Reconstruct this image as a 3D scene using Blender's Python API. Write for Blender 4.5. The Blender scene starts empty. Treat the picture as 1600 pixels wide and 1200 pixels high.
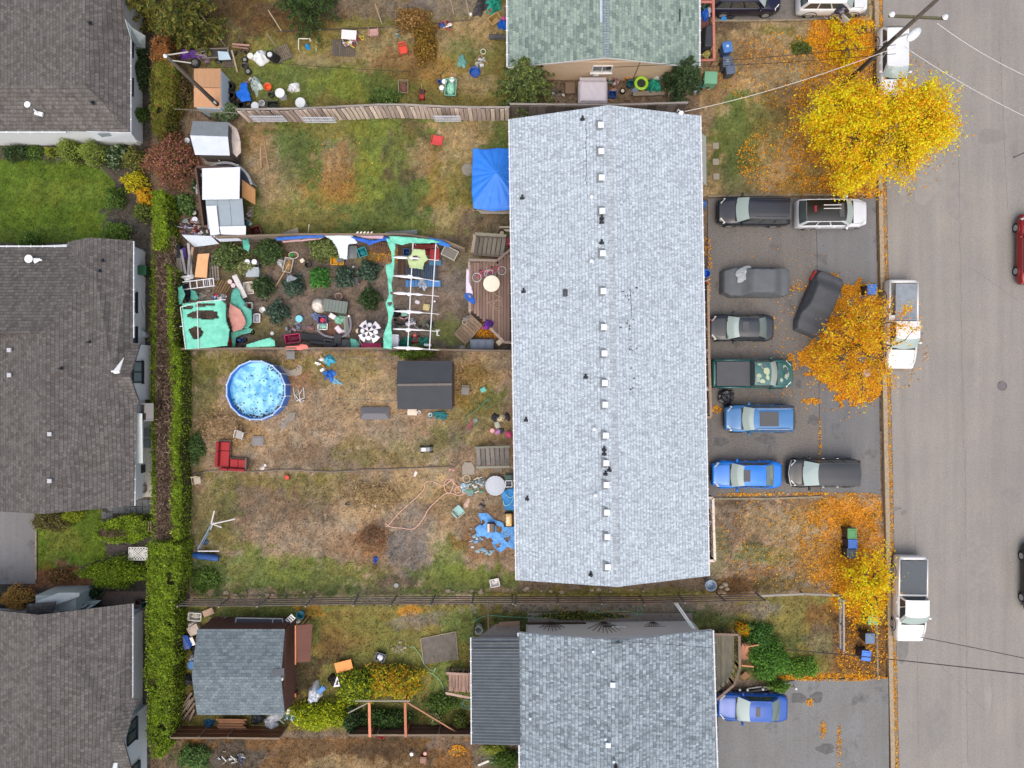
import bpy,math,random
import numpy as np
from math import pi,sin,cos,radians,hypot,atan2
from mathutils import Vector,Matrix
random.seed(7); rng = np.random.default_rng(7)
SC = bpy.context.scene
COL = SC.collection
# ---------------------------------------------------------------- camera
CAM_H = 48.0
FPX = 1109.0                       # focal length in pixels of a 1600 px wide frame
cam_d = bpy.data.cameras.new('camera'); cam_d.sensor_width = 36; cam_d.lens = 36*FPX/1600
cam_d.clip_end = 2000; cam_d.clip_start = 0.5
cam = bpy.data.objects.new('camera',cam_d); COL.objects.link(cam)
cam.location = (0,0,CAM_H); cam.rotation_euler = (0,0,0)
SC.camera = cam
# ---------------------------------------------------------------- sky and sun (bright overcast)
SUN_EL,SUN_AZ = radians(66),radians(184)      # azimuth clockwise from +Y
world = bpy.data.worlds.new('World'); SC.world = world; world.use_nodes = True
wn = world.node_tree; bg = wn.nodes['Background']
sky = wn.nodes.new('ShaderNodeTexSky'); sky.sky_type = 'NISHITA'; sky.sun_disc = False
sky.sun_elevation = SUN_EL; sky.sun_rotation = SUN_AZ
sky.air_density = 1.0; sky.dust_density = 6.0; sky.ozone_density = 0.6
wn.links.new(sky.outputs[0],bg.inputs[0]); bg.inputs[1].default_value = 0.15
sun_d = bpy.data.lights.new('sun','SUN'); sun_d.energy = 1.15; sun_d.angle = radians(105); sun_d.color = (0.97,0.98,0.93)
sun = bpy.data.objects.new('sun',sun_d); COL.objects.link(sun)
sdir = Vector((sin(SUN_AZ)*cos(SUN_EL),cos(SUN_AZ)*cos(SUN_EL),sin(SUN_EL)))
sun.rotation_euler = sdir.to_track_quat('Z','Y').to_euler()
SC.view_settings.view_transform = 'Standard'; SC.view_settings.look = 'None'
SC.view_settings.gamma = 1.0; SC.view_settings.use_curve_mapping = False
SC.view_settings.exposure = 0.38
try:
 SC.cycles.use_denoising = True; SC.cycles.max_bounces = 5
 SC.cycles.diffuse_bounces = 3; SC.cycles.glossy_bounces = 2; SC.cycles.transparent_max_bounces = 6
except Exception: pass
K = 1.62                            # how much brighter than its base colour a surface facing up is pictured
# ---------------------------------------------------------------- helpers
def W(px,py,z=0.0):
 """the point at height z on the ground plan, from map coordinates (1 unit = 1/1109 of the flying height)"""
 s = (CAM_H -z)/FPX
 return Vector(((px -800)*s,(600 -py)*s,z))
def S(n,z=0.0): return n*(CAM_H -z)/FPX
def lin(h):
 h = h.lstrip('#')
 o = []
 for i in (0,2,4):
  c = int(h[i:i+2],16)/255
  c = c/12.92 if c <= .04045 else ((c +.055)/1.055) ** 2.4
  o.append(min(c/K*(1 +.7*max(0,c -.5)),.82))
 return tuple(o)
_m = {}
def M(h,rough=.75,var=.12,scale=6.,metal=0.,bump=0.,spec=.35,name=None,alpha=None,coat=0.):
 key = (h,rough,var,scale,metal,bump,spec,coat)
 if key in _m: return _m[key]
 m = bpy.data.materials.new(name or 'surface_' +str(h).strip('#')); m.use_nodes = True
 nt = m.node_tree; b = nt.nodes['Principled BSDF']
 c = lin(h) if isinstance(h,str) else h
 b.inputs['Roughness'].default_value = rough; b.inputs['Metallic'].default_value = metal
 b.inputs['Specular IOR Level'].default_value = spec
 if coat: b.inputs['Coat Weight'].default_value = coat; b.inputs['Coat Roughness'].default_value = .08
 if var > 0 or bump > 0:
  tc = nt.nodes.new('ShaderNodeTexCoord'); n = nt.nodes.new('ShaderNodeTexNoise')
  n.inputs['Scale'].default_value = scale; n.inputs['Detail'].default_value = 6; n.inputs['Roughness'].default_value = .65
  nt.links.new(tc.outputs['Object'],n.inputs['Vector'])
  r = nt.nodes.new('ShaderNodeValToRGB'); r.color_ramp.elements[0].position = .3; r.color_ramp.elements[1].position = .7
  r.color_ramp.elements[0].color = tuple(x*(1 -var) for x in c) +(1,)
  r.color_ramp.elements[1].color = tuple(min(.85,x*(1 +var)) for x in c) +(1,)
  nt.links.new(n.outputs['Fac'],r.inputs['Fac']); nt.links.new(r.outputs[0],b.inputs['Base Color'])
  if bump:
   bp = nt.nodes.new('ShaderNodeBump'); bp.inputs['Strength'].default_value = bump; bp.inputs['Distance'].default_value = .03
   nt.links.new(n.outputs['Fac'],bp.inputs['Height']); nt.links.new(bp.outputs[0],b.inputs['Normal'])
 else: b.inputs['Base Color'].default_value = c +(1,)
 _m[key] = m
 return m
def wood(h,along='Y',var=.25):
 key = ('wood',h,along,var)
 if key in _m: return _m[key]
 m = bpy.data.materials.new('weathered_wood'); m.use_nodes = True
 nt = m.node_tree; b = nt.nodes['Principled BSDF']; c = lin(h)
 tc = nt.nodes.new('ShaderNodeTexCoord'); mp = nt.nodes.new('ShaderNodeMapping'); n = nt.nodes.new('ShaderNodeTexNoise')
 sc = {'X': (1.5,22,22),'Y': (22,1.5,22),'Z': (22,22,1.5)}[along]
 mp.inputs['Scale'].default_value = sc; n.inputs['Scale'].default_value = 1.0; n.inputs['Detail'].default_value = 5
 oi = nt.nodes.new('ShaderNodeObjectInfo'); hs = nt.nodes.new('ShaderNodeHueSaturation')
 mr = nt.nodes.new('ShaderNodeMapRange'); mr.inputs['To Min'].default_value = .8; mr.inputs['To Max'].default_value = 1.2
 r = nt.nodes.new('ShaderNodeValToRGB'); r.color_ramp.elements[0].position = .3; r.color_ramp.elements[1].position = .7
 r.color_ramp.elements[0].color = tuple(x*(1 -var) for x in c) +(1,); r.color_ramp.elements[1].color = tuple(x*(1 +var) for x in c) +(1,)
 L = nt.links.new
 L(tc.outputs['Object'],mp.inputs['Vector']); L(mp.outputs[0],n.inputs['Vector']); L(n.outputs['Fac'],r.inputs['Fac'])
 L(oi.outputs['Random'],mr.inputs['Value']); L(mr.outputs[0],hs.inputs['Value']); L(r.outputs[0],hs.inputs['Color']); L(hs.outputs[0],b.inputs['Base Color'])
 b.inputs['Roughness'].default_value = .85
 _m[key] = m
 return m
def glass(h='#8fa3a3',rough=.06):
 key = ('glass',h)
 if key in _m: return _m[key]
 m = bpy.data.materials.new('window_glass'); m.use_nodes = True; b = m.node_tree.nodes['Principled BSDF']
 b.inputs['Base Color'].default_value = lin(h) +(1,); b.inputs['Roughness'].default_value = rough
 b.inputs['Specular IOR Level'].default_value = .9; b.inputs['Coat Weight'].default_value = .6; b.inputs['Coat Roughness'].default_value = .03
 _m[key] = m
 return m
def paint(h,rough=.32,metal=0.12):
 c = lin(h); c = tuple(max(.006,x -.035) for x in c); return M(c,rough=rough,var=.04,scale=3.,metal=metal,spec=.45,coat=.4,name='car_paint')
def attr_mat(name,rough=.9,fine=0.,trans=0.,spec=.15):
 if name in _m: return _m[name]
 m = bpy.data.materials.new(name); m.use_nodes = True; nt = m.node_tree; b = nt.nodes['Principled BSDF']
 a = nt.nodes.new('ShaderNodeAttribute'); a.attribute_name = 'Col'
 b.inputs['Roughness'].default_value = rough; b.inputs['Specular IOR Level'].default_value = spec
 nt.links.new(a.outputs['Color'],b.inputs['Base Color'])
 if trans:
  out = nt.nodes['Material Output']; mx = nt.nodes.new('ShaderNodeMixShader'); tr = nt.nodes.new('ShaderNodeBsdfTranslucent')
  mx.inputs[0].default_value = trans; nt.links.new(a.outputs['Color'],tr.inputs[0])
  nt.links.new(b.outputs[0],mx.inputs[1]); nt.links.new(tr.outputs[0],mx.inputs[2]); nt.links.new(mx.outputs[0],out.inputs['Surface'])
 _m[name] = m
 return m
class G:
 """collects geometry for one mesh"""
 def __init__(s): s.v = []; s.f = []
 def add(s,vs,fs,mat=None):
  k = len(s.v)
  s.v += [tuple(mat @ Vector(v)) for v in vs] if mat is not None else [tuple(v) for v in vs]
  s.f += [tuple(i +k for i in f) for f in fs]
  return s
 def box(s,c,d,rz=0.,rx=0.,ry=0.,taper=1.):
  x,y,z = d[0]/2,d[1]/2,d[2]/2; t = taper
  vs = [(-x,-y,-z),(x,-y,-z),(x,y,-z),(-x,y,-z),(-x*t,-y*t,z),(x*t,-y*t,z),(x*t,y*t,z),(-x*t,y*t,z)]
  m = Matrix.Translation(c) @ Matrix.Rotation(rz,4,'Z') @ Matrix.Rotation(ry,4,'Y') @ Matrix.Rotation(rx,4,'X')
  return s.add(vs,[(3,2,1,0),(4,5,6,7),(0,1,5,4),(1,2,6,5),(2,3,7,6),(3,0,4,7)],m)
 def beam(s,a,b,w,h,up=(0,0,1)):
  a = Vector(a); b = Vector(b); d = b -a; L = d.length
  if L < 1e-6: return s
  u = Vector(up)
  x = d.normalized(); y = u.cross(x)
  if y.length < 1e-4: y = Vector((0,1,0)).cross(x)
  y.normalize(); z = x.cross(y)
  m = Matrix(((x.x,y.x,z.x,0),(x.y,y.y,z.y,0),(x.z,y.z,z.z,0),(0,0,0,1)))
  m = Matrix.Translation((a +b)/2) @ m
  X,Y,Z = L/2,w/2,h/2
  return s.add([(-X,-Y,-Z),(X,-Y,-Z),(X,Y,-Z),(-X,Y,-Z),(-X,-Y,Z),(X,-Y,Z),(X,Y,Z),(-X,Y,Z)],
                     [(3,2,1,0),(4,5,6,7),(0,1,5,4),(1,2,6,5),(2,3,7,6),(3,0,4,7)],m)
 def prism(s,pts,z0,z1):
  n = len(pts); a = 0
  for i in range(n): a += pts[i][0]*pts[(i +1) % n][1] -pts[(i +1) % n][0]*pts[i][1]
  if a < 0: pts = list(reversed(pts))
  f0 = z0 if callable(z0) else (lambda x,y: z0); f1 = z1 if callable(z1) else (lambda x,y: z1)
  vs = [(p[0],p[1],f0(p[0],p[1])) for p in pts] +[(p[0],p[1],f1(p[0],p[1])) for p in pts]
  return s.add(vs,[tuple(range(n -1,-1,-1)),tuple(range(n,2*n))] +[(i,(i +1) % n,n +(i +1) % n,n +i) for i in range(n)])
 def lathe(s,c,prof,n=16,mat=None):
  """prof: list of (r, z)"""
  vs = []
  for r,z in prof:
   for i in range(n): a = 2*pi*i/n; vs.append((r*cos(a),r*sin(a),z))
  fs = []
  for k in range(len(prof) -1):
   for i in range(n): j = (i +1) % n; fs.append((k*n +i,k*n +j,(k +1)*n +j,(k +1)*n +i))
  if prof[0][0] > 1e-4: fs.append(tuple(reversed(range(n))))
  if prof[-1][0] > 1e-4: fs.append(tuple(range((len(prof) -1)*n,len(prof)*n)))
  m = Matrix.Translation(c) @ (mat or Matrix.Identity(4))
  return s.add(vs,fs,m)
 def cyl(s,c,r,h,n=14,r2=None): return s.lathe(c,[(r,0),(r if r2 is None else r2,h)],n)
 def tube(s,pts,r,n=6,closed=False):
  P = [Vector(p) for p in pts]; N = len(P); rs = r if isinstance(r,(list,tuple)) else [r]*N
  vs = []; prev = Vector((0,0,1))
  for i,p in enumerate(P):
   a = P[(i -1) % N] if closed or i > 0 else p; b = P[(i +1) % N] if closed or i < N -1 else p
   d = (b -a); d = d.normalized() if d.length > 1e-7 else Vector((1,0,0))
   u = prev -d*prev.dot(d)
   if u.length < 1e-3: u = Vector((1,0,0)) -d*d.x
   if u.length < 1e-3: u = Vector((0,1,0)) -d*d.y
   u.normalize(); w = d.cross(u); prev = u
   for k in range(n): t = 2*pi*k/n; vs.append(p +(u*cos(t) +w*sin(t))*rs[i])
  fs = []
  for i in range(N if closed else N -1):
   j = (i +1) % N
   for k in range(n): l = (k +1) % n; fs.append((i*n +k,i*n +l,j*n +l,j*n +k))
  if not closed: fs += [tuple(reversed(range(n))),tuple(range((N -1)*n,N*n))]
  return s.add(vs,fs)
 def ring(s,c,R,r,n=20,k=6,mat=None):
  m = Matrix.Translation(c) @ (mat or Matrix.Identity(4))
  return s.tube([m @ Vector((R*cos(2*pi*i/n),R*sin(2*pi*i/n),0)) for i in range(n)],r,k,True)
 def ball(s,c,r,n=12,m=8,sq=(1,1,1),noise=0.,seed=0):
  rd = random.Random(seed); vs = []
  for i in range(m +1):
   for j in range(n):
    t = pi*i/m; a = 2*pi*j/n; q = 1 +(rd.uniform(-noise,noise) if 0 < i < m else 0)
    vs.append((c[0] +r*sq[0]*sin(t)*cos(a)*q,c[1] +r*sq[1]*sin(t)*sin(a)*q,c[2] +r*sq[2]*cos(t)*q))
  return s.add(vs,[(i*n +j,(i +1)*n +j,(i +1)*n +(j +1) % n,i*n +(j +1) % n) for i in range(m) for j in range(n)])
 def quad(s,*p): return s.add(p,[tuple(range(len(p)))])
 def slab(s,P,t=.03):
  """a plate from any planar polygon of 3D points, thickness t downwards along its normal"""
  P = [Vector(p) for p in P]; nrm = Vector((0,0,0))
  for i in range(len(P)):
   nrm += P[i].cross(P[(i +1) % len(P)])
  nrm.normalize()
  if nrm.z < 0: P.reverse(); nrm = -nrm
  n = len(P); Q = [p -nrm*t for p in P]
  return s.add(P +Q,[tuple(range(n)),tuple(range(2*n -1,n -1,-1))] +[(i,n +i,n +(i +1) % n,(i +1) % n) for i in range(n)])
 def obj(s,name,mat,parent=None,smooth=False,bevel=0.,loc=None):
  me = bpy.data.meshes.new(name); me.from_pydata(s.v,[],s.f); me.materials.append(mat)
  if smooth: me.polygons.foreach_set('use_smooth',[True]*len(me.polygons))
  me.update()
  o = bpy.data.objects.new(name,me); COL.objects.link(o)
  if parent is not None: o.parent = parent
  if loc is not None: o.location = loc
  if bevel:
   md = o.modifiers.new('bevel','BEVEL'); md.width = bevel; md.segments = 2; md.limit_method = 'ANGLE'
  return o
def tag(o,label=None,cat=None,group=None,kind=None):
 if label: o['label'] = label
 if cat: o['category'] = cat
 if group: o['group'] = group
 if kind: o['kind'] = kind
 return o
def thing(name,label,cat,loc=(0,0,0),rz=0.,group=None):
 o = bpy.data.objects.new(name,None); COL.objects.link(o); o.empty_display_size = .2
 o.location = loc; o.rotation_euler = (0,0,rz)
 return tag(o,label,cat,group)
def one(g,name,mat,label,cat,group=None,loc=(0,0,0),rz=0,**k):
 o = g.obj(name,mat,**k); o.location = loc; o.rotation_euler = (0,0,rz)
 return tag(o,label,cat,group)
def copy_tree(o,parent=None):
 c = o.copy(); COL.objects.link(c)
 if parent is not None: c.parent = parent
 for ch in list(o.children): copy_tree(ch,c)
 return c
def smooth_line(pts,n=6):
 P = [Vector(p) for p in pts]; out = []
 for i in range(len(P) -1):
  a = P[max(i -1,0)]; b = P[i]; c = P[i +1]; d = P[min(i +2,len(P) -1)]
  for k in range(n):
   t = k/n
   out.append(.5*((2*b) +(c -a)*t +(2*a -5*b +4*c -d)*t*t +(3*b -a -3*c +d)*t ** 3))
 return out +[P[-1]]
def mesh_np(name,V,Fc,cols,mat,parent=None,smooth=False):
 """V (n,3), Fc (m,k) faces, cols (m,3) one colour per face or (n,3) per vertex"""
 me = bpy.data.meshes.new(name); n,m,k = len(V),len(Fc),Fc.shape[1]
 me.vertices.add(n); me.vertices.foreach_set('co',np.ascontiguousarray(V,dtype=np.float32).ravel())
 me.loops.add(m*k); me.loops.foreach_set('vertex_index',np.ascontiguousarray(Fc,dtype=np.int32).ravel())
 me.polygons.add(m); me.polygons.foreach_set('loop_start',np.arange(0,m*k,k,dtype=np.int32))
 me.polygons.foreach_set('loop_total',np.full(m,k,dtype=np.int32))
 if smooth: me.polygons.foreach_set('use_smooth',np.ones(m,dtype=bool))
 me.update(calc_edges=True)
 if cols is not None:
  if len(cols) == n and n != m:
   a = me.color_attributes.new('Col','FLOAT_COLOR','POINT'); c = np.ones((n,4),np.float32); c[:,:3] = cols
  else:
   a = me.color_attributes.new('Col','FLOAT_COLOR','CORNER'); c = np.ones((m*k,4),np.float32); c[:,:3] = np.repeat(cols,k,axis=0)
  a.data.foreach_set('color',c.ravel())
 me.materials.append(mat)
 o = bpy.data.objects.new(name,me); COL.objects.link(o)
 if parent is not None: o.parent = parent
 return o
# value noise in numpy
_ng = {}
def vnoise(x,y,seed=0):
 if seed not in _ng: _ng[seed] = np.random.default_rng(seed +100).random((256,256)).astype(np.float32)
 g = _ng[seed]; xi = np.floor(x).astype(int); yi = np.floor(y).astype(int); u = x -xi; v = y -yi
 u = u*u*(3 -2*u); v = v*v*(3 -2*v)
 a = g[xi & 255,yi & 255]; b = g[(xi +1) & 255,yi & 255]; c = g[xi & 255,(yi +1) & 255]; d = g[(xi +1) & 255,(yi +1) & 255]
 return a*(1 -u)*(1 -v) +b*u*(1 -v) +c*(1 -u)*v +d*u*v
def fbm(x,y,seed=0,o=4):
 s = 0; a = .5; t = 0
 for i in range(o): s = s +a*vnoise(x,y,seed +i); t += a; a *= .55; x = x*2.03 +11.3; y = y*2.03 +7.7
 return s/t
def in_poly(x,y,poly):
 r = np.zeros(x.shape,bool); n = len(poly)
 for i in range(n):
  x1,y1 = poly[i]; x2,y2 = poly[(i +1) % n]
  if y1 == y2: continue
  c = ((y1 > y) != (y2 > y)) & (x < (x2 -x1)*(y -y1)/(y2 -y1) +x1)
  r ^= c
 return r
# ================================================================ GROUND
GC = {k: np.array(lin(v)) for k,v in dict(g='#748043',dg='#56643a',lime='#85903f',lawn='#637a2a',straw='#b29b74',thatch='#a9937a',
      dirt='#84725f',soil='#84766a',orange='#ab8449',leaf='#dd9c2c',brown='#86643f',grey='#8c8279',wood='#63492f',dark='#4c4238',
      ol='#8a8048',rust='#a3683a',yel='#f0b429',mul='#5d5850',bark='#6b5a48',tan='#b59c78').items()}
# yards (polygons) painted first, then patches ('e' = ellipse) on top, in order
YARDS = [
 ('dirt',[(-900,-900),(2500,-900),(2500,2100),(-900,2100)]),
 ('mul',[(-400,-100),(236,-100),(236,1300),(-400,1300)]),
 ('lawn',[(-400,251),(60,248),(120,252),(160,266),(180,285),(172,335),(160,350),(160,378),(-400,384)]),
 ('lawn',[(56,800),(160,795),(160,840),(170,870),(125,885),(110,892),(60,890)]),
 ('ol',[(255,-100),(800,-100),(800,165),(255,170)]),
 ('g',[(380,188),(800,184),(800,368),(380,372)]),
 ('soil',[(285,372),(800,372),(800,548),(285,548)]),
 ('thatch',[(296,548),(804,548),(804,740),(296,740)]),
 ('thatch',[(296,740),(806,740),(806,940),(296,940)]),
 ('ol',[(285,945),(740,945),(740,1142),(285,1142)]),
 ('brown',[(285,1152),(740,1152),(740,1400),(285,1400)]),
 ('ol',[(740,925),(1312,925),(1312,1062),(740,1062)]),
 ('straw',[(1092,-100),(1368,-100),(1368,307),(1092,307)]),
 ('thatch',[(1104,772),(1376,772),(1378,930),(1104,930)]),
 ('brown',[(1302,925),(1388,925),(1390,1062),(1302,1062)]),
]
PATCH = [  # x, y, rx, ry, colour, opacity
 (330,30,90,60,'dark',.7),(560,10,150,25,'dirt',.9),(700,12,80,24,'grey',.7),(450,40,90,26,'wood',.7),(400,15,70,22,'wood',.6),(515,62,80,22,'ol',.6),(480,125,110,34,'g',.9),(560,130,80,28,'lime',.8),(600,125,40,24,'dg',.6),
 (600,75,70,34,'straw',.6),(640,95,60,30,'brown',.7),(700,60,60,30,'straw',.7),(730,80,36,22,'g',.6),(700,115,50,26,'orange',.4),(500,95,60,12,'tan',.5),(740,130,36,20,'straw',.6),(330,120,60,30,'g',.5),(420,105,40,40,'g',.8),(300,105,24,50,'bark',.8),(330,165,60,18,'bark',.7),(760,40,30,30,'straw',.7),(430,90,30,16,'lime',.6),
 (410,240,36,66,'thatch',.85),(400,215,36,28,'orange',.45),(430,290,44,60,'straw',.6),(485,215,60,34,'g',.9),(470,235,44,44,'dg',.5),(525,200,60,20,'ol',.7),(530,255,36,40,'thatch',.6),(545,290,44,36,'orange',.4),(520,300,44,26,'orange',.45),(535,265,40,40,'rust',.3),(590,270,36,60,'lime',.8),(620,290,30,24,'dg',.4),(620,210,60,26,'g',.8),(585,200,50,14,'lime',.6),
 (642,240,44,44,'bark',1),(642,238,35,35,'ol',.8),(630,238,28,30,'g',.85),(660,250,24,30,'tan',.6),(685,270,20,56,'orange',.5),(715,240,36,56,'straw',.75),(730,205,60,22,'straw',.7),(790,215,12,40,'g',.6),(715,300,26,56,'ol',.8),(560,342,90,24,'dg',.6),(600,335,70,24,'g',.8),(640,325,50,22,'dg',.7),(480,340,60,30,'ol',.8),(700,345,44,26,'straw',.6),(760,350,44,22,'dirt',.9),(680,310,24,20,'orange',.4),
 (330,395,50,20,'bark',.6),(445,400,90,24,'bark',.5),(600,395,30,14,'orange',.7),(565,400,30,14,'ol',.6),(710,520,40,26,'g',.75),(730,400,26,34,'ol',.6),(745,375,40,14,'dirt',.7),(720,430,30,40,'grey',.35),(370,420,40,30,'ol',.5),(420,510,40,26,'ol',.6),(760,515,30,14,'rust',.8),(360,460,16,60,'bark',.6),(440,480,50,30,'soil',.6),
 (330,575,40,28,'ol',.8),(460,585,60,30,'rust',.4),(560,590,60,44,'straw',.8),(530,575,60,30,'ol',.5),(420,575,90,20,'g',.3),(350,660,50,40,'tan',.7),(320,620,28,60,'ol',.5),(400,680,60,24,'orange',.4),(480,670,70,40,'thatch',.6),(500,715,90,26,'bark',.5),(620,700,90,30,'ol',.6),(560,640,70,30,'tan',.5),(620,675,60,22,'thatch',.7),(740,590,54,34,'straw',.7),(755,625,30,24,'g',.8),(740,660,60,40,'ol',.7),(730,615,30,20,'orange',.4),(770,700,40,40,'straw',.5),(648,545,34,12,'lime',.9),(715,700,16,40,'dirt',.6),(305,700,16,34,'dg',.5),
 (430,785,130,50,'bark',.6),(400,830,90,30,'dirt',.6),(500,760,60,26,'ol',.5),(580,790,60,40,'tan',.75),(650,760,60,26,'straw',.8),(700,790,40,26,'orange',.4),(330,800,40,60,'ol',.7),(320,780,26,50,'tan',.4),(450,840,90,30,'thatch',.7),(585,840,34,28,'rust',.45),(575,860,60,26,'brown',.4),(640,865,38,52,'grey',.95),(640,810,50,26,'grey',.5),(690,850,24,34,'straw',.6),(705,875,26,40,'g',.8),(760,820,50,40,'brown',.3),(755,850,44,26,'rust',.35),
 (322,600,22,56,'dg',.5),(380,568,70,14,'ol',.7),(335,800,40,60,'dg',.4),(410,748,120,14,'ol',.6),(690,690,40,16,'dg',.35),(380,890,110,34,'g',.85),(490,905,110,26,'g',.9),(560,925,200,14,'dg',.55),(320,900,34,44,'dg',.7),(440,880,60,20,'lime',.3),(720,905,90,26,'g',.9),(740,895,60,16,'lime',.4),(340,850,40,22,'ol',.6),(620,908,40,9,'bark',.6),(560,890,60,12,'ol',.5),
 (420,960,150,16,'g',.8),(490,957,24,16,'leaf',.5),(600,957,80,12,'ol',.8),(640,953,26,8,'leaf',.5),(510,1000,40,30,'orange',.4),(520,990,60,34,'brown',.45),(570,980,60,18,'g',.4),(690,965,60,10,'grey',.55),(645,975,50,9,'grey',.5),(620,1020,60,26,'g',.4),(475,1045,26,50,'dark',.8),(520,1020,24,20,'dark',.45),(725,980,34,34,'g',.9),(700,1070,40,50,'g',.9),(600,1100,60,40,'dg',.6),(740,985,30,30,'dg',.4),(330,1100,60,20,'bark',.6),(490,985,12,40,'g',.7),
 (500,1180,210,40,'bark',.4),(600,1170,60,18,'dark',.4),(540,1195,80,14,'straw',.6),(715,1172,14,9,'orange',.9),(700,1160,40,12,'grey',.5),(770,1172,20,12,'lime',.7),(785,1190,20,16,'dg',.8),(350,1185,60,30,'mul',.8),(300,1190,30,30,'dg',.7),
 (1000,949,250,14,'grey',.85),(860,965,110,10,'dg',.8),(950,964,60,7,'leaf',.5),(1000,965,60,8,'g',.6),(1110,965,60,18,'dg',.85),(1150,950,40,12,'dirt',.6),(960,925,200,7,'ol',.9),(1150,915,40,14,'wood',.7),(1230,950,60,16,'ol',.8),(1190,955,26,14,'grey',.6),(1280,965,26,26,'brown',.8),(1180,1030,30,34,'dg',.8),(1240,1040,50,20,'lime',.8),(1210,1000,50,22,'dg',.7),(1220,975,30,16,'ol',.7),(1290,1005,30,26,'grey',.35),(1320,1035,40,22,'brown',.5),(1300,1055,80,8,'orange',.9),(1340,990,30,40,'brown',.5),(1345,935,44,26,'leaf',.8),
 (1130,40,40,10,'bark',.8),(1190,70,60,26,'brown',.45),(1240,60,60,26,'straw',.7),(1215,47,40,8,'ol',.8),(1252,72,24,12,'g',.85),(1320,60,50,44,'leaf',.85),(1330,45,34,34,'yel',.55),(1300,95,60,20,'orange',.55),(1200,120,90,30,'straw',.6),(1190,95,60,18,'brown',.45),(1120,140,34,26,'brown',.5),(1150,215,44,60,'g',.95),(1150,265,48,44,'dg',.55),(1180,170,44,26,'g',.6),(1210,200,26,60,'ol',.8),(1240,265,50,50,'straw',.75),(1260,280,40,26,'ol',.8),(1230,155,40,26,'brown',.5),(1280,200,60,90,'orange',.45),(1290,290,90,20,'orange',.6),(1340,200,50,110,'leaf',.5),(1100,185,14,24,'dirt',.6),(1190,240,24,34,'ol',.4),
 (1150,820,44,40,'dirt',.85),(1200,815,50,26,'straw',.55),(1120,865,24,44,'g',.35),(1190,865,44,16,'g',.6),(1220,870,26,16,'ol',.7),(1180,845,14,8,'dark',.4),(1250,830,50,44,'straw',.6),(1180,905,60,20,'brown',.6),(1225,910,44,16,'dg',.4),(1300,800,80,30,'orange',.7),(1330,860,60,70,'leaf',.55),(1280,880,50,40,'orange',.75),(1345,900,44,34,'yel',.5),(1330,800,50,24,'leaf',.5),(1362,803,10,6,'dg',.4),(1170,785,70,8,'bark',.5),(1145,912,30,14,'wood',.6),
 (200,330,34,50,'mul',.9),(80,240,90,12,'dg',.6),(60,235,60,10,'mul',.6),(190,250,26,14,'dark',.6),(100,300,80,18,'lime',.25),(40,370,90,14,'dg',.3),(95,840,30,34,'ol',.3),(100,890,22,14,'bark',.9),(85,905,60,22,'rust',.5),
]
_xs = {}
def gcol(px,py,fine=True):
 x = px/23.1; y = py/23.1
 wx = (fbm(x*.9,y*.9,20) -.5)*16; wy = (fbm(x*.9,y*.9,30) -.5)*16
 c = np.empty(px.shape +(3,),np.float32); c[:] = GC['dirt']
 for k,poly in YARDS:
  m = in_poly(px +wx*.35,py +wy*.35,poly); c[m] = GC[k]
 nn = fbm(x*1.9,y*1.9,40,5)
 for cx,cy,rx,ry,k,op in PATCH:
  m = (abs(px -cx) < rx*1.7) & (abs(py -cy) < ry*1.7)
  if not m.any(): continue
  d = np.sqrt(((px[m] +wx[m] -cx)/rx) ** 2 +((py[m] +wy[m] -cy)/ry) ** 2) +(nn[m] -.5)*1.5
  a = np.clip((1.2 -d)/.5,0,1); a = (a*a*(3 -2*a)*op)[...,None]
  c[m] = c[m]*(1 -a) +GC[k]*a
 big = fbm(x*.5,y*.5,60); mid = fbm(x*3.1,y*3.1,70)
 c *= (1 +(big -.5)*.5)[...,None]
 c *= (1 +(mid -.5)*.9)[...,None]
 gm = np.clip((fbm(x*1.3,y*1.3,80) -.5)*3,-.5,.5)[...,None]     # wet / dry tint
 c *= 1 +gm*np.array([.13,.02,-.08])
 if fine: c *= (1 +(vnoise(x*9,y*9,90) -.5)*.45)[...,None]
 return c
LOT = [(1106,310),(1368,308),(1376,772),(1106,776)]
DRV_N = [(1096,-400),(1356,-400),(1357,24),(1300,30),(1096,34)]
DRV_S = [(1122,1088),(1210,1072),(1245,1062),(1388,1060),(1392,1600),(1122,1600)]
DRV_W = [(-400,797),(54,797),(56,912),(-400,918)]
ROAD_L = lambda y: 1366 +(y*26/1200 if y < 1200 else 26)
PAVED = [LOT,DRV_N,DRV_S,DRV_W]
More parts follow.
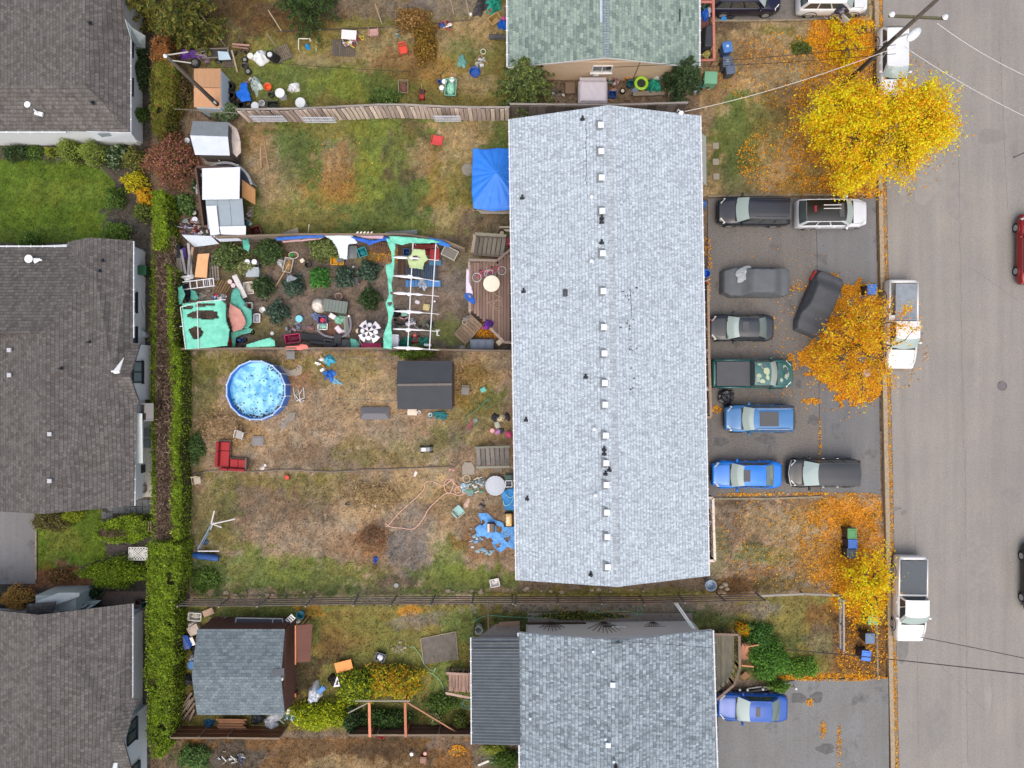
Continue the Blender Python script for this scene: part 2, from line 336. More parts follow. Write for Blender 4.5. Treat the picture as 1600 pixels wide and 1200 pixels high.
def build_ground():
 cell = .125; x0,x1,y0,y1 = -38,26,-29,29
 nx = int((x1 -x0)/cell) +1; ny = int((y1 -y0)/cell) +1
 gx = np.linspace(x0,x1,nx); gy = np.linspace(y0,y1,ny)
 # coarse margin all round so that the sheet goes on to the horizon
 gx = np.concatenate([[-400,-200,-100,-60,-45],gx,[32,45,60,100,200,400]]); gy = np.concatenate([[-400,-200,-100,-60,-40],gy,[40,60,100,200,400]])
 nx,ny = len(gx),len(gy)
 X,Y = np.meshgrid(gx,gy); px = 800 +X*FPX/CAM_H; py = 600 -Y*FPX/CAM_H
 c = gcol(px,py)
 Z = (fbm(X*1.2,Y*1.2,5) -.5)*.16 +(vnoise(X*6,Y*6,6) -.5)*.05 +.02
 for p in PAVED:
  P = np.array(p,float); ce = P.mean(0); m = in_poly(px,py,[tuple(q) for q in P]); Z[m] = -.12
 for p in PAVED:
  P = np.array(p,float); ce = P.mean(0); Q = ce +(P -ce)*1.02
  m = in_poly(px,py,[tuple(q) for q in Q]); Z[m] = np.minimum(Z[m],-.03)
 m = px > 1363 +py*26/1200; Z[m] = -.30
 V = np.stack([X,Y,Z],-1).reshape(-1,3); C = c.reshape(-1,3)
 i = (np.arange(ny -1)[:,None]*nx +np.arange(nx -1)[None,:]).ravel()
 Fc = np.stack([i,i +1,i +1 +nx,i +nx],1)
 m = attr_mat('yard_ground',rough=.95)
 nt = m.node_tree; b = nt.nodes['Principled BSDF']; a = next(n for n in nt.nodes if n.type == 'ATTRIBUTE')
 tc = nt.nodes.new('ShaderNodeTexCoord'); L = nt.links.new
 n1 = nt.nodes.new('ShaderNodeTexNoise'); n1.inputs['Scale'].default_value = 9; n1.inputs['Detail'].default_value = 8; n1.inputs['Roughness'].default_value = .75
 L(tc.outputs['Object'],n1.inputs['Vector'])
 mr = nt.nodes.new('ShaderNodeMapRange'); mr.inputs['From Min'].default_value = .32; mr.inputs['From Max'].default_value = .68
 mr.inputs['To Min'].default_value = .5; mr.inputs['To Max'].default_value = 1.5; L(n1.outputs['Fac'],mr.inputs['Value'])
 mx = nt.nodes.new('ShaderNodeVectorMath'); mx.operation = 'SCALE'; L(a.outputs['Color'],mx.inputs[0]); L(mr.outputs[0],mx.inputs['Scale'])
 L(mx.outputs[0],b.inputs['Base Color'])
 bp = nt.nodes.new('ShaderNodeBump'); bp.inputs['Strength'].default_value = .8; bp.inputs['Distance'].default_value = .05
 L(n1.outputs['Fac'],bp.inputs['Height']); L(bp.outputs[0],b.inputs['Normal'])
 tag(mesh_np('ground',V,Fc,C,m,smooth=True),'bare and grassy ground of the backyards',kind='structure')
build_ground()
def asphalt(name,h,warm,cracks=0.):
 """paving: aggregate speckle, lengthwise streaks, patches; all of it wear in the surface"""
 m = bpy.data.materials.new(name); m.use_nodes = True; nt = m.node_tree; b = nt.nodes['Principled BSDF']; L = nt.links.new
 c = lin(h); c2 = lin(warm); tc = nt.nodes.new('ShaderNodeTexCoord')
 def noise(sc,det,sx=1,sy=1):
  mp = nt.nodes.new('ShaderNodeMapping'); mp.inputs['Scale'].default_value = (sx,sy,1); n = nt.nodes.new('ShaderNodeTexNoise')
  n.inputs['Scale'].default_value = sc; n.inputs['Detail'].default_value = det; n.inputs['Roughness'].default_value = .7
  L(tc.outputs['Object'],mp.inputs['Vector']); L(mp.outputs[0],n.inputs['Vector']); return n
 big = noise(.22,5); streak = noise(1.0,3,1.1,.05); sp = noise(16,4); 
 mx = nt.nodes.new('ShaderNodeMix'); mx.data_type = 'RGBA'; mx.inputs['A'].default_value = c +(1,); mx.inputs['B'].default_value = c2 +(1,)
 r = nt.nodes.new('ShaderNodeMapRange'); r.inputs['From Min'].default_value = .35; r.inputs['From Max'].default_value = .65; L(big.outputs['Fac'],r.inputs['Value']); L(r.outputs[0],mx.inputs['Factor'])
 def mul(src,fac,lo,hi,a=.3,z=.7):
  q = nt.nodes.new('ShaderNodeMapRange'); q.inputs['From Min'].default_value = a; q.inputs['From Max'].default_value = z; q.inputs['To Min'].default_value = lo; q.inputs['To Max'].default_value = hi
  L(fac,q.inputs['Value']); v = nt.nodes.new('ShaderNodeVectorMath'); v.operation = 'SCALE'; L(src,v.inputs[0]); L(q.outputs[0],v.inputs['Scale']); return v.outputs[0]
 o = mul(mx.outputs['Result'],streak.outputs['Fac'],.90,1.09); o = mul(o,sp.outputs['Fac'],.78 -cracks,1.22 +cracks)
 if cracks: st = noise(.5,4); o = mul(o,st.outputs['Fac'],.7,1.06,.3,.42)
 L(o,b.inputs['Base Color']); b.inputs['Roughness'].default_value = .85; b.inputs['Specular IOR Level'].default_value = .25
 bp = nt.nodes.new('ShaderNodeBump'); bp.inputs['Strength'].default_value = .35; bp.inputs['Distance'].default_value = .01; L(sp.outputs['Fac'],bp.inputs['Height']); L(bp.outputs[0],b.inputs['Normal'])
 return m
def flat(name,poly,z,mat,kind='structure',label=None,t=.02):
 g = G(); g.prism([W(x,y,z)[:2] for x,y in poly],z -t,z); o = g.obj(name,mat); tag(o,label,kind=kind); return o
A_ROAD = asphalt('road_asphalt','#9e9a96','#a8a29b'); A_LOT = asphalt('lot_asphalt','#7d7b7a','#827c76',.2); A_DRV = asphalt('drive_asphalt','#8d8f90','#868482',.12)
A_NEW = asphalt('newer_asphalt','#7c7d80','#858483',.12)
YY = [-1500,-600,0,300,600,900,1200,1800,2700]
flat('road',[(ROAD_L(y) +13,y) for y in YY] +[(3600,2700),(3600,-1500)],-.14,A_ROAD,label='wide grey asphalt street')
flat('parking_lot',[(1106,310),(1275,309),(1282,774),(1106,776)],.012,A_LOT,label='worn asphalt parking area in front of the row house')
flat('parking_apron',[(1275.6,309),(1368,308),(1376,772),(1282.6,774)],.006,A_NEW,label='smoother asphalt apron of the parking area')
flat('driveway',DRV_N,.01,A_LOT,label='asphalt driveway at the top edge'); flat('driveway',DRV_S,.01,A_DRV,label='speckled asphalt driveway beside the bungalow'); flat('driveway',DRV_W,.01,asphalt('west_asphalt','#808083','#88888a',.02),label='smooth grey driveway of the west house')
# kerb and concrete gutter along the street
KERB = M('#b9a58a',var=.25,scale=5,bump=.3)
g = G(); P0 = [W(ROAD_L(y),y) for y in YY]; P1 = [W(ROAD_L(y) +6.5,y) for y in YY]
for i in range(len(YY) -1): g.prism([P0[i][:2],P0[i +1][:2],P1[i +1][:2],P1[i][:2]],-.3,.035)
tag(g.obj('kerb',KERB),'concrete kerb along the street',kind='structure')
g = G(); P2 = [W(ROAD_L(y) +6.6,y) for y in YY]; P3 = [W(ROAD_L(y) +14,y) for y in YY]
for i in range(len(YY) -1): g.prism([P2[i][:2],P2[i +1][:2],P3[i +1][:2],P3[i][:2]],-.3,-.125)
tag(g.obj('gutter',M('#a08a6c',var=.35,scale=3,bump=.2)),'concrete gutter strip full of dirt and leaves',kind='structure')
def edging(pts,w=.13,h='#a0937c',z=.09,label='timber edging'):
 g = G()
 for a,b in zip(pts,pts[1:]): g.beam(W(*a,0) +Vector((0,0,z/2)),W(*b,0) +Vector((0,0,z/2)),w,z)
 tag(g.obj('edging',M(h,var=.3,scale=4)),label,kind='structure')
edging([(1106,307),(1200,305),(1310,305)],label='concrete edging along the top of the parking area')
edging([(1110,779),(1200,779),(1285,776)],label='concrete edging along the bottom of the parking area')
edging([(1110,33),(1180,33),(1275,31)],label='concrete edging beside the top driveway')
edging([(1368,925),(1371,1060)],.1,label='low concrete strip beside the boulevard')
edging([(57,820),(57,905)],.12,label='concrete edging of the west driveway')
edging([(605,548),(700,545),(800,550)],.1,'#6b6258',label='timber sill under the garden fence')
# stains and repairs in the paving: thin sheets 4 mm proud
def blot(name,cx,cy,rx,ry,mat,z,n=22,seed=0,label=None):
 rd = random.Random(seed); ph = rd.random()*6
 pts = [(cx +rx*(1 +.22*sin(3*a +ph) +rd.uniform(-.14,.14))*cos(a),cy +ry*(1 +.2*sin(2*a +ph) +rd.uniform(-.14,.14))*sin(a)) for a in [2*pi*i/n for i in range(n)]]
 g = G(); P = [W(x,y,z) for x,y in pts]; g.add(P,[tuple(range(n))[::-1]]); tag(g.obj(name,mat),label,kind='structure')
OIL = M('#6d6c6d',var=.25,scale=4); OIL2 = M('#8b8885',var=.15,scale=5)
for i,(x,y,rx,ry) in enumerate([(1248,600,5,6),(1270,656,9,9),(1196,686,16,7),(1125,690,12,8),(1247,1091,12,9),(1276,1090,10,8),(1290,1170,14,7)]):
 blot('oil_stain',x,y,rx,ry,OIL,.02,seed=i,label='dark oil stain on the asphalt')
for i,(x,y,rx,ry) in enumerate([(1410,1016,9,22),(1398,795,12,3),(1412,801,5,4),(1395,1003,6,8)]):
 blot('oil_stain',x,y,rx,ry,OIL2,-.134,seed=9 +i,label='faint dark stain on the street')
g = G(); c = W(1566,603,-.13); g.lathe(c,[(.33,0),(.33,.006),(.30,.012),(0,.012)],24); 
mh = thing('manhole_cover','round grey manhole cover set in the street','manhole cover',c); g2 = G(); g2.lathe((0,0,0),[(.28,0),(.28,.01),(0,.011)],24); g2.obj('lid',M('#7f7b7f',var=.2,scale=20,bump=.4),mh); g3 = G(); g3.ring((0,0,.004),.31,.02,26,5); g3.obj('frame',M('#8f8a8a'),mh)
# ---- scatter: grass tufts and fallen leaves (nobody could count them)
PAVED_ALL = PAVED +[[(1364,-300),(2600,-300),(2600,1500),(1388,1500)]]
def free_mask(px,py):
 m = np.ones(px.shape,bool)
 for p in PAVED_ALL: m &= ~in_poly(px,py,p)
 return m
def bits(P,n_up,size,colr,aspect=1.0,lean=.5,seed=0,rise=.02):
 """small quads at points P (n,3); n_up how much they face up"""
 r = np.random.default_rng(seed); n = len(P)
 nr = r.normal(size=(n,3)); nr[:,2] = abs(nr[:,2]) +n_up; nr /= np.linalg.norm(nr,axis=1)[:,None]
 t = r.normal(size=(n,3)); t -= nr*(t*nr).sum(1)[:,None]; t /= np.linalg.norm(t,axis=1)[:,None]; b = np.cross(nr,t)
 s = (size*r.uniform(.6,1.4,n))[:,None]; s2 = s*aspect
 V = np.empty((n,4,3)); V[:,0] = P -t*s*.5; V[:,1] = P +b*s2*.42 +t*s*.05; V[:,2] = P +t*s*.5; V[:,3] = P -b*s2*.42 +t*s*.05
 Fc = np.arange(n*4).reshape(n,4)
 return V.reshape(-1,3),Fc,colr
def scatter_grass(n=150000):
 r = np.random.default_rng(3); px = r.uniform(0,1400,n); py = r.uniform(-10,1210,n)
 bare = in_poly(px,py,[(285,375),(800,375),(800,545),(285,545)]) & (r.random(n) < .8)
 k = free_mask(px,py) & ~bare; px,py = px[k],py[k]
 X = (px -800)*CAM_H/FPX; Y = (600 -py)*CAM_H/FPX
 c = gcol(px,py)*r.uniform(.55,1.65,len(px))[:,None]
 c *= 1 +r.normal(size=(len(px),3))*.07
 Z = (fbm(X*1.2,Y*1.2,5) -.5)*.16 +r.uniform(.02,.11,len(px))
 V,Fc,c = bits(np.stack([X,Y,Z],1),.25,.13,np.clip(c,.005,.7),.45,seed=4)
 tag(mesh_np('grass',V,Fc,c,attr_mat('grass_blades',rough=.9,trans=.15)),'tufts of green and dry grass over the yards','grass',kind='stuff')
scatter_grass()
LEAFCOL = [1.1*np.array(lin(h)) for h in ('#ecb024','#f2bf30','#dc9a2a','#c98432','#f5cc3c','#a86c34')]
def scatter_leaves():
 r = np.random.default_rng(5); P = []
 LT = [(1318,446),(1345,440),(1374,440),(1374,632),(1330,636),(1295,605),(1255,575),(1250,548),(1285,520)]
 def patch(cx,cy,rx,ry,n,clip=None,z=.03):
  t = r.uniform(0,2*pi,n); q = np.sqrt(r.random(n)) ; x = cx +rx*q*np.cos(t); y = cy +ry*q*np.sin(t)
  k = fbm(x/14,y/14,44) > r.uniform(.22,.56,n)
  if clip: k &= in_poly(x +(fbm(x/9,y/9,51) -.5)*34*(clip is LT),y +(fbm(x/9,y/9,61) -.5)*34*(clip is LT),clip)
  x,y = x[k],y[k]; P.append(np.stack([(x -800)*CAM_H/FPX,(600 -y)*CAM_H/FPX,np.full(len(x),z) +r.uniform(0,.03,len(x))],1))
 YN = [(1100,32),(1366,32),(1368,304),(1100,306)]
 patch(1320,60,60,46,6000,YN,.06); patch(1330,200,100,130,10000,YN,.06); patch(1250,250,100,60,3000,YN,.06); patch(1230,110,110,60,1500,YN,.06)
 patch(1400,190,110,120,900,None,-.1)
 patch(1318,535,90,105,26000,LT,.03); patch(1325,540,80,100,16000,LT,.04); patch(1300,540,110,120,700,LOT,.03); patch(1225,500,100,160,260,LOT,.03)
 patch(1255,450,22,8,160,LOT); patch(1300,432,12,6,110,LOT); patch(1240,570,16,7,130,LOT); patch(1268,627,16,5,200,LOT); patch(1281,690,2,40,110,LOT); patch(1235,558,6,6,80,LOT); patch(1250,773,130,4,900,LOT); patch(1104,420,8,60,300); patch(1120,640,8,6,80)
 patch(1395,540,60,80,500,None,-.1); patch(1340,300,40,12,900,None,.05)
 YS = [(1108,780),(1376,776),(1379,925),(1108,925)]
 patch(1325,850,75,90,5000,YS,.06); patch(1230,840,110,80,1000,YS,.06); patch(1345,915,46,60,7000,None,.06); patch(1345,1000,46,60,1500,[(1304,925),(1386,925),(1388,1060),(1304,1060)],.06)
 patch(1300,1058,86,6,900,None,.05); patch(1285,1140,5,14,90,None); patch(1265,1097,6,6,60,None); patch(1311,1170,4,40,160,None)
 for y in range(-10,1220,20): patch(ROAD_L(y) +10,y,4,12,34 if r.random() < .75 else 90,None,-.11)
 patch(600,398,34,14,400,None,.06); patch(765,517,26,12,500,None,.06); patch(530,270,60,60,90,None,.07); patch(715,1172,14,9,300,None,.05)
 P = np.concatenate(P); n = len(P); c = np.stack(LEAFCOL)[r.choice(6,n,p=[.3,.24,.15,.1,.16,.05])]*r.uniform(.7,1.15,n)[:,None]
 V,Fc,c = bits(P,1.2,.105,c,.9,seed=6)
 tag(mesh_np('fallen_leaves',V,Fc,c,attr_mat('leaf_litter',rough=.8,trans=.2)),'yellow and orange fallen leaves on yards and asphalt','fallen leaves',kind='stuff')
scatter_leaves()
# cracks and sealed joints in the street
rdk = random.Random(31); CRK = M('#8b8784',var=.1)
for i,(x0,y0,x1,y1) in enumerate([(1497,150,1505,700),(1508,700,1512,1190),(1430,820,1436,1190),(1560,40,1575,330),(1450,1020,1540,1110),(1520,420,1590,470)]):
 g = G(); n = 40; P = [W(x0 +(x1 -x0)*k/n +rdk.uniform(-1.1,1.1),y0 +(y1 -y0)*k/n,-.134) for k in range(n +1)]
 for a,b in zip(P,P[1:]): w = rdk.uniform(.006,.022); d = (b -a).normalized(); v = Vector((-d.y,d.x,0))*w; g.quad(a -v,b -v,b +v,a +v)
 tag(g.obj('crack',CRK),'fine crack line in the street asphalt',kind='structure')
rdk = random.Random(5)
for i in range(9): blot('road_patch',rdk.uniform(1410,1590),rdk.uniform(30,1180),rdk.uniform(5,26),rdk.uniform(8,50),M(['#a09b96','#a7a29c','#989490'][i % 3],var=.12,scale=3),-.1356 +i*.0002,seed=40 +i,label='slightly different patch of street asphalt')
# ================================================================ HOUSES
def shingle(name,tones,along,course=.15,tab=.32,offs=.5,rot=0.,slot=.5,blotch=.12,grain=1.0):
 """asphalt shingles: along = 'Y' when the courses run along Y (ridge along Y)"""
 m = bpy.data.materials.new(name); m.use_nodes = True; nt = m.node_tree; b = nt.nodes['Principled BSDF']; L = nt.links.new
 tc = nt.nodes.new('ShaderNodeTexCoord'); mp = nt.nodes.new('ShaderNodeMapping'); mp.inputs['Rotation'].default_value = (0,0,rot)
 L(tc.outputs['Object'],mp.inputs['Vector']); sx = nt.nodes.new('ShaderNodeSeparateXYZ'); L(mp.outputs[0],sx.inputs[0])
 U,V = (sx.outputs['Y'],sx.outputs['X']) if along == 'Y' else (sx.outputs['X'],sx.outputs['Y'])
 def mth(op,a,bb=None,c=None):
  n = nt.nodes.new('ShaderNodeMath'); n.operation = op
  for i,q in enumerate((a,bb,c)):
   if q is None: continue
   if hasattr(q,'links'): L(q,n.inputs[i])
   else: n.inputs[i].default_value = q
  return n.outputs[0]
 v = mth('DIVIDE',V,course); row = mth('FLOOR',v); fv = mth('FRACT',v)
 u = mth('ADD',mth('DIVIDE',U,tab),mth('MULTIPLY',row,offs)); cl = mth('FLOOR',u); fu = mth('FRACT',u)
 cx = nt.nodes.new('ShaderNodeCombineXYZ'); L(cl,cx.inputs[0]); L(row,cx.inputs[1])
 wnz = nt.nodes.new('ShaderNodeTexWhiteNoise'); wnz.noise_dimensions = '2D'; L(cx.outputs[0],wnz.inputs['Vector'])
 r = nt.nodes.new('ShaderNodeValToRGB'); r.color_ramp.interpolation = 'LINEAR'; els = r.color_ramp.elements
 els[0].position = 0; els[0].color = lin(tones[0]) +(1,); els[1].position = 1; els[1].color = lin(tones[-1]) +(1,)
 for i,t in enumerate(tones[1:-1]): e = els.new((i +1)/(len(tones) -1)); e.color = lin(t) +(1,)
 L(wnz.outputs['Value'],r.inputs['Fac'])
 gap = mth('MAXIMUM',mth('LESS_THAN',fu,.07),mth('LESS_THAN',fv,.14)); k = mth('SUBTRACT',1.0,mth('MULTIPLY',gap,slot))  # tab slots, plus butt-edge shade of each course put into the colour
 nz = nt.nodes.new('ShaderNodeTexNoise'); nz.inputs['Scale'].default_value = .7; nz.inputs['Detail'].default_value = 7; nz.inputs['Roughness'].default_value = .7; L(tc.outputs['Object'],nz.inputs['Vector'])
 k2 = mth('MULTIPLY_ADD',mth('SUBTRACT',nz.outputs['Fac'],.5),blotch*4,1.0)
 nz2 = nt.nodes.new('ShaderNodeTexNoise'); nz2.inputs['Scale'].default_value = 9; nz2.inputs['Detail'].default_value = 4; L(tc.outputs['Object'],nz2.inputs['Vector'])
 k3 = mth('MULTIPLY_ADD',mth('SUBTRACT',nz2.outputs['Fac'],.5),grain,1.0)
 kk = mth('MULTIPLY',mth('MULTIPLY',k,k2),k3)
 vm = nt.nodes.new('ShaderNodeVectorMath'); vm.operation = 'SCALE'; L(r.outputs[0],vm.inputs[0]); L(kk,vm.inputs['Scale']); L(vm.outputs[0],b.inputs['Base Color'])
 b.inputs['Roughness'].default_value = .92; b.inputs['Specular IOR Level'].default_value = .2
 bp = nt.nodes.new('ShaderNodeBump'); bp.inputs['Strength'].default_value = .6; bp.inputs['Distance'].default_value = .015
 L(mth('SUBTRACT',mth('ADD',fv,mth('MULTIPLY',wnz.outputs['Value'],.5)),gap),bp.inputs['Height']); L(bp.outputs[0],b.inputs['Normal'])
 return m
WHITE = M('#eef0f2',var=.04,rough=.5); OFFW = M('#dfe3e6',var=.06); SOFFIT = M('#d8dadb',var=.05)
def gutter(parent,a,b,w=.12,ticks=True):
 w *= .75; g = G(); g.beam(a,b,w,.1); o = g.obj('gutter',M('#dfe2e6',var=.08),parent)
 if ticks:
  a = Vector(a); b = Vector(b); n = int((b -a).length/.75)
  t = G()
  for i in range(1,n): p = a.lerp(b,i/n); d = (b -a).normalized(); t.beam(p -d*.02 +Vector((0,0,.055)),p +d*.02 +Vector((0,0,.055)),w +.06,.02)
  tag(t.obj('gutter_bracket',M('#f2f2f2',var=0),o),kind='stuff')
 return o
def vent(parent,p,s=.4,h=.18,mat=None,name='roof_vent'):
 g = G(); g.box((p[0],p[1],p[2] +h*.5),(s*.8,s*.8,h),taper=.9); g.box((p[0],p[1],p[2] +h),(s,s,.05),taper=.85); return g.obj(name,mat or WHITE,parent,bevel=.02)
def pipe_vent(parent,p,s=.3,rz=0,name='pipe_vent'):
 g = G(); g.box((p[0],p[1],p[2] +.03),(s*.8,s*.45,.06),rz); g.cyl((p[0],p[1],p[2]),.07,.32,10); g.box((p[0],p[1] +s*.4,p[2] +.05),(s*.35,s*.5,.1),rz); return g.obj(name,M('#3a3e44',var=.1),parent)
def window(parent,c,w,h,wallrot,frame='#f4f4f4',pane='#5a6468',name='window',bars=1):
 """a window in a vertical wall: c centre, wallrot direction the wall faces (radians from +X)"""
 n = Vector((cos(wallrot),sin(wallrot),0)); t = Vector((-n.y,n.x,0)); up = Vector((0,0,1)); c = Vector(c)
 g = G(); f = .07
 for s in (-1,1):
  g.beam(c +t*s*w/2 -up*h/2 +n*.03,c +t*s*w/2 +up*h/2 +n*.03,f,.07,up=n)
  g.beam(c -t*w/2 +up*s*h/2 +n*.03,c +t*w/2 +up*s*h/2 +n*.03,f,.07,up=n)
 for k in range(bars): q = -w/2 +w*(k +1)/(bars +1); g.beam(c +t*q -up*h/2 +n*.03,c +t*q +up*h/2 +n*.03,.05,.05,up=n)
 g.beam(c -t*(w/2 +.1) -up*(h/2 +.05) +n*.07,c +t*(w/2 +.1) -up*(h/2 +.05) +n*.07,.05,.16,up=n)
 o = g.obj(name,M(frame,var=.03,rough=.4),parent)
 g = G(); g.quad(c -t*w/2 -up*h/2 +n*.012,c +t*w/2 -up*h/2 +n*.012,c +t*w/2 +up*h/2 +n*.012,c -t*w/2 +up*h/2 +n*.012); g.obj('pane',glass(pane),o)
 return o
def wallbox(parent,pts,z1,mat,z0=-.1,name='wall'):
 """one wall piece per side, with small thickness"""
 n = len(pts)
 for i in range(n):
  a = Vector((*pts[i][:2],0)); b = Vector((*pts[(i +1) % n][:2],0)); d = (b -a).normalized()
  g = G(); zz = (z0 +z1)/2; g.beam(a +d*.06 +Vector((0,0,zz)),b -d*.06 +Vector((0,0,zz)),.12,z1 -z0); g.obj(name,mat,parent)
def gable_wall(parent,a,b,apex_xy,z0,zr,mat,name='gable_wall',t=.1):
 a = Vector(a); b = Vector(b); d = (b -a).normalized(); n = Vector((-d.y,d.x,0))*t
 P = [Vector((a.x,a.y,z0)),Vector((b.x,b.y,z0)),Vector((apex_xy[0],apex_xy[1],zr))]
 g = G(); g.add(P +[p +n for p in P],[(0,1,2),(5,4,3),(0,3,4,1),(1,4,5,2),(2,5,3,0)]); return g.obj(name,mat,parent)
def gable_house(name,label,cat,corners,ze,zr,mat,wallm,ins=(.55,.35),gutters=True,capm=None,z_base=-.1,group=None):
 TL,TR,BR,BL = [W(x,y,ze) for x,y in corners]
 T = (TL +TR)/2; T.z = zr; B = (BL +BR)/2; B.z = zr
 h = thing(name,label,cat,((T +B)/2).to_tuple()[:2] +(0,),group=group); off = -Vector(h.location)
 q = lambda v: Vector(v) +off
 roof = G().slab([q(TL),q(T),q(B),q(BL)],.13).obj('roof',mat,h)
 roof2 = G().slab([q(T),q(TR),q(BR),q(B)],.13).obj('roof',mat,h)
 n = int((T -B).length/.3); g = G(); d = (B -T)/n
 for i in range(n):
  p = q(T) +d*i; t = .02 +.012*(i % 2)
  for s,e in ((-1,TL),(1,TR)):
   sl = (e -T); sl = sl/abs(hypot(sl.x,sl.y))*.2
   g.add([p +Vector((0,0,t)),p +d +Vector((0,0,t)),p +d +sl +Vector((0,0,t)),p +sl +Vector((0,0,t))],[(0,1,2,3) if s < 0 else (3,2,1,0)])
 c = g.obj('ridge_cap',capm or mat,roof)
 if gutters:
  for a,b,s in ((TL,BL,-1),(TR,BR,1)):
   o = Vector(((s)*.07,0,-.06)); gutter(h,q(a) +o,q(b) +o)
 u = (TR -TL).normalized(); v = (TL -BL).normalized(); w = [TL +u*ins[0] -v*ins[1],TR -u*ins[0] -v*ins[1],BR -u*ins[0] +v*ins[1],BL +u*ins[0] +v*ins[1]]
 fz = lambda x: zr -(zr -ze)*x/((TR -TL).length/2)
 zw = ze +(zr -ze)*ins[0]/((TR -TL).length/2) -.16
 wp = [q(p) for p in w]; wallbox(h,wp,zw,wallm,z_base)
 gable_wall(h,wp[1],wp[0],(wp[0] +wp[1])/2,zw,zr -.15,wallm); gable_wall(h,wp[3],wp[2],(wp[2] +wp[3])/2,zw,zr -.15,wallm)
 # white rake boards under the gable edges
 for a,b in ((TL,T),(T,TR),(BL,B),(B,BR)):
  G().beam(q(a) -Vector((0,0,.15)),q(b) -Vector((0,0,.15)),.04,.14).obj('rake_board',WHITE,h)
 h['_q'] = 1
 def onroof(px,py):
  """point on the roof seen at map position px,py"""
  z = zr
  for _ in range(6):
   p = W(px,py,z); t = (p -TL).dot(u)/(TR -TL).length; z = zr -(zr -ze)*abs(t -.5)*2
  p = W(px,py,z); return q(p)
 return h,onroof,q,(TL,TR,BR,BL,T,B)
# ---- 1 the long row house
TONE_ROW = ['#bac3cb','#c6cfd7','#cfd8e0','#d6dfe7','#cad3db','#c1cad2']
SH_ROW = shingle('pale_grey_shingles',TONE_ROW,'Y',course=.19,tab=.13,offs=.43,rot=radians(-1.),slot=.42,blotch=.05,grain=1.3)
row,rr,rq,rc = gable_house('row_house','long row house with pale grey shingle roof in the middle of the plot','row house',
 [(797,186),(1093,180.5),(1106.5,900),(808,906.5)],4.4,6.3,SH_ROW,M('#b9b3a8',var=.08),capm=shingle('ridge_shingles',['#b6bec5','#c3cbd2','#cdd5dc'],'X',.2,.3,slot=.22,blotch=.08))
for y in (196,237,278,330,396,455,511,552,598,632,680,723,757,800,838,885): 
 vp = rr(935.5 +y*.0158,y); fo = vent(row,vp,.38,.14,M('#eaeef2',var=.04)); g = G(); g.box((vp[0],vp[1],vp[2] +.02),(.58,.6,.03)); g.obj('flashing',M('#8f979d',var=.25,scale=5),fo)
for x,y in ((940,342),(940,348),(940,380),(915,590),(944,703),(944,710),(952,735),(946,741),(822,657),(824,780),(816,310),(818,456),(923,898),(910,187)): pipe_vent(row,rr(x,y),.34)
p = rr(883,458); g = G(); g.box(p +Vector((0,0,.06)),(.28,.42,.12)); g.cyl(p,.09,.3,10); g.obj('exhaust_hood',M('#5a5f66'),row)
for x,y in ((924,308),(924,408),(928,670),(930,773)):
 p = rr(x,y); g = G(); g.ball(p +Vector((0,0,.12)),.14,10,6); g.cyl(p -Vector((0,0,.02)),.06,.15); g.obj('turbine_vent',WHITE,row,smooth=True)
g = G(); rd = random.Random(4)
for i in range(30):
 x = 980 +rd.gauss(0,9) +(rd.random() < .2)*12; y = rd.choice([458,470,508,520,535,553,571,590,612,628]) +rd.uniform(-9,9)
 p = rr(x,y); g.box(p +Vector((0,0,.02)),(rd.uniform(.04,.13),rd.uniform(.04,.1),.02),rd.random()*3)
for i in range(12): p = rr(985 +i*.2,456 +i*3.6); g.box(p +Vector((0,0,.02)),(.03,.1,.02))
for i in range(14): p = rr(916 +rd.uniform(-1,1),195 +i*7); g.box(p +Vector((0,0,.02)),(.03,.18,.015))
tag(g.obj('moss_clump',M('#585c54',var=.2),row),kind='stuff')
# satellite dish near the top right corner
p = rr(1058,174); d = G(); d.tube([p,p +Vector((0,0,.3)),p +Vector((.1,-.2,.5))],.03); d.lathe(p +Vector((.12,-.25,.5)),[(.02,0),(.1,.02),(.15,.05)],16,Matrix.Rotation(1.0,4,'X'))
one(d,'satellite_dish',WHITE,'small white satellite dish on the top right roof corner of the row house','satellite dish',loc=row.location)
for s,(x,y) in (('top',(945,184)),): pass
# windows and doors on the long sides, below the eaves
TL,TR,BR,BL,T,B = rc
for side,a,b,rot in ((1,TR,BR,0.),(-1,TL,BL,pi)):
 off = Vector((-.5*side,0,0))
 for i in range(8):
  p = rq(a.lerp(b,(i +.5)/8) +off); window(row,(p.x,p.y,2.6),1.5,1.1,rot)
 for i in range(4):
  p = rq(a.lerp(b,(i +.28)/4) +off); g = G(); g.box((p.x +side*.04,p.y,2.2),(.08,.9,2.0)); dd = g.obj('door',M('#7e2f2c' if i % 2 else '#e6e6e4'),row,bevel=.01)
  G().ball((p.x +side*.1,p.y +.35,2.15),.04,8,6).obj('handle',M('#b9b48f',metal=.8,rough=.3),dd)
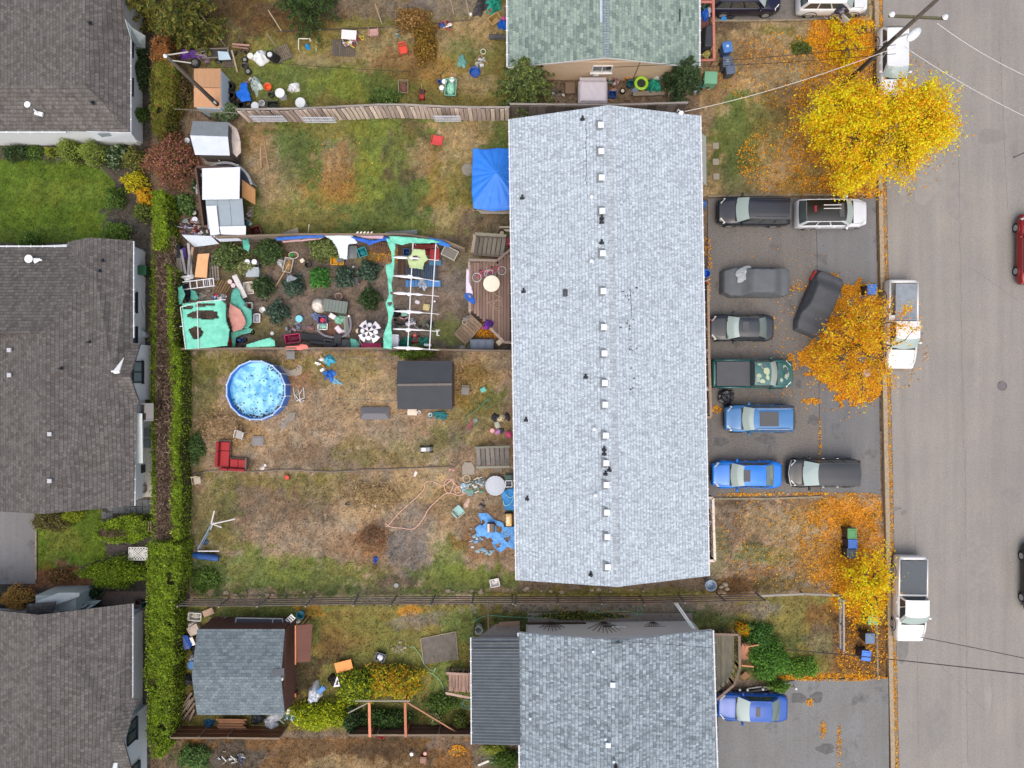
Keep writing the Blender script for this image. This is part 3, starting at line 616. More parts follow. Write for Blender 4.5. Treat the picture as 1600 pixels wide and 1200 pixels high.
# ---- 2 green shingle bungalow at the top
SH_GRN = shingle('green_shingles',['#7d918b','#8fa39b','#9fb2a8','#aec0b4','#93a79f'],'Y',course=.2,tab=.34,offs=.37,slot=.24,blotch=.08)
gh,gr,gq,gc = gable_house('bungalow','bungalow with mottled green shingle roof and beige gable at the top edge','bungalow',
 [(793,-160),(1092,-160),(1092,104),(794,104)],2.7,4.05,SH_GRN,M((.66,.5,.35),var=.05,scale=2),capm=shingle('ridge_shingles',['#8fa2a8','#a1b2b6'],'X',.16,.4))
g = G(); a = gr(939,0); b = gr(939,36); g.beam(a +Vector((0,0,.06)),b +Vector((0,0,.06)),.16,.05); g.obj('ridge_flashing',M('#c8d4dc'),gh)
g = G(); g.beam(gr(1062,15) +Vector((0,0,.04)),gr(1062,34) +Vector((0,0,.04)),.08,.06); g.obj('roof_vent',M('#3d4a4c'),gh)
wy = gc[2].y +.35; p = gq(Vector(((940 -800)*(CAM_H -1.5)/FPX,wy,1.45)))
window(gh,(p.x,p.y -.06,1.75),1.25,.9,-pi/2,pane='#4a5654')
g = G(); g.box((p.x -.3,p.y -.1,.75),(.35,.12,.25)); g.obj('meter_box',M('#e4e4e2'),gh)
g = G(); g.tube([(p.x +2.3,p.y -.07,0),(p.x +2.3,p.y -.07,2.9)],.03); g.obj('cable_conduit',M('#8d8272'),gh)
# ---- 3 blue-grey bungalow at the bottom
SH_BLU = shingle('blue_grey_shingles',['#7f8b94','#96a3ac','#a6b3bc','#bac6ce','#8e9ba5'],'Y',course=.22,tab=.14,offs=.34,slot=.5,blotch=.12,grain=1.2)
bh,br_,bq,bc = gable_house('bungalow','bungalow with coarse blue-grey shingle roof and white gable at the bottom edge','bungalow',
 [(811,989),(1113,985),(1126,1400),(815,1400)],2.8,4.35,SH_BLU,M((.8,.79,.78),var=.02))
for x,y in ((957,1069),(950,1163)): vent(bh,br_(x,y),.34,.14,M('#e8f0f4',var=.03))
for x,y in ((926,1016),(828,1120),(945,1152),(958,1187)):
 p = br_(x,y); g = G(); g.cyl(p,.08,.3,10); g.obj('pipe_vent',M('#dfe6ea',var=.02),bh)
pipe_vent(bh,br_(962,1198),.3)
g = G(); g.beam(br_(963,1004) +Vector((-.6,0,.1)),br_(963,1004) +Vector((.4,0,.1)),.05,.05); g.ball(br_(965,1003) +Vector((0,0,.15)),.09); g.obj('cable_bracket',M('#5a6064'),bh)
yw = bc[0].y -.35
px2 = lambda x,z: (x -800)*(CAM_H -z)/FPX
a = bq(Vector((px2(968,1.4),yw +.06,1.5))); window(bh,a,.75,.62,pi/2,pane='#e8eef0',name='window'); b = bq(Vector((px2(953,1.4),yw +.06,1.35))); window(bh,b,.55,.55,pi/2,frame='#3c3c3c',pane='#2e3436',bars=0)
g = G(); lo = bq(Vector((gc[0].x,0,0)))
xa,xb = bc[0].x +.6,bc[1].x -.6; o = bq(Vector((0,yw +.1,0)))
G().box(bq(Vector(((xa +xb)/2,yw +.09,.25))),(xb -xa,.06,.4)).obj('brown_skirting',M('#6b5648'),bh)
G().prism([tuple(bq(Vector((xa,yw +.12,0)))[:2]),tuple(bq(Vector((xb,yw +.12,0)))[:2]),tuple(bq(Vector((xb,yw +.75,0)))[:2]),tuple(bq(Vector((xa,yw +.75,0)))[:2])],0,.1).obj('foundation_ledge',M('#8f857e',var=.15,bump=.2),bh)
# fan trellises fixed to the white gable wall
for k,(x,n,zt,w) in enumerate(((862,7,1.5,1.7),(945,9,1.9,2.4),(1022,8,1.5,1.9))):
 g = G(); cx = px2(x,.8)
 for i in range(n):
  t = (i -(n -1)/2)/((n -1)/2); g.beam((cx +t*.08,yw +.2,.25),(cx +t*w/2,yw +.14,.35 +zt*(1 -.45*t*t)),.035,.02,up=(0,1,0))
 if k != 1:
  for f in (.5,.75): g.beam((cx -w/2*f,yw +.19,.3 +zt*f*.75),(cx +w/2*f,yw +.19,.3 +zt*f*.75),.03,.02,up=(0,1,0))
 one(g,'fan_trellis',wood('#5e4a3e','Z'),['leftmost dark wooden fan trellis on the white gable wall','middle fan trellis of splayed bare sticks on the white gable wall','rightmost dark wooden fan trellis on the white gable wall'][k],'trellis','fan trellises on the white gable wall')
# porch roof of corrugated sheet on the left side of the bungalow
p0,p1,p2,p3 = W(737,996,2.7),W(811,996,2.95),W(813,1165,2.95),W(738,1163,2.7)
pr = thing('porch','lean-to porch with dark ribbed metal roof left of the blue-grey bungalow','porch',((p0 +p2)/2).to_tuple()[:2] +(0,)); off = -Vector(pr.location)
N = 34; L0,L1 = p0 +off,p3 +off; R0,R1 = p1 +off,p2 +off; g = G()
Vv = []; Ff = []
for i in range(N*2 +1):
 t = i/(N*2); z = .035*(1 if i % 2 else -1); Vv += [L0.lerp(L1,t) +Vector((0,0,z)),R0.lerp(R1,t) +Vector((0,0,z))]
for i in range(N*2): Ff.append((i*2,i*2 +2,i*2 +3,i*2 +1))
g.add(Vv,Ff); rf = g.obj('roof',M('#6c747b',var=.16,scale=2,rough=.6),pr)
for y in (1004,1014): G().beam(W(740,y,2.76) +off +Vector((0,0,.04)),W(810,y,3.0) +off +Vector((0,0,.04)),.05,.03).obj('roof_batten',M('#7a7f7c'),rf)
gutter(pr,L0 +Vector((-.06,0,-.03)),L1 +Vector((-.06,0,-.03)),.1)
for p in (L0,L1,L0.lerp(L1,.5)): G().beam(Vector((p.x +.1,p.y,0)),Vector((p.x +.1,p.y,p.z -.05)),.1,.1).obj('post',wood('#8a7464','Z'),pr)
G().beam(L0 +Vector((.1,0,-.12)),L1 +Vector((.1,0,-.12)),.08,.14).obj('beam',wood('#8a7464','Y'),pr)
g = G(); g.slab([W(748,995,2.4) +off,W(812,995,2.4) +off,W(812,975,1.2) +off,W(775,975,1.2) +off],.06); g.obj('side_roof',M('#b7aba4',var=.15),pr)
g = G(); g.slab([W(775,980,1.9) +off,W(812,978,1.9) +off,W(812,970,1.8) +off,W(780,972,1.8) +off],.06); g.obj('fascia',wood('#6c5648','X'),pr)
# ---- hip and valley roofs of the three houses on the left
def poly_roof(name,label,planes,walls,mats,gut,vents,extra=None,wallm=None,zw=2.75):
 c = W(*walls[0][0],0); h = thing(name,label,'house',(c.x,c.y,0)); off = -Vector(h.location)
 for k,P in planes: G().slab([W(*p) +off for p in P],.12).obj('roof',mats[k],h)
 for poly in walls: wallbox(h,[W(x,y,0) +off for x,y in poly],zw,wallm)
 for a,b in gut: gutter(h,W(*a) +off,W(*b) +off)
 for v in vents: vent(h,W(*v) +off,.28,.12,M('#cfcfd3',var=.03))
 return h,off
TG = ['#66625f','#706c69','#787471','#827d7a','#6b6764']
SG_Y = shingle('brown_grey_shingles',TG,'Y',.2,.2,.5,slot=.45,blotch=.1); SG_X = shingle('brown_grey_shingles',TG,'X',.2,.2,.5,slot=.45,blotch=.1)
SG = {'Y': SG_Y,'X': SG_X}; PALE = M((.66,.68,.69),var=.04)
# middle left house
zr = 5.1
mh_,mo = poly_roof('house','house with dark brown-grey hip roof and side gable in the middle of the left edge',
  [('Y',[(208,376,2.9),(208,536,2.9),(176,588,3.9),(214,632,2.9),(210,790,2.9),(68,803,zr),(66,520,zr),(139,432,4.0),(140,371,4.0)]),
   ('Y',[(140,371,4.0),(139,432,4.0),(105,386,2.9),(105,378,2.9)]),
   ('X',[(-160,386,2.9),(105,386,2.9),(139,432,4.0),(66,520,zr),(-60,520,zr)]),
   ('Y',[(66,520,zr),(68,803,zr),(-80,795,2.9),(-80,500,2.9)]),
   ('X',[(176,588,3.9),(203,588,4.0),(219,536,2.9),(208,536,2.9)]),('X',[(176,588,3.9),(214,632,2.9),(217,628,2.9),(203,588,4.0)])],
  [[(-60,405),(226,392),(226,776),(-60,776)]],SG,[((-100,385,2.85),(105,385,2.85)),((209,377,2.85),(209,528,2.85)),((211,645,2.85),(211,790,2.85))],
  [(16,547,4.6),(16,586,4.5),(79,678,zr -.15),(79,751,zr -.15)],wallm=PALE)
# side gable with a window, standing proud of the long wall
gx = px2(236,0) ; ga,gb = (600 -540)*CAM_H/FPX,(600 -624)*CAM_H/FPX
P = [Vector((gx,ga,0)),Vector((gx,gb,0)),Vector((gx,gb,2.8)),Vector((gx,(ga +gb)/2,3.9)),Vector((gx,ga,2.8))]
g = G(); g.add([p +mo for p in P] +[p +mo +Vector((-.5,0,0)) for p in P],[(0,1,2,3,4),(9,8,7,6,5),(0,5,6,1),(1,6,7,2),(2,7,8,3),(3,8,9,4),(4,9,5,0)]); g.obj('gable_wall',M((.76,.77,.78),var=.03),mh_)
window(mh_,Vector((gx +.06,(ga +gb)/2,1.9)) +mo,1.35,1.1,0,frame='#2e3238',pane='#9db0b5')
for y in (470,525): window(mh_,Vector((px2(226,0) +.06,(600 -y)*.0412,1.7)) +mo,1.2,.8,0,frame='#3a3e44',pane='#6f7b80')
for x,y,z in ((162,408,3.8),(157,424,3.9),(141,535,4.3),(97,576,4.8)): pipe_vent(mh_,W(x,y,z) +mo,.22)
p = W(52,406,3.2) +mo; g = G(); g.tube([p,p +Vector((.3,0,.4)),p +Vector((.75,-.02,.45))],.04); g.lathe(p +Vector((-.05,0,.25)),[(.02,0),(.2,.05),(.26,.12)],16); g.box(p +Vector((.6,-.1,.45)),(.5,.08,.06)); g.box(p +Vector((.45,-.14,.4)),(.3,.2,.04),.5)
one(g,'satellite_dish',WHITE,'white satellite dish and bracket on the dark roof of the middle left house','satellite dish',loc=mh_.location)
# top left house
th_,to = poly_roof('house','house with brown-grey hip roof and white gutters in the top left corner',
  [('Y',[(184,-60,3.6),(199,50,2.9),(204,62,2.9),(204,207,2.9),(133,133,4.4),(133,-60,4.4)]),
   ('X',[(204,207,2.9),(150,206,2.9),(110,205,2.9),(-120,205,2.9),(-40,133,4.4),(133,133,4.4)]),('Y',[(133,-60,4.4),(133,133,4.4),(-40,133,4.4),(-40,-60,4.4)])],
  [[(-60,-60),(222,-60),(222,226),(-60,226)]],SG,[((204.5,62,2.85),(204.5,208,2.85)),((-100,207,2.85),(104,207,2.85))],[(2,12,4.2)],wallm=PALE)
g = G(); g.slab([W(135,206,2.95) +to,W(205,208,2.95) +to,W(215,222,1.6) +to,W(152,220,1.9) +to],.05); g.obj('entry_roof',M('#dfe3e6',var=.06,rough=.5),th_)
g = G(); g.slab([W(152,209,2.98) +to,W(170,208,2.98) +to,W(178,215,2.3) +to,W(160,215,2.3) +to],.02); g.obj('skylight_pane',glass('#b8c4ca'),th_)
g = G(); g.slab([W(195,30,3.4) +to,W(205,42,2.9) +to,W(226,55,1.9) +to,W(226,75,.8) +to,W(212,72,1.5) +to,W(204,60,2.9) +to],.06); g.obj('side_gable',M('#c6cecf',var=.08),th_)
for y in (80,140): window(th_,Vector((px2(222,0) +.06,(600 -y)*.0423,1.9)) +to,1.0,.8,0,frame='#30343a',pane='#7c888c')
for x,y,z in ((142,38,4.35),(146,162,3.9)): pipe_vent(th_,W(x,y,z) +to,.26)
p = W(53,172,3.5) +to; g = G(); g.tube([p,p +Vector((.25,-.1,.35)),p +Vector((.45,-.3,.35))],.035); g.lathe(p +Vector((-.15,.2,.3)),[(.02,0),(.15,.04),(.2,.1)],14); g.box(p +Vector((.45,-.3,.2)),(.5,.25,.12),-.3)
one(g,'satellite_dish',WHITE,'white satellite dish on the roof of the top left house','satellite dish',loc=th_.location)
# bottom left house
bh2,bo = poly_roof('house','house with brown-grey roof and corner gable window in the bottom left corner',
  [('Y',[(207,943,2.9),(207,1091,2.9),(176,1130,3.7),(176,1340,3.7),(62,1340,zr),(60,961,zr)]),('Y',[(60,961,zr),(62,1340,zr),(-120,1340,2.9),(-120,940,2.9)]),
   ('X',[(176,1130,3.7),(207,1091,2.9),(215,1092,2.9),(194,1162,3.9),(176,1162,3.9)]),('X',[(176,1162,3.9),(194,1162,3.9),(214,1232,2.9),(176,1232,3.2)])],
  [[(-60,952),(222,952),(222,1320),(-60,1320)]],SG,[((207.5,943,2.85),(207.5,1090,2.85))],[(75,1008,4.7),(75,1077,4.7),(11,1199,4.2)],wallm=PALE)
gx = px2(230,0); ga,gb = (600 -1100)*.0433,(600 -1230)*.0433
P = [Vector((gx,ga,0)),Vector((gx,gb,0)),Vector((gx,gb,2.8)),Vector((gx,(ga +gb)/2,3.9)),Vector((gx,ga,2.8))]
g = G(); g.add([p +bo for p in P] +[p +bo +Vector((-.6,0,0)) for p in P],[(0,1,2,3,4),(9,8,7,6,5),(0,5,6,1),(1,6,7,2),(2,7,8,3),(3,8,9,4),(4,9,5,0)]); g.obj('gable_wall',M((.66,.71,.73),var=.03),bh2)
window(bh2,Vector((gx +.06,px2(0,0)*0 +(600 -1146)*.0412,2.1)) +bo,1.35,1.0,0,frame='#2c3a40',pane='#4f6466')
window(bh2,Vector((gx +.06,(600 -1215)*.0412,1.8)) +bo,1.0,1.0,0,frame='#2c3a40',pane='#4f6466')
g = G(); g.box(W(88,942,2.2) +bo +Vector((0,0,-1.1)),(2.6,1.0,2.3)); g.obj('entry_block',M('#cdd4d3',var=.05),bh2)
g = G(); g.slab([W(56,940,2.9) +bo,W(92,926,2.6) +bo,W(124,926,2.6) +bo,W(124,932,2.6) +bo,W(85,946,2.9) +bo,W(80,958,3) +bo,W(50,950,3) +bo],.06); g.obj('flat_roof',M('#cfd4d3',var=.05),bh2)
g = G(); g.slab([W(42,944,3.3) +bo,W(87,940,3.3) +bo,W(82,962,3.2) +bo,W(40,958,3.4) +bo],.08); g.obj('small_roof',SG_X,bh2)
g = G(); g.slab([W(92,956,1.6) +bo,W(118,944,1.6) +bo,W(145,945,1.6) +bo,W(128,956,1.6) +bo],.05); g.obj('glazed_panel',glass('#7d8a90'),bh2)
for t in (0,.33,.66,1): G().beam((W(92,956,1.62) +bo).lerp(W(128,956,1.62) +bo,t),(W(118,944,1.62) +bo).lerp(W(145,945,1.62) +bo,t),.06,.05).obj('glazing_bar',WHITE,bh2)
g = G(); g.slab([W(124,940,1.0) +bo,W(158,938,1.0) +bo,W(140,952,1.0) +bo,W(130,952,1.0) +bo],.05); g.obj('ledge',M('#c9d2d0'),bh2)
# ================================================================ VEHICLES
BLACK = M('#2a2b2d',rough=.55,var=.05); TYRE = M('#2b2a29',rough=.9,var=.1); ALLOY = M('#c8cacc',rough=.3,metal=.6,var=.02); CHROME = M('#d8dadc',rough=.18,metal=.9,var=0); LAMP = M('#f2f2ee',rough=.12,var=0,spec=.9); RED_L = M('#b5302a',rough=.2,var=0,spec=.8); DARKTRIM = M('#3b3d40',rough=.5,var=.05)
def wheel_on(parent,x,y,r=.33,w=.22,side=1,rim=ALLOY):
 R = Matrix.Rotation(pi/2,4,'X'); g = G()
 g.lathe((x,y +w/2,r),[(r*.62,0),(r*.95,.01),(r,.04),(r,w -.04),(r*.95,w -.01),(r*.62,w)],22,R)
 wl = g.obj('wheel',TYRE,parent,smooth=True)
 g = G(); yo = y +side*(w/2 -.01); g.lathe((x,yo,r),[(r*.6,-.012),(r*.64,.0),(r*.6,.014)],20,R)
 for i in range(5): a = 2*pi*i/5; g.beam((x,yo,r),(x +r*.6*cos(a),yo,r +r*.6*sin(a)),.07,.03,up=(0,1,0))
 g.lathe((x,yo +side*.0,r),[(.06,-.02),(.05,.02)],10,R); g.obj('rim',rim,wl); return wl
def smoothstep(a,b,x): t = min(1,max(0,(x -a)/(b -a))); return t*t*(3 -2*t)
def car(name,label,cat,cx,cy,rz,L,Wd,col,kind='sedan',h=1.45,roofcol=None,group='cars parked on the street and in front of the row house',zb=0.,sunroof=None,rails=None,rim=ALLOY,matb=None,lights=True,mirrors=True):
 """x forward. kind: sedan, suv, van, pickup"""
 p = W(cx,cy,zb +.9); c = thing(name,label,cat,(p.x,p.y,zb),rz,group)
 body = matb or paint(col); hw = Wd/2; k = kind
 hood_z = {'sedan': .92,'suv': 1.08,'van': 1.08,'pickup': 1.12}[k]*(h/{'sedan': 1.45,'suv': 1.75,'van': 1.75,'pickup': 1.85}[k]) ** .5
 # positions along the length as fractions from the rear
 cowl,wtop,rtop,deck = {'sedan': (.72,.575,.27,.14),'suv': (.74,.62,.07,.01),'van': (.79,.64,.08,.015),'pickup': (.755,.66,.475,.455)}[k]
 X = lambda f: (f -.5)*L
 belt = hood_z +{'sedan': .03,'suv': .06,'van': .02,'pickup': .05}[k]
 def half(f):      # plan outline, rounded nose and tail
  nose = (1 -smoothstep(.86,1.0,f)*(.20 if k != 'pickup' else .12)); tail = 1 -(1 -smoothstep(0,.10,f))*(.13 if k in ('sedan','van') else .06)
  return hw*nose*tail
 def top(f):
  if f > cowl: return belt -(belt -hood_z*.83)*smoothstep(cowl,1.0,f) ** 1.2
  if f < deck: return belt -(.07 if k == 'sedan' else .02)*(1 -f/max(deck,.01))
  return belt
 fr = [0,.012,.03,.06,.1,.15,.2,.26,.33,.4,.47,.54,.6,.66,.72,.78,.83,.88,.92,.95,.975,.99,1.0]
 bed = k == 'pickup'; g = G(); secs = []
 for f in fr:
  w = half(f); t = top(f); e = 1.0
  if f in (0,1.0): e = .93; 
  lo = .30 if 0 < f < 1 else .42
  if f == 1.0: t -= .16
  if f == 0: t -= .06
  secs.append([(X(f),s*w*a*e,z) for s,a,z in ((-1,.80,lo -.05),(-1,.97,lo),(-1,1.0,.55),(-1,1.0,t -.22),(-1,.965,t -.07),(-1,.88,t -.012),(-1,.6,t +.02),(0,0,t +.03),(1,.6,t +.02),(1,.88,t -.012),(1,.965,t -.07),(1,1.0,t -.22),(1,1.0,.55),(1,.97,lo),(1,.80,lo -.05))])
 n = len(secs[0]); vs = [v for s in secs for v in s]; fs = []
 for i in range(len(secs) -1):
  for j in range(n -1):
   a = i*n +j
   if bed and 4 <= j <= 9 and .03 <= fr[i] and fr[i +1] <= .46: continue        # open load bed
   fs.append((a,a +n,a +n +1,a +1))
 fs.append(tuple(range(n))); fs.append(tuple(reversed(range((len(secs) -1)*n,len(secs)*n)))); g.add(vs,fs)
 if bed:   # bed walls inside and floor
  z0 = .62; a,b = X(.03),X(.455); w = hw*.90
  g.add([(a,-w,z0),(b,-w,z0),(b,w,z0),(a,w,z0),(a,-w,belt -.04),(b,-w,belt -.04),(b,w,belt -.04),(a,w,belt -.04)],[(0,1,2,3),(0,4,5,1),(2,6,7,3),(1,5,6,2),(3,7,4,0)])
  for s in (-1,1): g.box(((a +b)/2,s*hw*.93,belt -.02),(b -a +.1,hw*.12,.06))
  g.box((a,0,belt -.05),(.07,hw*1.84,.08)); g.box((b +.02,0,belt -.03),(.06,hw*1.84,.08))
 g.obj('body',body,c,smooth=True)
 # greenhouse
 bw0,bw1 = hw*.90,hw*(.74 if k in ('sedan',) else .78 if k != 'van' else .76); rz_ = h
 A = [X(cowl),X(wtop),X(rtop),X(deck)]; mid = .5*(A[1] +A[2]); zr1 = h -.03
 def pt(x,s,w,z): return Vector((x,s*w,z))
 glm = glass('#c0cecb'); gld = glass('#4a5254')  # glm is pale: the sky's reflection is painted into the windscreen colour
 def curved(xa,xb,wa,wb,za,zb_,bow=.10,n=8,off=0.):      # a windscreen, bowed forward in the middle
  g = G(); vs = []; m = 4
  for i in range(m +1):
   t = i/m
   for j in range(n +1):
    u = -1 +2*j/n; q = (1 -u*u); sg = 1 if xa > xb else -1
    vs.append((xa +(xb -xa)*t +sg*bow*q*(1 -.4*t) +off*sg,u*(wa +(wb -wa)*t),za +(zb_ -za)*t +.03*q +.02*sin(pi*t)))
  g.add(vs,[(i*(n +1) +j,i*(n +1) +j +1,(i +1)*(n +1) +j +1,(i +1)*(n +1) +j) for i in range(m) for j in range(n)]); return g
 dk = G()   # dark surround and structure under the glass
 dk.add([pt(A[0],-1,bw0,belt),pt(A[0],1,bw0,belt),pt(A[3],1,bw0,belt),pt(A[3],-1,bw0,belt),pt(A[1],-1,bw1,zr1 -.02),pt(A[1],1,bw1,zr1 -.02),pt(A[2],1,bw1,zr1 -.02),pt(A[2],-1,bw1,zr1 -.02)],
           [(0,1,5,4),(1,2,6,5),(2,3,7,6),(3,0,4,7),(4,5,6,7)]); dk.obj('pillars',body if k != 'x' else BLACK,c)
 ws = curved(A[0] +.02,A[1],bw0*.97,bw1*.97,belt +.03,zr1 +.0,.13); ws.obj('windscreen',glm,c,smooth=True)
 wp = G()
 for s in (-.35,.3): wp.beam((A[0] +.1,s*hw -.25,belt +.055),(A[0] +.02,s*hw +.35,belt +.07),.03,.02)
 wp.obj('wiper',BLACK,c)
 ck = G(); ck.box((A[0] +.13,0,belt +.012),(.12,bw0*1.75,.03)); ck.obj('cowl',BLACK,c)
 rw = curved(A[3] -.01,A[2],bw0*.9,bw1*.9,belt +.05,zr1 -.02,.05 if k != 'pickup' else .0); rw.obj('rear_window',gld if k != 'sedan' else glass('#7d8f8c'),c,smooth=True)
 for s in (-1,1):
  sg = G(); y0,y1 = bw0 +.012,bw1 +.014; zb0,zt = belt +.04,zr1 -.07
  xs = [(.1,.1),(.48,.5)],[(.52,.53),(.93,.88)]
  if k in ('suv','van'): xs = [(.07,.1),(.37,.38)],[(.40,.41),(.66,.66)],[(.69,.69),(.95,.93)]
  if k == 'pickup': xs = ([(.1,.12),(.55,.56)],[(.6,.6),(.92,.9)])
  for (b0,t0),(b1,t1) in xs:
   q = lambda f0,f1,f: f0 +(f1 -f0)*f
   sg = G(); P = [pt(q(A[0],A[3],b0),s,y0,zb0),pt(q(A[0],A[3],b1),s,y0,zb0),pt(q(A[1],A[2],t1),s,y1,zt),pt(q(A[1],A[2],t0),s,y1,zt)]
   sg.add(P,[(0,1,2,3)]); sg.obj('side_window',gld,c)
 g = G(); vs = []; m = 8; n2 = 6    # crowned roof skin
 for i in range(m +1):
  for j in range(n2 +1):
   u = -1 +2*j/n2; t = i/m; x = A[1] +(A[2] -A[1])*t +(.09*(1 -u*u) if i == 0 else 0)
   vs.append((x,u*bw1*1.02,zr1 +.0 +.05*(1 -u*u)*sin(pi*(.12 +.76*t)) +.015 -(.05 if abs(u) == 1 else 0)))
 g.add(vs,[(i*(n2 +1) +j,(i +1)*(n2 +1) +j,(i +1)*(n2 +1) +j +1,i*(n2 +1) +j +1) for i in range(m) for j in range(n2)])
 rf = g.obj('roof',paint(roofcol) if roofcol else body,c,smooth=True)
 if sunroof:
  a,b,w = sunroof; g = G(); g.box(((a +b)/2*L,0,zr1 +.072),((b -a)*L,w,.015)); g.obj('sunroof',M('#5c5d60',rough=.25,var=.05),rf)
 if rails:
  for s in (-1,1): g = G(); g.tube([(A[1] -.15,s*bw1*.93,zr1 +.03),(A[1] -.3,s*bw1*.93,zr1 +.09),(A[2] +.35,s*bw1*.93,zr1 +.09),(A[2] +.2,s*bw1*.93,zr1 +.03)],.022); g.obj('roof_rail',M(rails,rough=.3,metal=.5,var=0),rf)
 wr = .34 if k == 'sedan' else .38
 for f in (.195,.815):
  for s in (-1,1):
   wheel_on(c,X(f),s*(hw -.12),wr,.24,s,rim)
   g = G(); xx = X(f); w = half(f) +.006
   pts = [(xx +(wr +.09)*cos(a),s*w,wr +(wr +.09)*sin(a)) for a in [pi*i/10 for i in range(11)]]; g.tube(pts,.028,5); g.obj('wheel_arch',BLACK if k != 'sedan' else body,c)
 if mirrors:
  for s in (-1,1): g = G(); g.ball((A[0] -.28,s*(hw +.09),belt +.06),.12,10,6,sq=(.75,1.1,.8)); g.beam((A[0] -.24,s*(hw -.1),belt +.02),(A[0] -.26,s*(hw +.04),belt +.03),.05,.05); g.obj('mirror',body,c,smooth=True)
 if lights:
  for s in (-1,1):
   fx = .955; g = G(); w = half(.965)
   g.add([(X(.915),s*half(.915)*.985,hood_z*.84),(X(.985),s*half(.985)*.72,hood_z*.80),(X(.962),s*half(.96)*.60,hood_z*.88 +.02),(X(.90),s*half(.9)*.90,hood_z*.9 +.035),(X(.93),s*(half(.93) +.004),hood_z*.70),(X(.992),s*half(.99)*.80,hood_z*.68)],[(0,1,2,3),(0,4,5,1)]); g.obj('headlight',LAMP,c)
   g = G(); g.box((X(.012),s*hw*.76,belt -.2),(.10,hw*.26,.16 if k != 'van' else .3),taper=.95); g.obj('tail_light',RED_L,c,bevel=.02)
  g = G(); g.box((X(.995),0,.52),(.06,hw*1.0,.26)); g.obj('grille',BLACK,c,bevel=.02)
 g = G(); 
 for s in (-1,1):
  for f in ((.5,.3) if k != 'pickup' else (.52,)): g.beam((X(f),s*(hw +.012),belt -.18),(X(f) +.16,s*(hw +.012),belt -.18),.03,.03)
 hd = g.obj('door_handle',CHROME if k == 'van' else body,c); tag(hd,kind='stuff')
 # shut lines of the bonnet, cut as thin dark strips
 g = G()
 for s in (-1,1): g.tube([(X(f),s*half(f)*.78,top(f) +.012) for f in (cowl +.02,.84,.92)],.008,4)
 sh = g.obj('bonnet_gap',BLACK,c); tag(sh,kind='stuff')
 return c,dict(L=L,hw=hw,belt=belt,roof=rf,X=X,zr=zr1,A=A,bw1=bw1,body=body)
def span(x0,x1,z=.9): return S(x1 -x0,z)
c,d = car('parked_car','dark grey boxy off-roader facing the row house, top left of the parking area','SUV',1178,330,pi -.01,4.75,1.85,'#4d4f56','suv',1.78)
g = G()
for i in range(5): g.beam((-1.9,-.56 +i*.28,d['zr'] +.055),(.1,-.56 +i*.28,d['zr'] +.055),.03,.025)
tag(g.obj('roof_rib',M('#3f4147'),d['roof']),kind='stuff')
c,d = car('parked_car','silver white SUV with black roof parked nose to the street','SUV',1300,333,.01,4.65,1.9,'#eef0f3','suv',1.72,roofcol='#3c3d41',sunroof=(.02,.09,.9))
for s in (.1,.33): G().box((-.35,s,d['zr'] +.085),(1.15,.045,.03)).obj('roof_bar',M('#e8e8ea'),d['roof'])
G().box((-1.45,.1,d['zr'] +.07),(.16,.4,.02)).obj('red_badge',M('#a03040'),d['roof'])
c,d = car('parked_car','matt dark grey saloon with greyish windscreen beside the front railing','car',1160,512,pi,4.2,1.75,'#575a60','sedan',1.38,sunroof=(-.06,.04,.7))
c,d = car('parked_truck','green pickup with camouflage bonnet and dark bed cover','pickup truck',1176,584,0,5.4,1.92,'#5a8583','pickup',1.75,zb=0)
g = G(); g.box((-1.39,0,d['belt'] +.05),(2.2,1.62,.07)); g.obj('bed_cover',M('#55575e',rough=.45,var=.12,scale=2),c,bevel=.02)
G().box((-2.58,0,.75),(.18,1.9,.35)).obj('rear_bumper',BLACK,c,bevel=.03)
rdc = random.Random(12)
def camo(parent,name,x0,x1,w,zf,n,cols,seed):
 rd = random.Random(seed)
 for k in range(n):
  x = rd.uniform(x0,x1); y = rd.uniform(-w,w); g = G(); r = rd.uniform(.12,.26); m = 9
  P = [(min(x1,max(x0,x +r*rd.uniform(.5,1.2)*cos(2*pi*i/m))),min(w,max(-w,y +r*rd.uniform(.5,1.3)*sin(2*pi*i/m)))) for i in range(m)]
  g.add([(a,b,zf(a,b) +.004 +k*.0012) for a,b in P],[tuple(range(m))]); g.obj(name,M(cols[k % len(cols)],rough=.35,var=.05,coat=.4),parent)
camo(c,'camouflage_patch',1.55,2.35,.62,lambda x,y: d['belt'] +.035 -(x -1.35)*.10*max(0,x -1.2) -.02*abs(y),8,['#a9b7ab','#3d5f60','#b8c4b4'],5)
camo(d['roof'],'camouflage_patch',-.05,.8,.66,lambda x,y: d['zr'] +.062 -.035*abs(y),12,['#b9c3a6','#9fb3a4','#c6cda9','#47696a'],8)
c,d = car('parked_car','steel blue estate car with chrome roof rails','car',1187,654,pi,4.55,1.83,'#5c92c8','suv',1.58,sunroof=(-.22,.05,.95),rails='#c9d3e2')
c,d = car('parked_car','bright blue saloon at the bottom left of the parking area','car',1168,742,pi,4.6,1.8,'#2a98ea','sedan',1.42,sunroof=(.0,.09,.75))
c,d = car('parked_car','black minivan with chrome grille behind the bright blue saloon','minivan',1288,739,pi,4.75,1.9,'#56585c','van',1.72)
for s in (-1,1): G().tube([(2.2,s*.85,.95),(2.33,s*.5,.98),(2.4,0,.99)],.03).obj('chrome_strip',CHROME,c)
c,d = car('parked_car','royal blue saloon in the driveway beside the blue-grey bungalow','car',1177,1107,pi -.02,4.6,1.8,'#3572c6','sedan',1.42,sunroof=(-.06,.0,.6),group='cars parked on the street and in front of the row house')
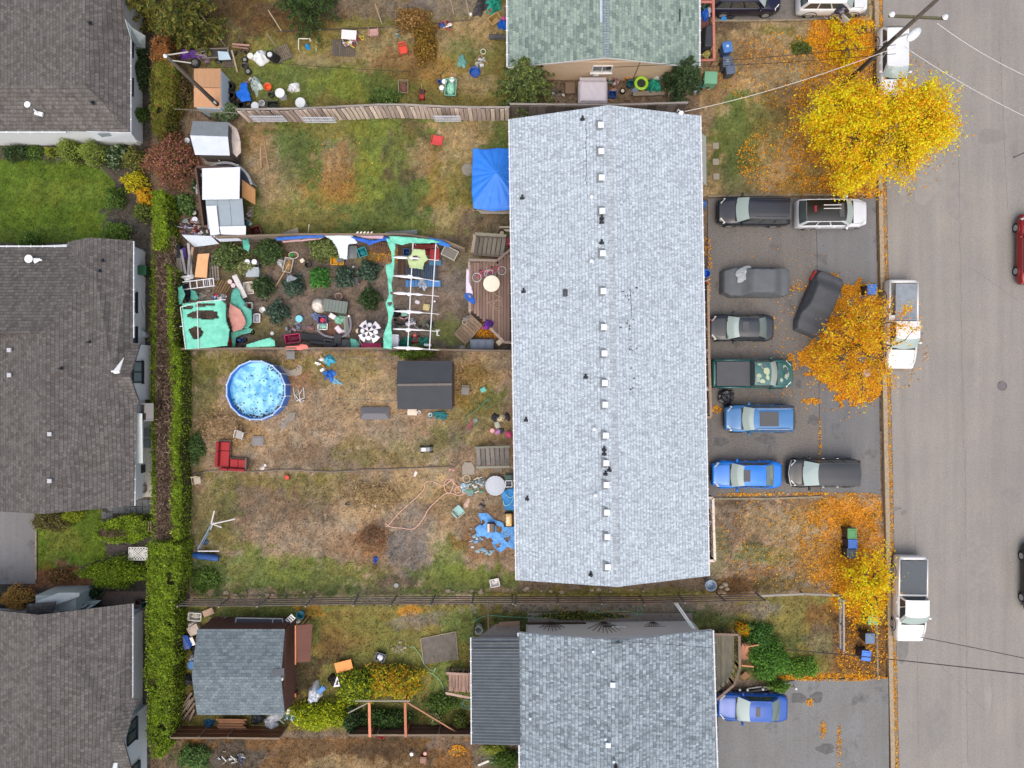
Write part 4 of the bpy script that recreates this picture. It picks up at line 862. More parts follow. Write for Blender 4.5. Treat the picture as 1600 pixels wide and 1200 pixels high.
c,d = car('parked_truck','white pickup with silver load cover under the small yellow tree','pickup truck',1409,507,-pi/2 -.01,5.9,1.98,'#f4f3f1','pickup',1.75,zb=-.13)
g = G(); g.box((-1.5,.12,d['belt'] +.04),(2.35,1.4,.05)); g.obj('bed_cover',M('#a6adb5',rough=.3,metal=.5,var=.2,scale=2),c)
for i in range(6): G().beam((-1.1 +i*0 -.0 ,0,0),(-1.1,0,0.001),.01,.01) if False else None
c,d = car('parked_truck','white pickup with dark grey tonneau by the blue and green bins','pickup truck',1424,936,-pi/2 -.01,5.7,1.98,'#f6f5f4','pickup',1.7,zb=-.13)
g = G(); g.box((-1.5,0,d['belt'] +.04),(2.25,1.72,.07)); g.obj('bed_cover',M('#5f676e',rough=.5,var=.1),c,bevel=.02)
c,d = car('parked_car','silver white estate car below the utility pole crossarm','car',1396,96,-pi/2 -.0,4.5,1.8,'#f6f7f8','suv',1.55,zb=-.13)
c,d = car('parked_car','dark navy off-roader with raised wheels at the top edge','SUV',1166,-4,0,4.6,1.9,'#3a3d58','suv',1.85)
c,d = car('parked_car','white SUV at the top edge with a person at its open door','SUV',1302,-3,0,4.6,1.85,'#f4f4f4','suv',1.7)
WSUV = c
c,d = car('parked_car','dark red saloon at the right edge of the street','car',1617,388,pi/2,4.7,1.8,'#a8243f','sedan',1.42,zb=-.13)
c,d = car('parked_car','black car at the right edge of the street, lower one','car',1626,904,-pi/2,4.5,1.8,'#2c2e34','sedan',1.42,zb=-.13)
# covered cars: a cloth draped over the whole shape
def covered(name,label,cx,cy,rz,L,Wd,h,col,seed,k='sedan',wr=.03):
 p = W(cx,cy,.8); c = thing(name,label,'covered car',(p.x,p.y,0),rz,'cars under grey dust covers'); rd = np.random.default_rng(seed)
 nx,ny = 56,44; vs = []
 for i in range(nx +1):
  f = i/nx; 
  for j in range(ny +1):
   u = -1 +2*j/ny; a = abs(u)
   nose = 1 -.24*smoothstep(.84,1,f) -.2*(1 -smoothstep(0,.12,f)); w = Wd/2*nose
   zt = .86 +(h -.86)*smoothstep(.12,.32,f)*(1 -smoothstep(.56,.76,f)) -.16*smoothstep(.85,1,f) -.1*(1 -smoothstep(0,.1,f))
   top = smoothstep(0,.035,f)*(1 -smoothstep(.965,1,f))
   cab = smoothstep(.12,.3,f)*(1 -smoothstep(.58,.76,f))
   if a < .62: y = w*a/.62*(.94 -.16*cab); z = zt -.05*(a/.62) ** 3
   else: t = (a -.62)/.38; y = w*((.94 -.16*cab) +(.08 +.16*cab)*min(1,t*1.6)); z = (zt -.05)*(1 -t) +.08*t
   z = z*(.12 +.88*top); vs.append(((f -.5)*L,y*(1 if u > 0 else -1),z))
 V = np.array(vs); V[:,2] += (fbm(V[:,0]*2.2 +seed,V[:,1]*2.2,3) -.5)*wr*2*(V[:,2] > .3); V[:,1] += (vnoise(V[:,0]*5 +seed,V[:,2]*2,8) -.5)*.05
 i = (np.arange(nx)[:,None]*(ny +1) +np.arange(ny)[None,:]).ravel(); F_ = np.stack([i,i +ny +1,i +ny +2,i +1],1)
 mesh_np('cover',V,F_,None,M(col,rough=.7,var=.1,scale=2,bump=.15),c,smooth=True)
 for f in (.2,.8):
  for s in (-1,1): wheel_on(c,(f -.5)*L,s*(Wd/2 -.16),.32,.22,s)
 return c
covered('covered_car','car under a pale grey cover with a crumpled plastic sheet on its bonnet',1183,440,pi,4.6,1.95,1.4,'#6f747a',3)
covered('covered_car','car under a dark grey cover parked askew beside the fallen leaves',1282,474,radians(-113),4.4,1.95,1.35,'#5c5f65',5)
def lump(name,label,cat,px,py,rx,ry,h,col,z=0.,rz=0.,seed=1,mat=None,group=None,n=26,amp=.35):
 """a crumpled bag, sheet or heap"""
 p = W(px,py,z +h*.5); vs = []; a = np.linspace(0,2*pi,n,endpoint=False); m = 10; V = []
 for i in range(m +1):
  t = i/m
  for q in a:
   k = 1 +(vnoise(np.array([cos(q)*2 +seed*3.1 +9]),np.array([sin(q)*2 +t*2]),3)[0] -.5)*amp*1.6
   w = (vnoise(np.array([cos(q)*t*4 +seed*5.3]),np.array([sin(q)*t*4 +4.]),5)[0] -.5)*amp
   V.append((rx*t*cos(q)*k,ry*t*sin(q)*k,max(.005,h*(1 -t ** 3.2)*(1 +w*1.3))))
 F_ = [(i*n +j,(i +1)*n +j,(i +1)*n +(j +1) % n,i*n +(j +1) % n) for i in range(m) for j in range(n)]
 g = G(); g.add(V,F_); return one(g,name,mat or M(col,rough=.5,var=.15,scale=5,bump=.3),label,cat,group,loc=(p.x,p.y,z),rz=rz,smooth=False)
lump('plastic_sheet','crumpled clear plastic sheet lying on the pale grey covered car','plastic sheet',1166,429,.7,.5,.14,'#b4bcc0',.93,.3,4,amp=.45)
p = W(1274,431,.35); g = G(); g.box((0,0,.17),(.72,.36,.34),taper=.9); one(g,'red_box',M('#d23a38',rough=.4),'red plastic box beside the dark covered car','box',loc=(p.x,p.y,0),rz=radians(62),bevel=.04)
# person in dark clothes bending into the white SUV
# ================================================================ TREES, HEDGES, SHRUBS
LEAFM = attr_mat('leaves',rough=.6,trans=.42,spec=.3); TWIGM = M('#5f4c3e',var=.25,rough=.9); BARK = M('#6b5b4d',var=.3,scale=8,bump=.5,rough=.95)
def cols_of(hs,n,r,jit=.22):
 c = 1.5*np.stack([np.array(lin(h)) for h in hs])[r.integers(0,len(hs),n)]
 return np.clip(c*r.uniform(1 -jit,1 +jit,n)[:,None],.003,.8)
def broadleaf(name,label,px,py,rx,ry,h,cols,n_cl,per,leaf=.14,zlow=1.8,seed=1,cat='tree',group=None,spread=.55,trunk_r=.16,gap=.0,shape=None,sparse=9999):
 """crown centred above px,py (as seen at half the crown height); limbs carry the leaf clumps"""
 r = np.random.default_rng(seed); zc = (h +zlow)/2; c = W(px,py,zc); t = thing(name,label,cat,(c.x,c.y,0),0,group)
 RX,RY,RZ = S(rx,zc),S(ry,zc),(h -zlow)/2
 g = G(); g.tube(smooth_line([(0,0,0),(.08,.05,h*.25),(-.05,.1,h*.45),(.05,0,h*.62)],3),[trunk_r*1.25*(1 -.75*i/9) for i in range(10)],8); g.obj('trunk',BARK,t,smooth=True)
 C = []; tries = 0
 while len(C) < n_cl and tries < n_cl*40:
  tries += 1; a = r.uniform(0,2*pi); q = r.random() ** .5; k = 1 +.22*sin(3*a +seed) +.16*sin(5*a +seed*2)
  x,y = RX*q*cos(a)*k,RY*q*sin(a)*k
  if shape and not (in_poly(np.array([px +x/RX*rx]),np.array([py -y/RY*ry]),shape)[0] and (px +x/RX*rx < sparse or r.random() < .3)): continue
  z = zc +RZ*(1 -q*q) ** .5*r.uniform(-.7,1) 
  if gap and fbm(np.array([x*.7 +seed*7 +50]),np.array([y*.7 +50]),12)[0] < gap: continue
  C.append((x,y,z))
 C = np.array(C); g = G(); lm = [(cos(a)*RX*.45,sin(a)*RY*.45,zc +.1*a) for a in np.linspace(0,2*pi,8)[:-1]]
 for i,l in enumerate(lm): g.tube(smooth_line([(0,0,h*.3 +.1*i),(l[0]*.5,l[1]*.5,h*.42 +.1*i),l],4),[trunk_r*.5*(1 -.08*k) for k in range(9)],5)
 g.obj('limb',BARK,t,smooth=True) if False else tag(g.obj('limbs',BARK,t,smooth=True),kind='stuff')
 g = G()
 for p in C[::2]:
  l = min(lm,key=lambda q: (q[0] -p[0]) ** 2 +(q[1] -p[1]) ** 2); g.tube([l,((l[0] +p[0])/2 +r.normal()*.15,(l[1] +p[1])/2 +r.normal()*.15,(l[2] +p[2])/2 +.1),tuple(p)],[.045,.03,.012],4)
 tag(g.obj('twigs',BARK,t),kind='stuff')
 n = len(C)*per; ci = np.repeat(np.arange(len(C)),per); sz = r.uniform(.6,1.25,len(C))
 th = np.arctan2(C[:,1],C[:,0])[ci] +r.normal(0,.35,len(C))[ci]; o1,o2 = r.normal(0,spread*1.45,n)*sz[ci],r.normal(0,spread*.55,n)*sz[ci]
 P = C[ci] +np.stack([o1*np.cos(th) -o2*np.sin(th),o1*np.sin(th) +o2*np.cos(th),r.normal(0,spread*.5,n)],1)
 P[:,2] = np.maximum(P[:,2],.15)
 tone = r.uniform(.92,1.35,len(C)); col = cols_of(cols,n,r)*tone[ci][:,None]
 V,F_,col = bits(P,.5,leaf,np.clip(col,.003,.8),.8,seed=seed)
 tag(mesh_np('crown',V,F_,col,LEAFM,t),kind='stuff'); return t
YEL = ['#ffd214','#fcc40e','#ffdc34','#f6b210','#ffce18','#e29c18']
broadleaf('yellow_tree','largest bright yellow autumn tree, overhanging the street and utility pole',1376,195,108,112,7.2,YEL,330,135,.125,2.2,3,group='yellow autumn trees along the street',spread=.36,trunk_r=.2,gap=.455,shape=[(1285,140),(1330,128),(1362,150),(1418,150),(1430,100),(1455,122),(1476,150),(1480,200),(1450,240),(1415,262),(1400,288),(1365,300),(1312,288),(1300,260),(1282,230),(1274,180)])
broadleaf('yellow_tree','thin yellow tree over the white pickup with silver cover',1350,540,98,100,4.6,['#ffc01a','#f6ac16','#e89a20','#ffc62a','#c88430'],110,80,.12,1.3,8,group='yellow autumn trees along the street',spread=.32,gap=.40,trunk_r=.12,sparse=1374,shape=[(1330,462),(1365,450),(1378,470),(1436,490),(1440,545),(1400,590),(1370,625),(1325,622),(1290,590),(1266,555),(1296,525)])
broadleaf('yellow_tree','small yellow tree beside the white pickup with dark tonneau',1353,915,36,42,3.6,YEL,60,75,.13,1.0,11,group='yellow autumn trees along the street',spread=.34,trunk_r=.1)
broadleaf('leaf_bush','low yellow bush beside the white SUV at the top',1322,62,22,40,1.0,YEL,22,90,.12,.2,13,cat='bush',spread=.3,trunk_r=.05)
def conifer(name,label,px,py,R,h,cols,seed=1,n=34,dens=70,group=None,droop=.35,sq=(1,1),leaf=.2):
 r = np.random.default_rng(seed); zc = h*.35; c = W(px,py,zc); t = thing(name,label,'evergreen tree',(c.x,c.y,0),0,group); R = S(R,zc)
 G().lathe((0,0,0),[(.16 +h*.01,0),(.1,h*.5),(.02,h)],8).obj('trunk',BARK,t,smooth=True)
 P = []; g = G()
 for lv in range(n // 3):
  f = lv/(n // 3); z = .4 +(h -.5)*f; rr_ = R*(1 -f) ** .75
  for k in range(9 if f < .6 else 6):
   a = r.uniform(0,2*pi); L = rr_*r.uniform(.75,1.12); tip = np.array([cos(a)*L*sq[0],sin(a)*L*sq[1],z -L*droop*.5 +.3]); 
   g.tube([(0,0,z),tuple(tip)],[.03,.008],3); m = int(dens*(.3 +L/R)); s = r.random(m) ** .7
   side = np.array([-sin(a),cos(a),0]); w = (1 -s)*.5*L*.5 +.08
   P.append(np.array([0,0,z])*(1 -s[:,None]) +tip*s[:,None] +side*(r.uniform(-1,1,m)*w)[:,None] +np.array([0,0,1])*r.normal(0,.06,m)[:,None])
 tag(g.obj('branches',BARK,t),kind='stuff'); P = np.concatenate(P); P[:,2] = np.maximum(P[:,2],.1); m = len(P)
 V,F_,col = bits(P,.7,leaf,cols_of(cols,m,r,.4),.38,seed=seed); tag(mesh_np('foliage',V,F_,col,LEAFM,t),kind='stuff'); return t
OLV = ['#6f7a34','#7f8436','#8c7d35','#55632e','#969048','#4a572c']
conifer('conifer','olive and ochre feathery conifer at the top left corner of the backyards',276,14,58,7.5,OLV,2,48,80,'conifers along the top edge',leaf=.26)
conifer('conifer','dense dark green conifer at the top edge above the wooden mat',468,-8,52,6.5,['#44592f','#506a35','#37492a','#5f7a3d'],5,44,90,'conifers along the top edge')
conifer('conifer','ochre green conifer in the far top left corner by the house',224,8,30,5,['#7c7c36','#97893a','#626b31'],9,34,70,'conifers along the top edge')
conifer('cedar_tree','broad cedar with yellow green tips left of the beige gable',822,130,54,4.6,['#5c7040','#6f8247','#4a5f38','#95a04a','#7c8f58'],12,42,80,'cedars in front of the green roof bungalow')
conifer('cedar_tree','dark green cedar with bare trunk right of the beige gable',1066,122,34,4.2,['#3f5636','#4c6540','#5b7549','#33472e'],15,38,90,'cedars in front of the green roof bungalow')
HK = 1
def hedge(name,label,poly,h,cols,n,leaf=.13,seed=1,core='#4d4a28',lumpy=.35,group=None,bare=False,side=.5,up=.6):
 r = np.random.default_rng(seed); P = np.array([tuple(W(x,y,h*.95))[:2] for x,y in poly]); ce = P.mean(0)
 t = thing(name,label,'hedge',(ce[0],ce[1],0),0,group); Q = P -ce
 g = G(); A = [tuple(q*.93) for q in Q]; g.prism(A,0,h -.3 -lumpy*.85); g.obj('branches',M(core,var=.5,scale=9,bump=.6),t)
 lo,hi = Q.min(0),Q.max(0); X = r.uniform(lo[0],hi[0],n*2); Y = r.uniform(lo[1],hi[1],n*2); m = in_poly(X,Y,[tuple(q) for q in Q]); X,Y = X[m][:n],Y[m][:n]
 d = np.full(X.shape,9.)
 for i in range(len(Q)):
  a,b = Q[i],Q[(i +1) % len(Q)]; ab = b -a; tt = np.clip(((X -a[0])*ab[0] +(Y -a[1])*ab[1])/(ab @ ab),0,1); d = np.minimum(d,np.hypot(X -a[0] -tt*ab[0],Y -a[1] -tt*ab[1]))
 Z = h -.25*np.exp(-d/.18) -(1 -fbm((X +ce[0])*1.7,(Y +ce[1])*1.7,9 +seed))*lumpy -r.random(len(X)) ** 2*.25
 hole = fbm((X +ce[0])*1.4 +3,(Y +ce[1])*1.4,33); k = hole < .67; X,Y,Z = X[k],Y[k],Z[k]
 pts = [np.stack([X,Y,Z],1)]; ns = int(n*side); seg = np.array([np.linalg.norm(Q[(i +1) % len(Q)] -Q[i]) for i in range(len(Q))]); ii = r.choice(len(Q),ns,p=seg/seg.sum()); u = r.random(ns)[:,None]
 E = Q[ii]*(1 -u) +Q[(ii +1) % len(Q)]*u; wob = (fbm((E[:,0] +ce[0])*1.6,(E[:,1] +ce[1])*1.6,15) -.5)*.5
 E = E*(1 +(wob/np.maximum(.5,np.linalg.norm(E,axis=1)))[:,None]); pts.append(np.stack([E[:,0] +r.normal(0,.06,ns),E[:,1] +r.normal(0,.06,ns),r.uniform(.1,h -.15,ns)],1))
 pts = np.concatenate(pts); m = len(pts); tone = .5 +.85*fbm((pts[:,0] +ce[0])*2.3,(pts[:,1] +ce[1])*2.3,26); c = cols_of(cols,m,r,.3)*tone[:,None]
 V,F_,c = bits(pts,up,leaf,np.clip(c,.004,.7),.7,seed=seed); tag(mesh_np('foliage',V,F_,c,LEAFM,t),kind='stuff'); return t
HG = ['#7f9a1e','#8fa826','#6c881c','#a0b436','#5f7a1e']
hedge('hedge','wide solid bright green hedge at the bottom left, between house and shed',[(229,852),(258,850),(280,856),(276,905),(266,945),(268,990),(266,1060),(267,1080),(262,1130),(258,1160),(250,1188),(236,1186),(228,1150),(231,1098),(226,1060),(228,950)],2.3,HG,24000,.12,1,lumpy=.55,group='hedges along the left boundary')
hedge('hedge','thin green left edge of the tall hollow hedge',[(234,395),(241,396),(241,520),(239,640),(240,760),(239,842),(234,842),(233,640),(233,520)],1.2,HG,6500,.12,2,group='hedges along the left boundary')
hedge('hedge','green right edge of the tall hollow hedge beside the pool yard',[(259,412),(263,414),(266,530),(277,548),(278,668),(272,700),(279,760),(276,846),(266,846),(264,790),(268,740),(262,700),(268,640),(262,560),(260,500)],2.2,HG,13000,.12,3,lumpy=.6,group='hedges along the left boundary')
hedge('hedge','brown green upper hedge running down from the conifer',[(237,88),(256,86),(266,100),(264,160),(256,170),(254,200),(236,205),(234,150)],2.2,['#71852a','#7f8f30','#8d7a35','#93703c','#657826'],9000,.12,4,lumpy=.5,group='hedges along the left boundary')
hedge('hedge','short green hedge between the red shrub and the white sheet sheds',[(236,300),(250,296),(256,318),(257,365),(252,384),(238,388),(236,360)],2.2,HG,7000,.12,5,group='hedges along the left boundary')
hedge('hedge','rust coloured dead conifer top of the hedge beside the top left house',[(234,58),(254,56),(260,74),(258,88),(236,88)],2.3,['#a8703c','#b57d48','#8d5d34'],1800,.13,6,group='hedges along the left boundary')
# brown woody middle of the hollow hedge
r = np.random.default_rng(77); n = 11000; PX = r.uniform(243,275,n); PY = r.uniform(370,846,n); Z = r.uniform(.3,1.7,n); s = (CAM_H -Z)/FPX
t = thing('bare_hedge','brown bare woody middle of the hollow hedge','hedge',(W(257,600).x,0,0)); P = np.stack([(PX -800)*s -W(257,600).x,(600 -PY)*s,Z],1)
V,F_,c = bits(P,.1,.34,cols_of(['#86705f','#9c8674','#6d584b','#ad9884','#5a483e'],n,r,.35),.12,seed=9); tag(mesh_np('twigs',V,F_,c,LEAFM,t),kind='stuff')
a_,b_ = W(243,370,.8),W(272,846,.8); G().box(((a_.x +b_.x)/2 -t.location.x,(a_.y +b_.y)/2,.35),(b_.x -a_.x,a_.y -b_.y,.7)).obj('branches',M('#5a463a',var=.5,scale=6,bump=.8),t)
def shrub(label,px,py,rx,ry,h,cols,n=900,leaf=.14,seed=1,name='shrub',cat='shrub',asp=.7,group=None,up=.3,core='#3b3a22',flat_=.0,loose=.1):
 r = np.random.default_rng(seed*13 +1); c = W(px,py,h*.6); t = thing(name,label,cat,(c.x,c.y,0),0,group); RX,RY = S(rx,h*.6),S(ry,h*.6)
 h0 = h
 G().ball((0,0,h*.30),1,14,8,sq=(RX*.72,RY*.72,h*.36),noise=.12,seed=seed).obj('branches',M(core,var=.5,scale=9,bump=.5),t)
 a = r.uniform(0,2*pi,n); q = r.random(n) ** .5; k = 1 +.14*np.sin(4*a +seed) +.1*np.sin(7*a +2*seed); k *= 1 +r.normal(0,loose,n)
 z = h*(.12 +.88*np.sqrt(np.clip(1 -q*q,0,1)))*r.uniform(.78,1.05,n); low = r.random(n) < .25; z[low] *= r.uniform(.2,1,low.sum())
 P = np.stack([RX*q*np.cos(a)*k,RY*q*np.sin(a)*k,z],1); tone = .65 +.7*fbm(P[:,0]*2.6 +seed*5 +30,P[:,1]*2.6 +30,17)
 V,F_,c = bits(P,up,leaf,np.clip(cols_of(cols,n,r,.3)*tone[:,None],.004,.75),asp,seed=seed); tag(mesh_np('foliage',V,F_,c,LEAFM,t),kind='stuff'); return t
LG = ['#8b9c44','#9aab50','#7a8c3a']; MG = ['#5f7d33','#6e8c3b','#4d692c']; DG = ['#3b5230','#4a6238','#2f4228','#5b7444']; GD = ['#3f5446','#4b6350','#5a7460','#324438','#6a8470']; OG = ['#7b7f3c','#8c8d48','#66692f']
for a in [
 ('left of two pale green rounded cone shrubs below the top left house',106,233,17,20,1.9,LG,2600,.09,1),('right of two pale green rounded cone shrubs below the top left house',143,238,20,19,1.9,LG,2800,.09,2),
 ('spiky dark green shrub right of the two rounded cones',180,243,20,18,1.1,DG +['#9fae8c'],900,.2,3),('dark shrub bed at the left edge above the lawn',22,238,20,13,.9,DG,800,.14,4),('tiny yellow green ball shrub left of the rounded cones',78,237,9,9,.7,['#8b9a2c','#a2ab35'],500,.09,5),('low grey green plant at the house wall above the lawn',52,238,13,13,.5,MG,500,.12,6),
 ('loose olive shrub beside the red shrub',208,248,18,18,1.3,OG,900,.15,7),('large smoky red shrub at the top of the white sheet sheds',266,250,42,38,2.0,['#a3655c','#8e5248','#b77f72','#7d6a44','#96733f'],4200,.13,8),('yellow flowering shrub left of the red shrub',209,283,20,16,1.1,['#d9c51e','#c9b524','#6f8430','#eed92b'],1500,.12,9),('orange yellow shrub below the yellow flowering one',224,307,12,14,1.0,['#f0b428','#e8a01e','#d6c53a'],900,.12,10),
 ('mid green shrub at the right end of the lawn',178,308,15,17,1.1,MG,1200,.12,11),('bushy bright green shrub touching the middle left house roof',178,361,21,15,1.3,['#6f8d3c','#82a048','#5c7a31'],1800,.12,12),('green shrub on the lawn edge above the white gutter',45,376,19,12,1.0,MG,1000,.13,13),('olive green shrub on the dark path near the hedge',222,330,15,16,1.0,OG +MG,900,.13,14),
 ('dark green shrubs between the top left house and the hedge',221,112,9,27,1.2,DG,1200,.13,15),('round dark green shrub at the lower right corner of the top left house',218,178,10,11,1.1,MG,900,.11,16),('upper dark shrub beside the side gable of the top left house',220,84,8,8,1.0,DG,500,.12,17),
 ('olive brown heather bush below the middle left house',78,815,32,16,.8,['#71683c','#8a8a4a','#5f5433'],1500,.13,18),('yellow green bush beside the heather bush',112,806,18,10,.8,['#8c9c2c','#a3b034'],900,.12,19),('peach and yellow rounded shrub in the lower left corner',22,936,24,17,1.4,['#d9a860','#c98e4c','#c5b457','#e2bb77'],2400,.1,20),('dark green bush above the bottom left house entry',141,927,14,10,.9,DG,800,.13,21),('dry brown bush on the bank below the small lawn',92,900,22,12,.6,['#8b6a44','#a37e50','#6f5538'],900,.13,22),
 ('tall rust and ochre weed clump in the top backyard',664,62,18,30,1.3,['#9a7a34','#8d6c30','#a8893c','#74602c'],2200,.16,23),('paler rust weed clump above the tall ochre one',645,30,28,20,.9,['#a07c48','#8f6d40','#b08f58'],1800,.15,24),('sprawling green weeds behind the picket fence',602,150,24,13,.7,['#6b8440','#7d9650','#587038'],1500,.14,25),('pale green shrub at the foot of the left utility pole',350,172,20,15,1.1,['#7f9468','#92a67c','#66794f'],1400,.15,26),
 ('ragged olive bush behind the pole beside the plywood roof',285,140,10,26,1.0,['#75653c','#8c7c50','#5c4d33'],1100,.14,27),('green ivy bush left of the plywood roof',262,140,12,40,1.2,['#71852a','#637a28','#7f7b35'],1600,.13,28),('brown and green scrub above the silver tarp shed',262,205,20,16,.9,['#6d5a3a','#7f6b44','#59602f'],1200,.14,29),
 ('dark leafy rhubarb like plant left of the white sheet sheds',288,318,14,16,.8,['#41612f','#58783c','#7c9a58'],500,.26,30),('olive leafy shrub right of the silver tarp shed',310,290,12,10,.5,DG,500,.14,31),
 ('broad leafy green bush in the upper left of the tarp garden',356,400,24,22,1.2,['#5d7440','#71874e','#46592f','#8a9a5c'],1700,.16,32),('broad leafy green bush next to the white bin lids',418,392,22,20,1.2,['#516b3c','#68814a','#3f5430'],1500,.16,33),('yellowing plant beside the black plastic pot in the garden',382,418,16,12,.8,['#9aa06a','#b3b67f','#7c8450'],700,.15,34),
 ('drooping pale green shrub below the white sheet',508,388,26,18,1.2,['#839052','#95a163','#6d7c43'],1800,.17,35)]:
 shrub(a[0],*a[1:7],n=a[7],leaf=a[8],seed=a[9])
for i,(x,y,c,l) in enumerate([(411,447,DG,'dark green round bush right of the white basin'),(457,446,GD,'blue green round bush below the wooden pole in the garden'),(498,433,['#4f8a3c','#62a04a','#3e7330'],'brightest green round bush in the bare garden'),(538,432,GD,'blue green round bush left of the upturned white stool'),(575,423,GD,'blue green round bush below the teal crate'),(577,467,DG,'dark green staked bush near the green mesh fence'),(432,487,GD,'blue green round bush below the white lids')]):
 shrub(l,x,y,16,16,1.1,c,900,.17,40 +i,'garden_bush','bush',group='round bushes in the bare garden',loose=.14)
shrub('long yellow green vine bush beside the shed and white bags',500,1120,50,22,1.3,['#b4bd1c','#c6cc2a','#97a520','#8ba02a'],3600,.15,60)
shrub('green and yellow bush in the middle of the lower backyard',560,1075,34,28,1.4,['#6f8a2c','#a9b52a','#55712a','#c2c52e'],3000,.15,61)
shrub('golden yellow bush at the top of the lower garden bed',615,1068,44,26,1.4,['#d8b92a','#b9b930','#7e9431','#e0a93a'],4000,.15,62)
shrub('dark green leafy patch under the swing frame',600,1125,46,15,.9,['#46622c','#5b7a36','#35492a'],2200,.15,63)
shrub('dark climbing shrub left of the swing frame',548,1128,14,20,1.3,DG,1300,.13,64)
shrub('green weeds in front of the lower porch',690,1100,26,16,.7,MG,1000,.14,65)
shrub('pale thin shrub below the porch steps',680,1122,12,12,.9,['#9aa06a','#7f8b55'],400,.13,66)
shrub('small green tree seedling near the lower fence right',720,1128,12,12,1.0,MG +OG,500,.13,67)
shrub('tiny red leaved shrub below the lower fence',595,1148,8,7,.6,['#b5333a','#9a2a30'],260,.12,68)
shrub('lush green weeds at the bottom left under the hedge',302,1185,24,18,.8,['#4f7038','#668a48','#7c9a5c'],1700,.15,69)
shrub('green shrub at the bottom edge left of the blue grey bungalow',792,1188,20,15,.9,MG,1300,.14,70)
shrub('lime green weed patch by the corner of the porch',772,1170,16,8,.6,['#a5ac48','#8c9a3c'],700,.13,71)
shrub('tall green bush beside the bungalow porch deck',1205,1033,30,30,1.4,['#5f9036','#73a842','#4a742e'],3200,.15,72)
shrub('light green low bush at the edge of the lower driveway',1255,1044,24,16,.7,['#6d9a35','#84ad42','#587f2e'],1800,.13,73)
shrub('deep green bush right of the orange porch steps',1188,998,22,24,1.0,['#558238','#6d9c48','#436a34'],1900,.15,74)
shrub('orange yellow marigold clump at the porch corner',1163,984,14,10,.7,['#f0b018','#e39a18','#8a9a2c'],800,.12,75)
shrub('small green shrub overhanging the royal blue saloon',1218,1074,16,8,1.3,['#5f8530','#7ba040'],800,.13,76)
shrub('dark green weeds along the white gable wall',905,963,70,6,.35,DG +['#b5a430'],1600,.13,77)
shrub('bright green weeds at the black shed roof edge',645,553,30,7,.8,['#7f9a3c','#95ae48','#68833a'],1300,.13,78)
shrub('dark weed patch in the grass near the top driveway',1253,74,16,10,.4,['#5f7034','#76843c'],700,.12,79)
shrub('tall dry grass clump left of the round pool yard',345,665,34,22,.5,['#b39873','#9c8260','#c7ae88'],1500,.2,80,asp=.3,core='#b39a78',loose=.35)
shrub('tall dry grass clump above the dirt patch',585,775,44,20,.4,['#b59b70','#a08560','#c9b088','#8f8048'],1500,.2,81,asp=.3,core='#b39a70',loose=.35)
shrub('brown dead weed clump beside the grey dirt patch',582,838,22,16,.4,['#8a6a4c','#6f523c','#a08062'],900,.16,82,asp=.35,core='#8a6f54',loose=.3)
shrub('dry orange green weed bank beside the top left backyard fence',740,590,30,26,.35,['#b0935c','#948a4a','#c9a76c'],1300,.16,83,asp=.35,core='#a8905c',loose=.35)
shrub('dark green nettles beside the bottom left of the pool yard',305,700,12,22,.6,['#4f6b3a','#5f7c44'],900,.15,84)
shrub('leafy green patch beside the left rail fence end',320,905,24,20,.4,MG,1200,.15,85)
shrub('oval bright green clipped hedge beside the driveway',176,897,50,22,1.6,HG,7000,.11,90,'clipped_hedge','hedge')
hedge('hedge','green ring hedge with bare brown centre below the slate path',[(143,826),(170,812),(210,810),(226,822),(224,840),(205,850),(170,848),(145,840)],1.5,HG,3500,.12,91,core='#5a463a')
shrub('bare brown twiggy centre of the ring hedge',184,832,26,10,1.75,['#6a5244','#58443a','#80685a'],1200,.16,92,asp=.2,core='#3e3028')
Tu = lambda *a,**k: G().tube(*a,**k)
Bo = lambda *a,**k: G().box(*a,**k)
La = lambda *a,**k: G().lathe(*a,**k)
Be = lambda *a,**k: G().beam(*a,**k)
Ba = lambda *a,**k: G().ball(*a,**k)
Sl = lambda *a,**k: G().slab(*a,**k)
# ================================================================ FENCES, DECKS, SHEDS
def pl(h,**k): return M(h,rough=.45,var=.06,scale=4,spec=.45,**k)      # moulded plastic
def fence_posts(t,pts,h,w=.1,mat=None,off=Vector((0,0,0))):
 for p in pts: g = G(); g.beam(p +off,p +off +Vector((0,0,h)),w,w); g.obj('post',mat or wood('#8c8078','Z'),t)
def along(pts,step):
 P = [Vector(p) for p in pts]; out = []; 
 for a,b in zip(P,P[1:]):
  n = max(1,int(round((b -a).length/step))); out += [a.lerp(b,i/n) for i in range(n)]
 return out +[P[-1]]
def rail_fence(label,pts,h,zs,step=2.5,col='#857a72',railw=.05,railh=.12,pcol=None,name='rail_fence'):
 P = [W(x,y,0) for x,y in pts]; t = thing(name,label,'fence',P[0]); off = -P[0]; Q = along(P,step); m = wood(col,'X')
 rd = random.Random(len(label))
 for q in Q:
  dx = rd.uniform(-.12,.12); Be(q +off,q +off +Vector((dx,-rd.uniform(0,.1),h)),.09,.09).obj('post',wood(pcol or col,'Z'),t)
 for a,b in zip(Q,Q[1:]):
  for z in zs:
   Be(a +off +Vector((0,0,z +rd.uniform(-.04,.04))),b +off +Vector((0,0,z +rd.uniform(-.04,.04))),railw,railh).obj('rail',m,t)
 return t
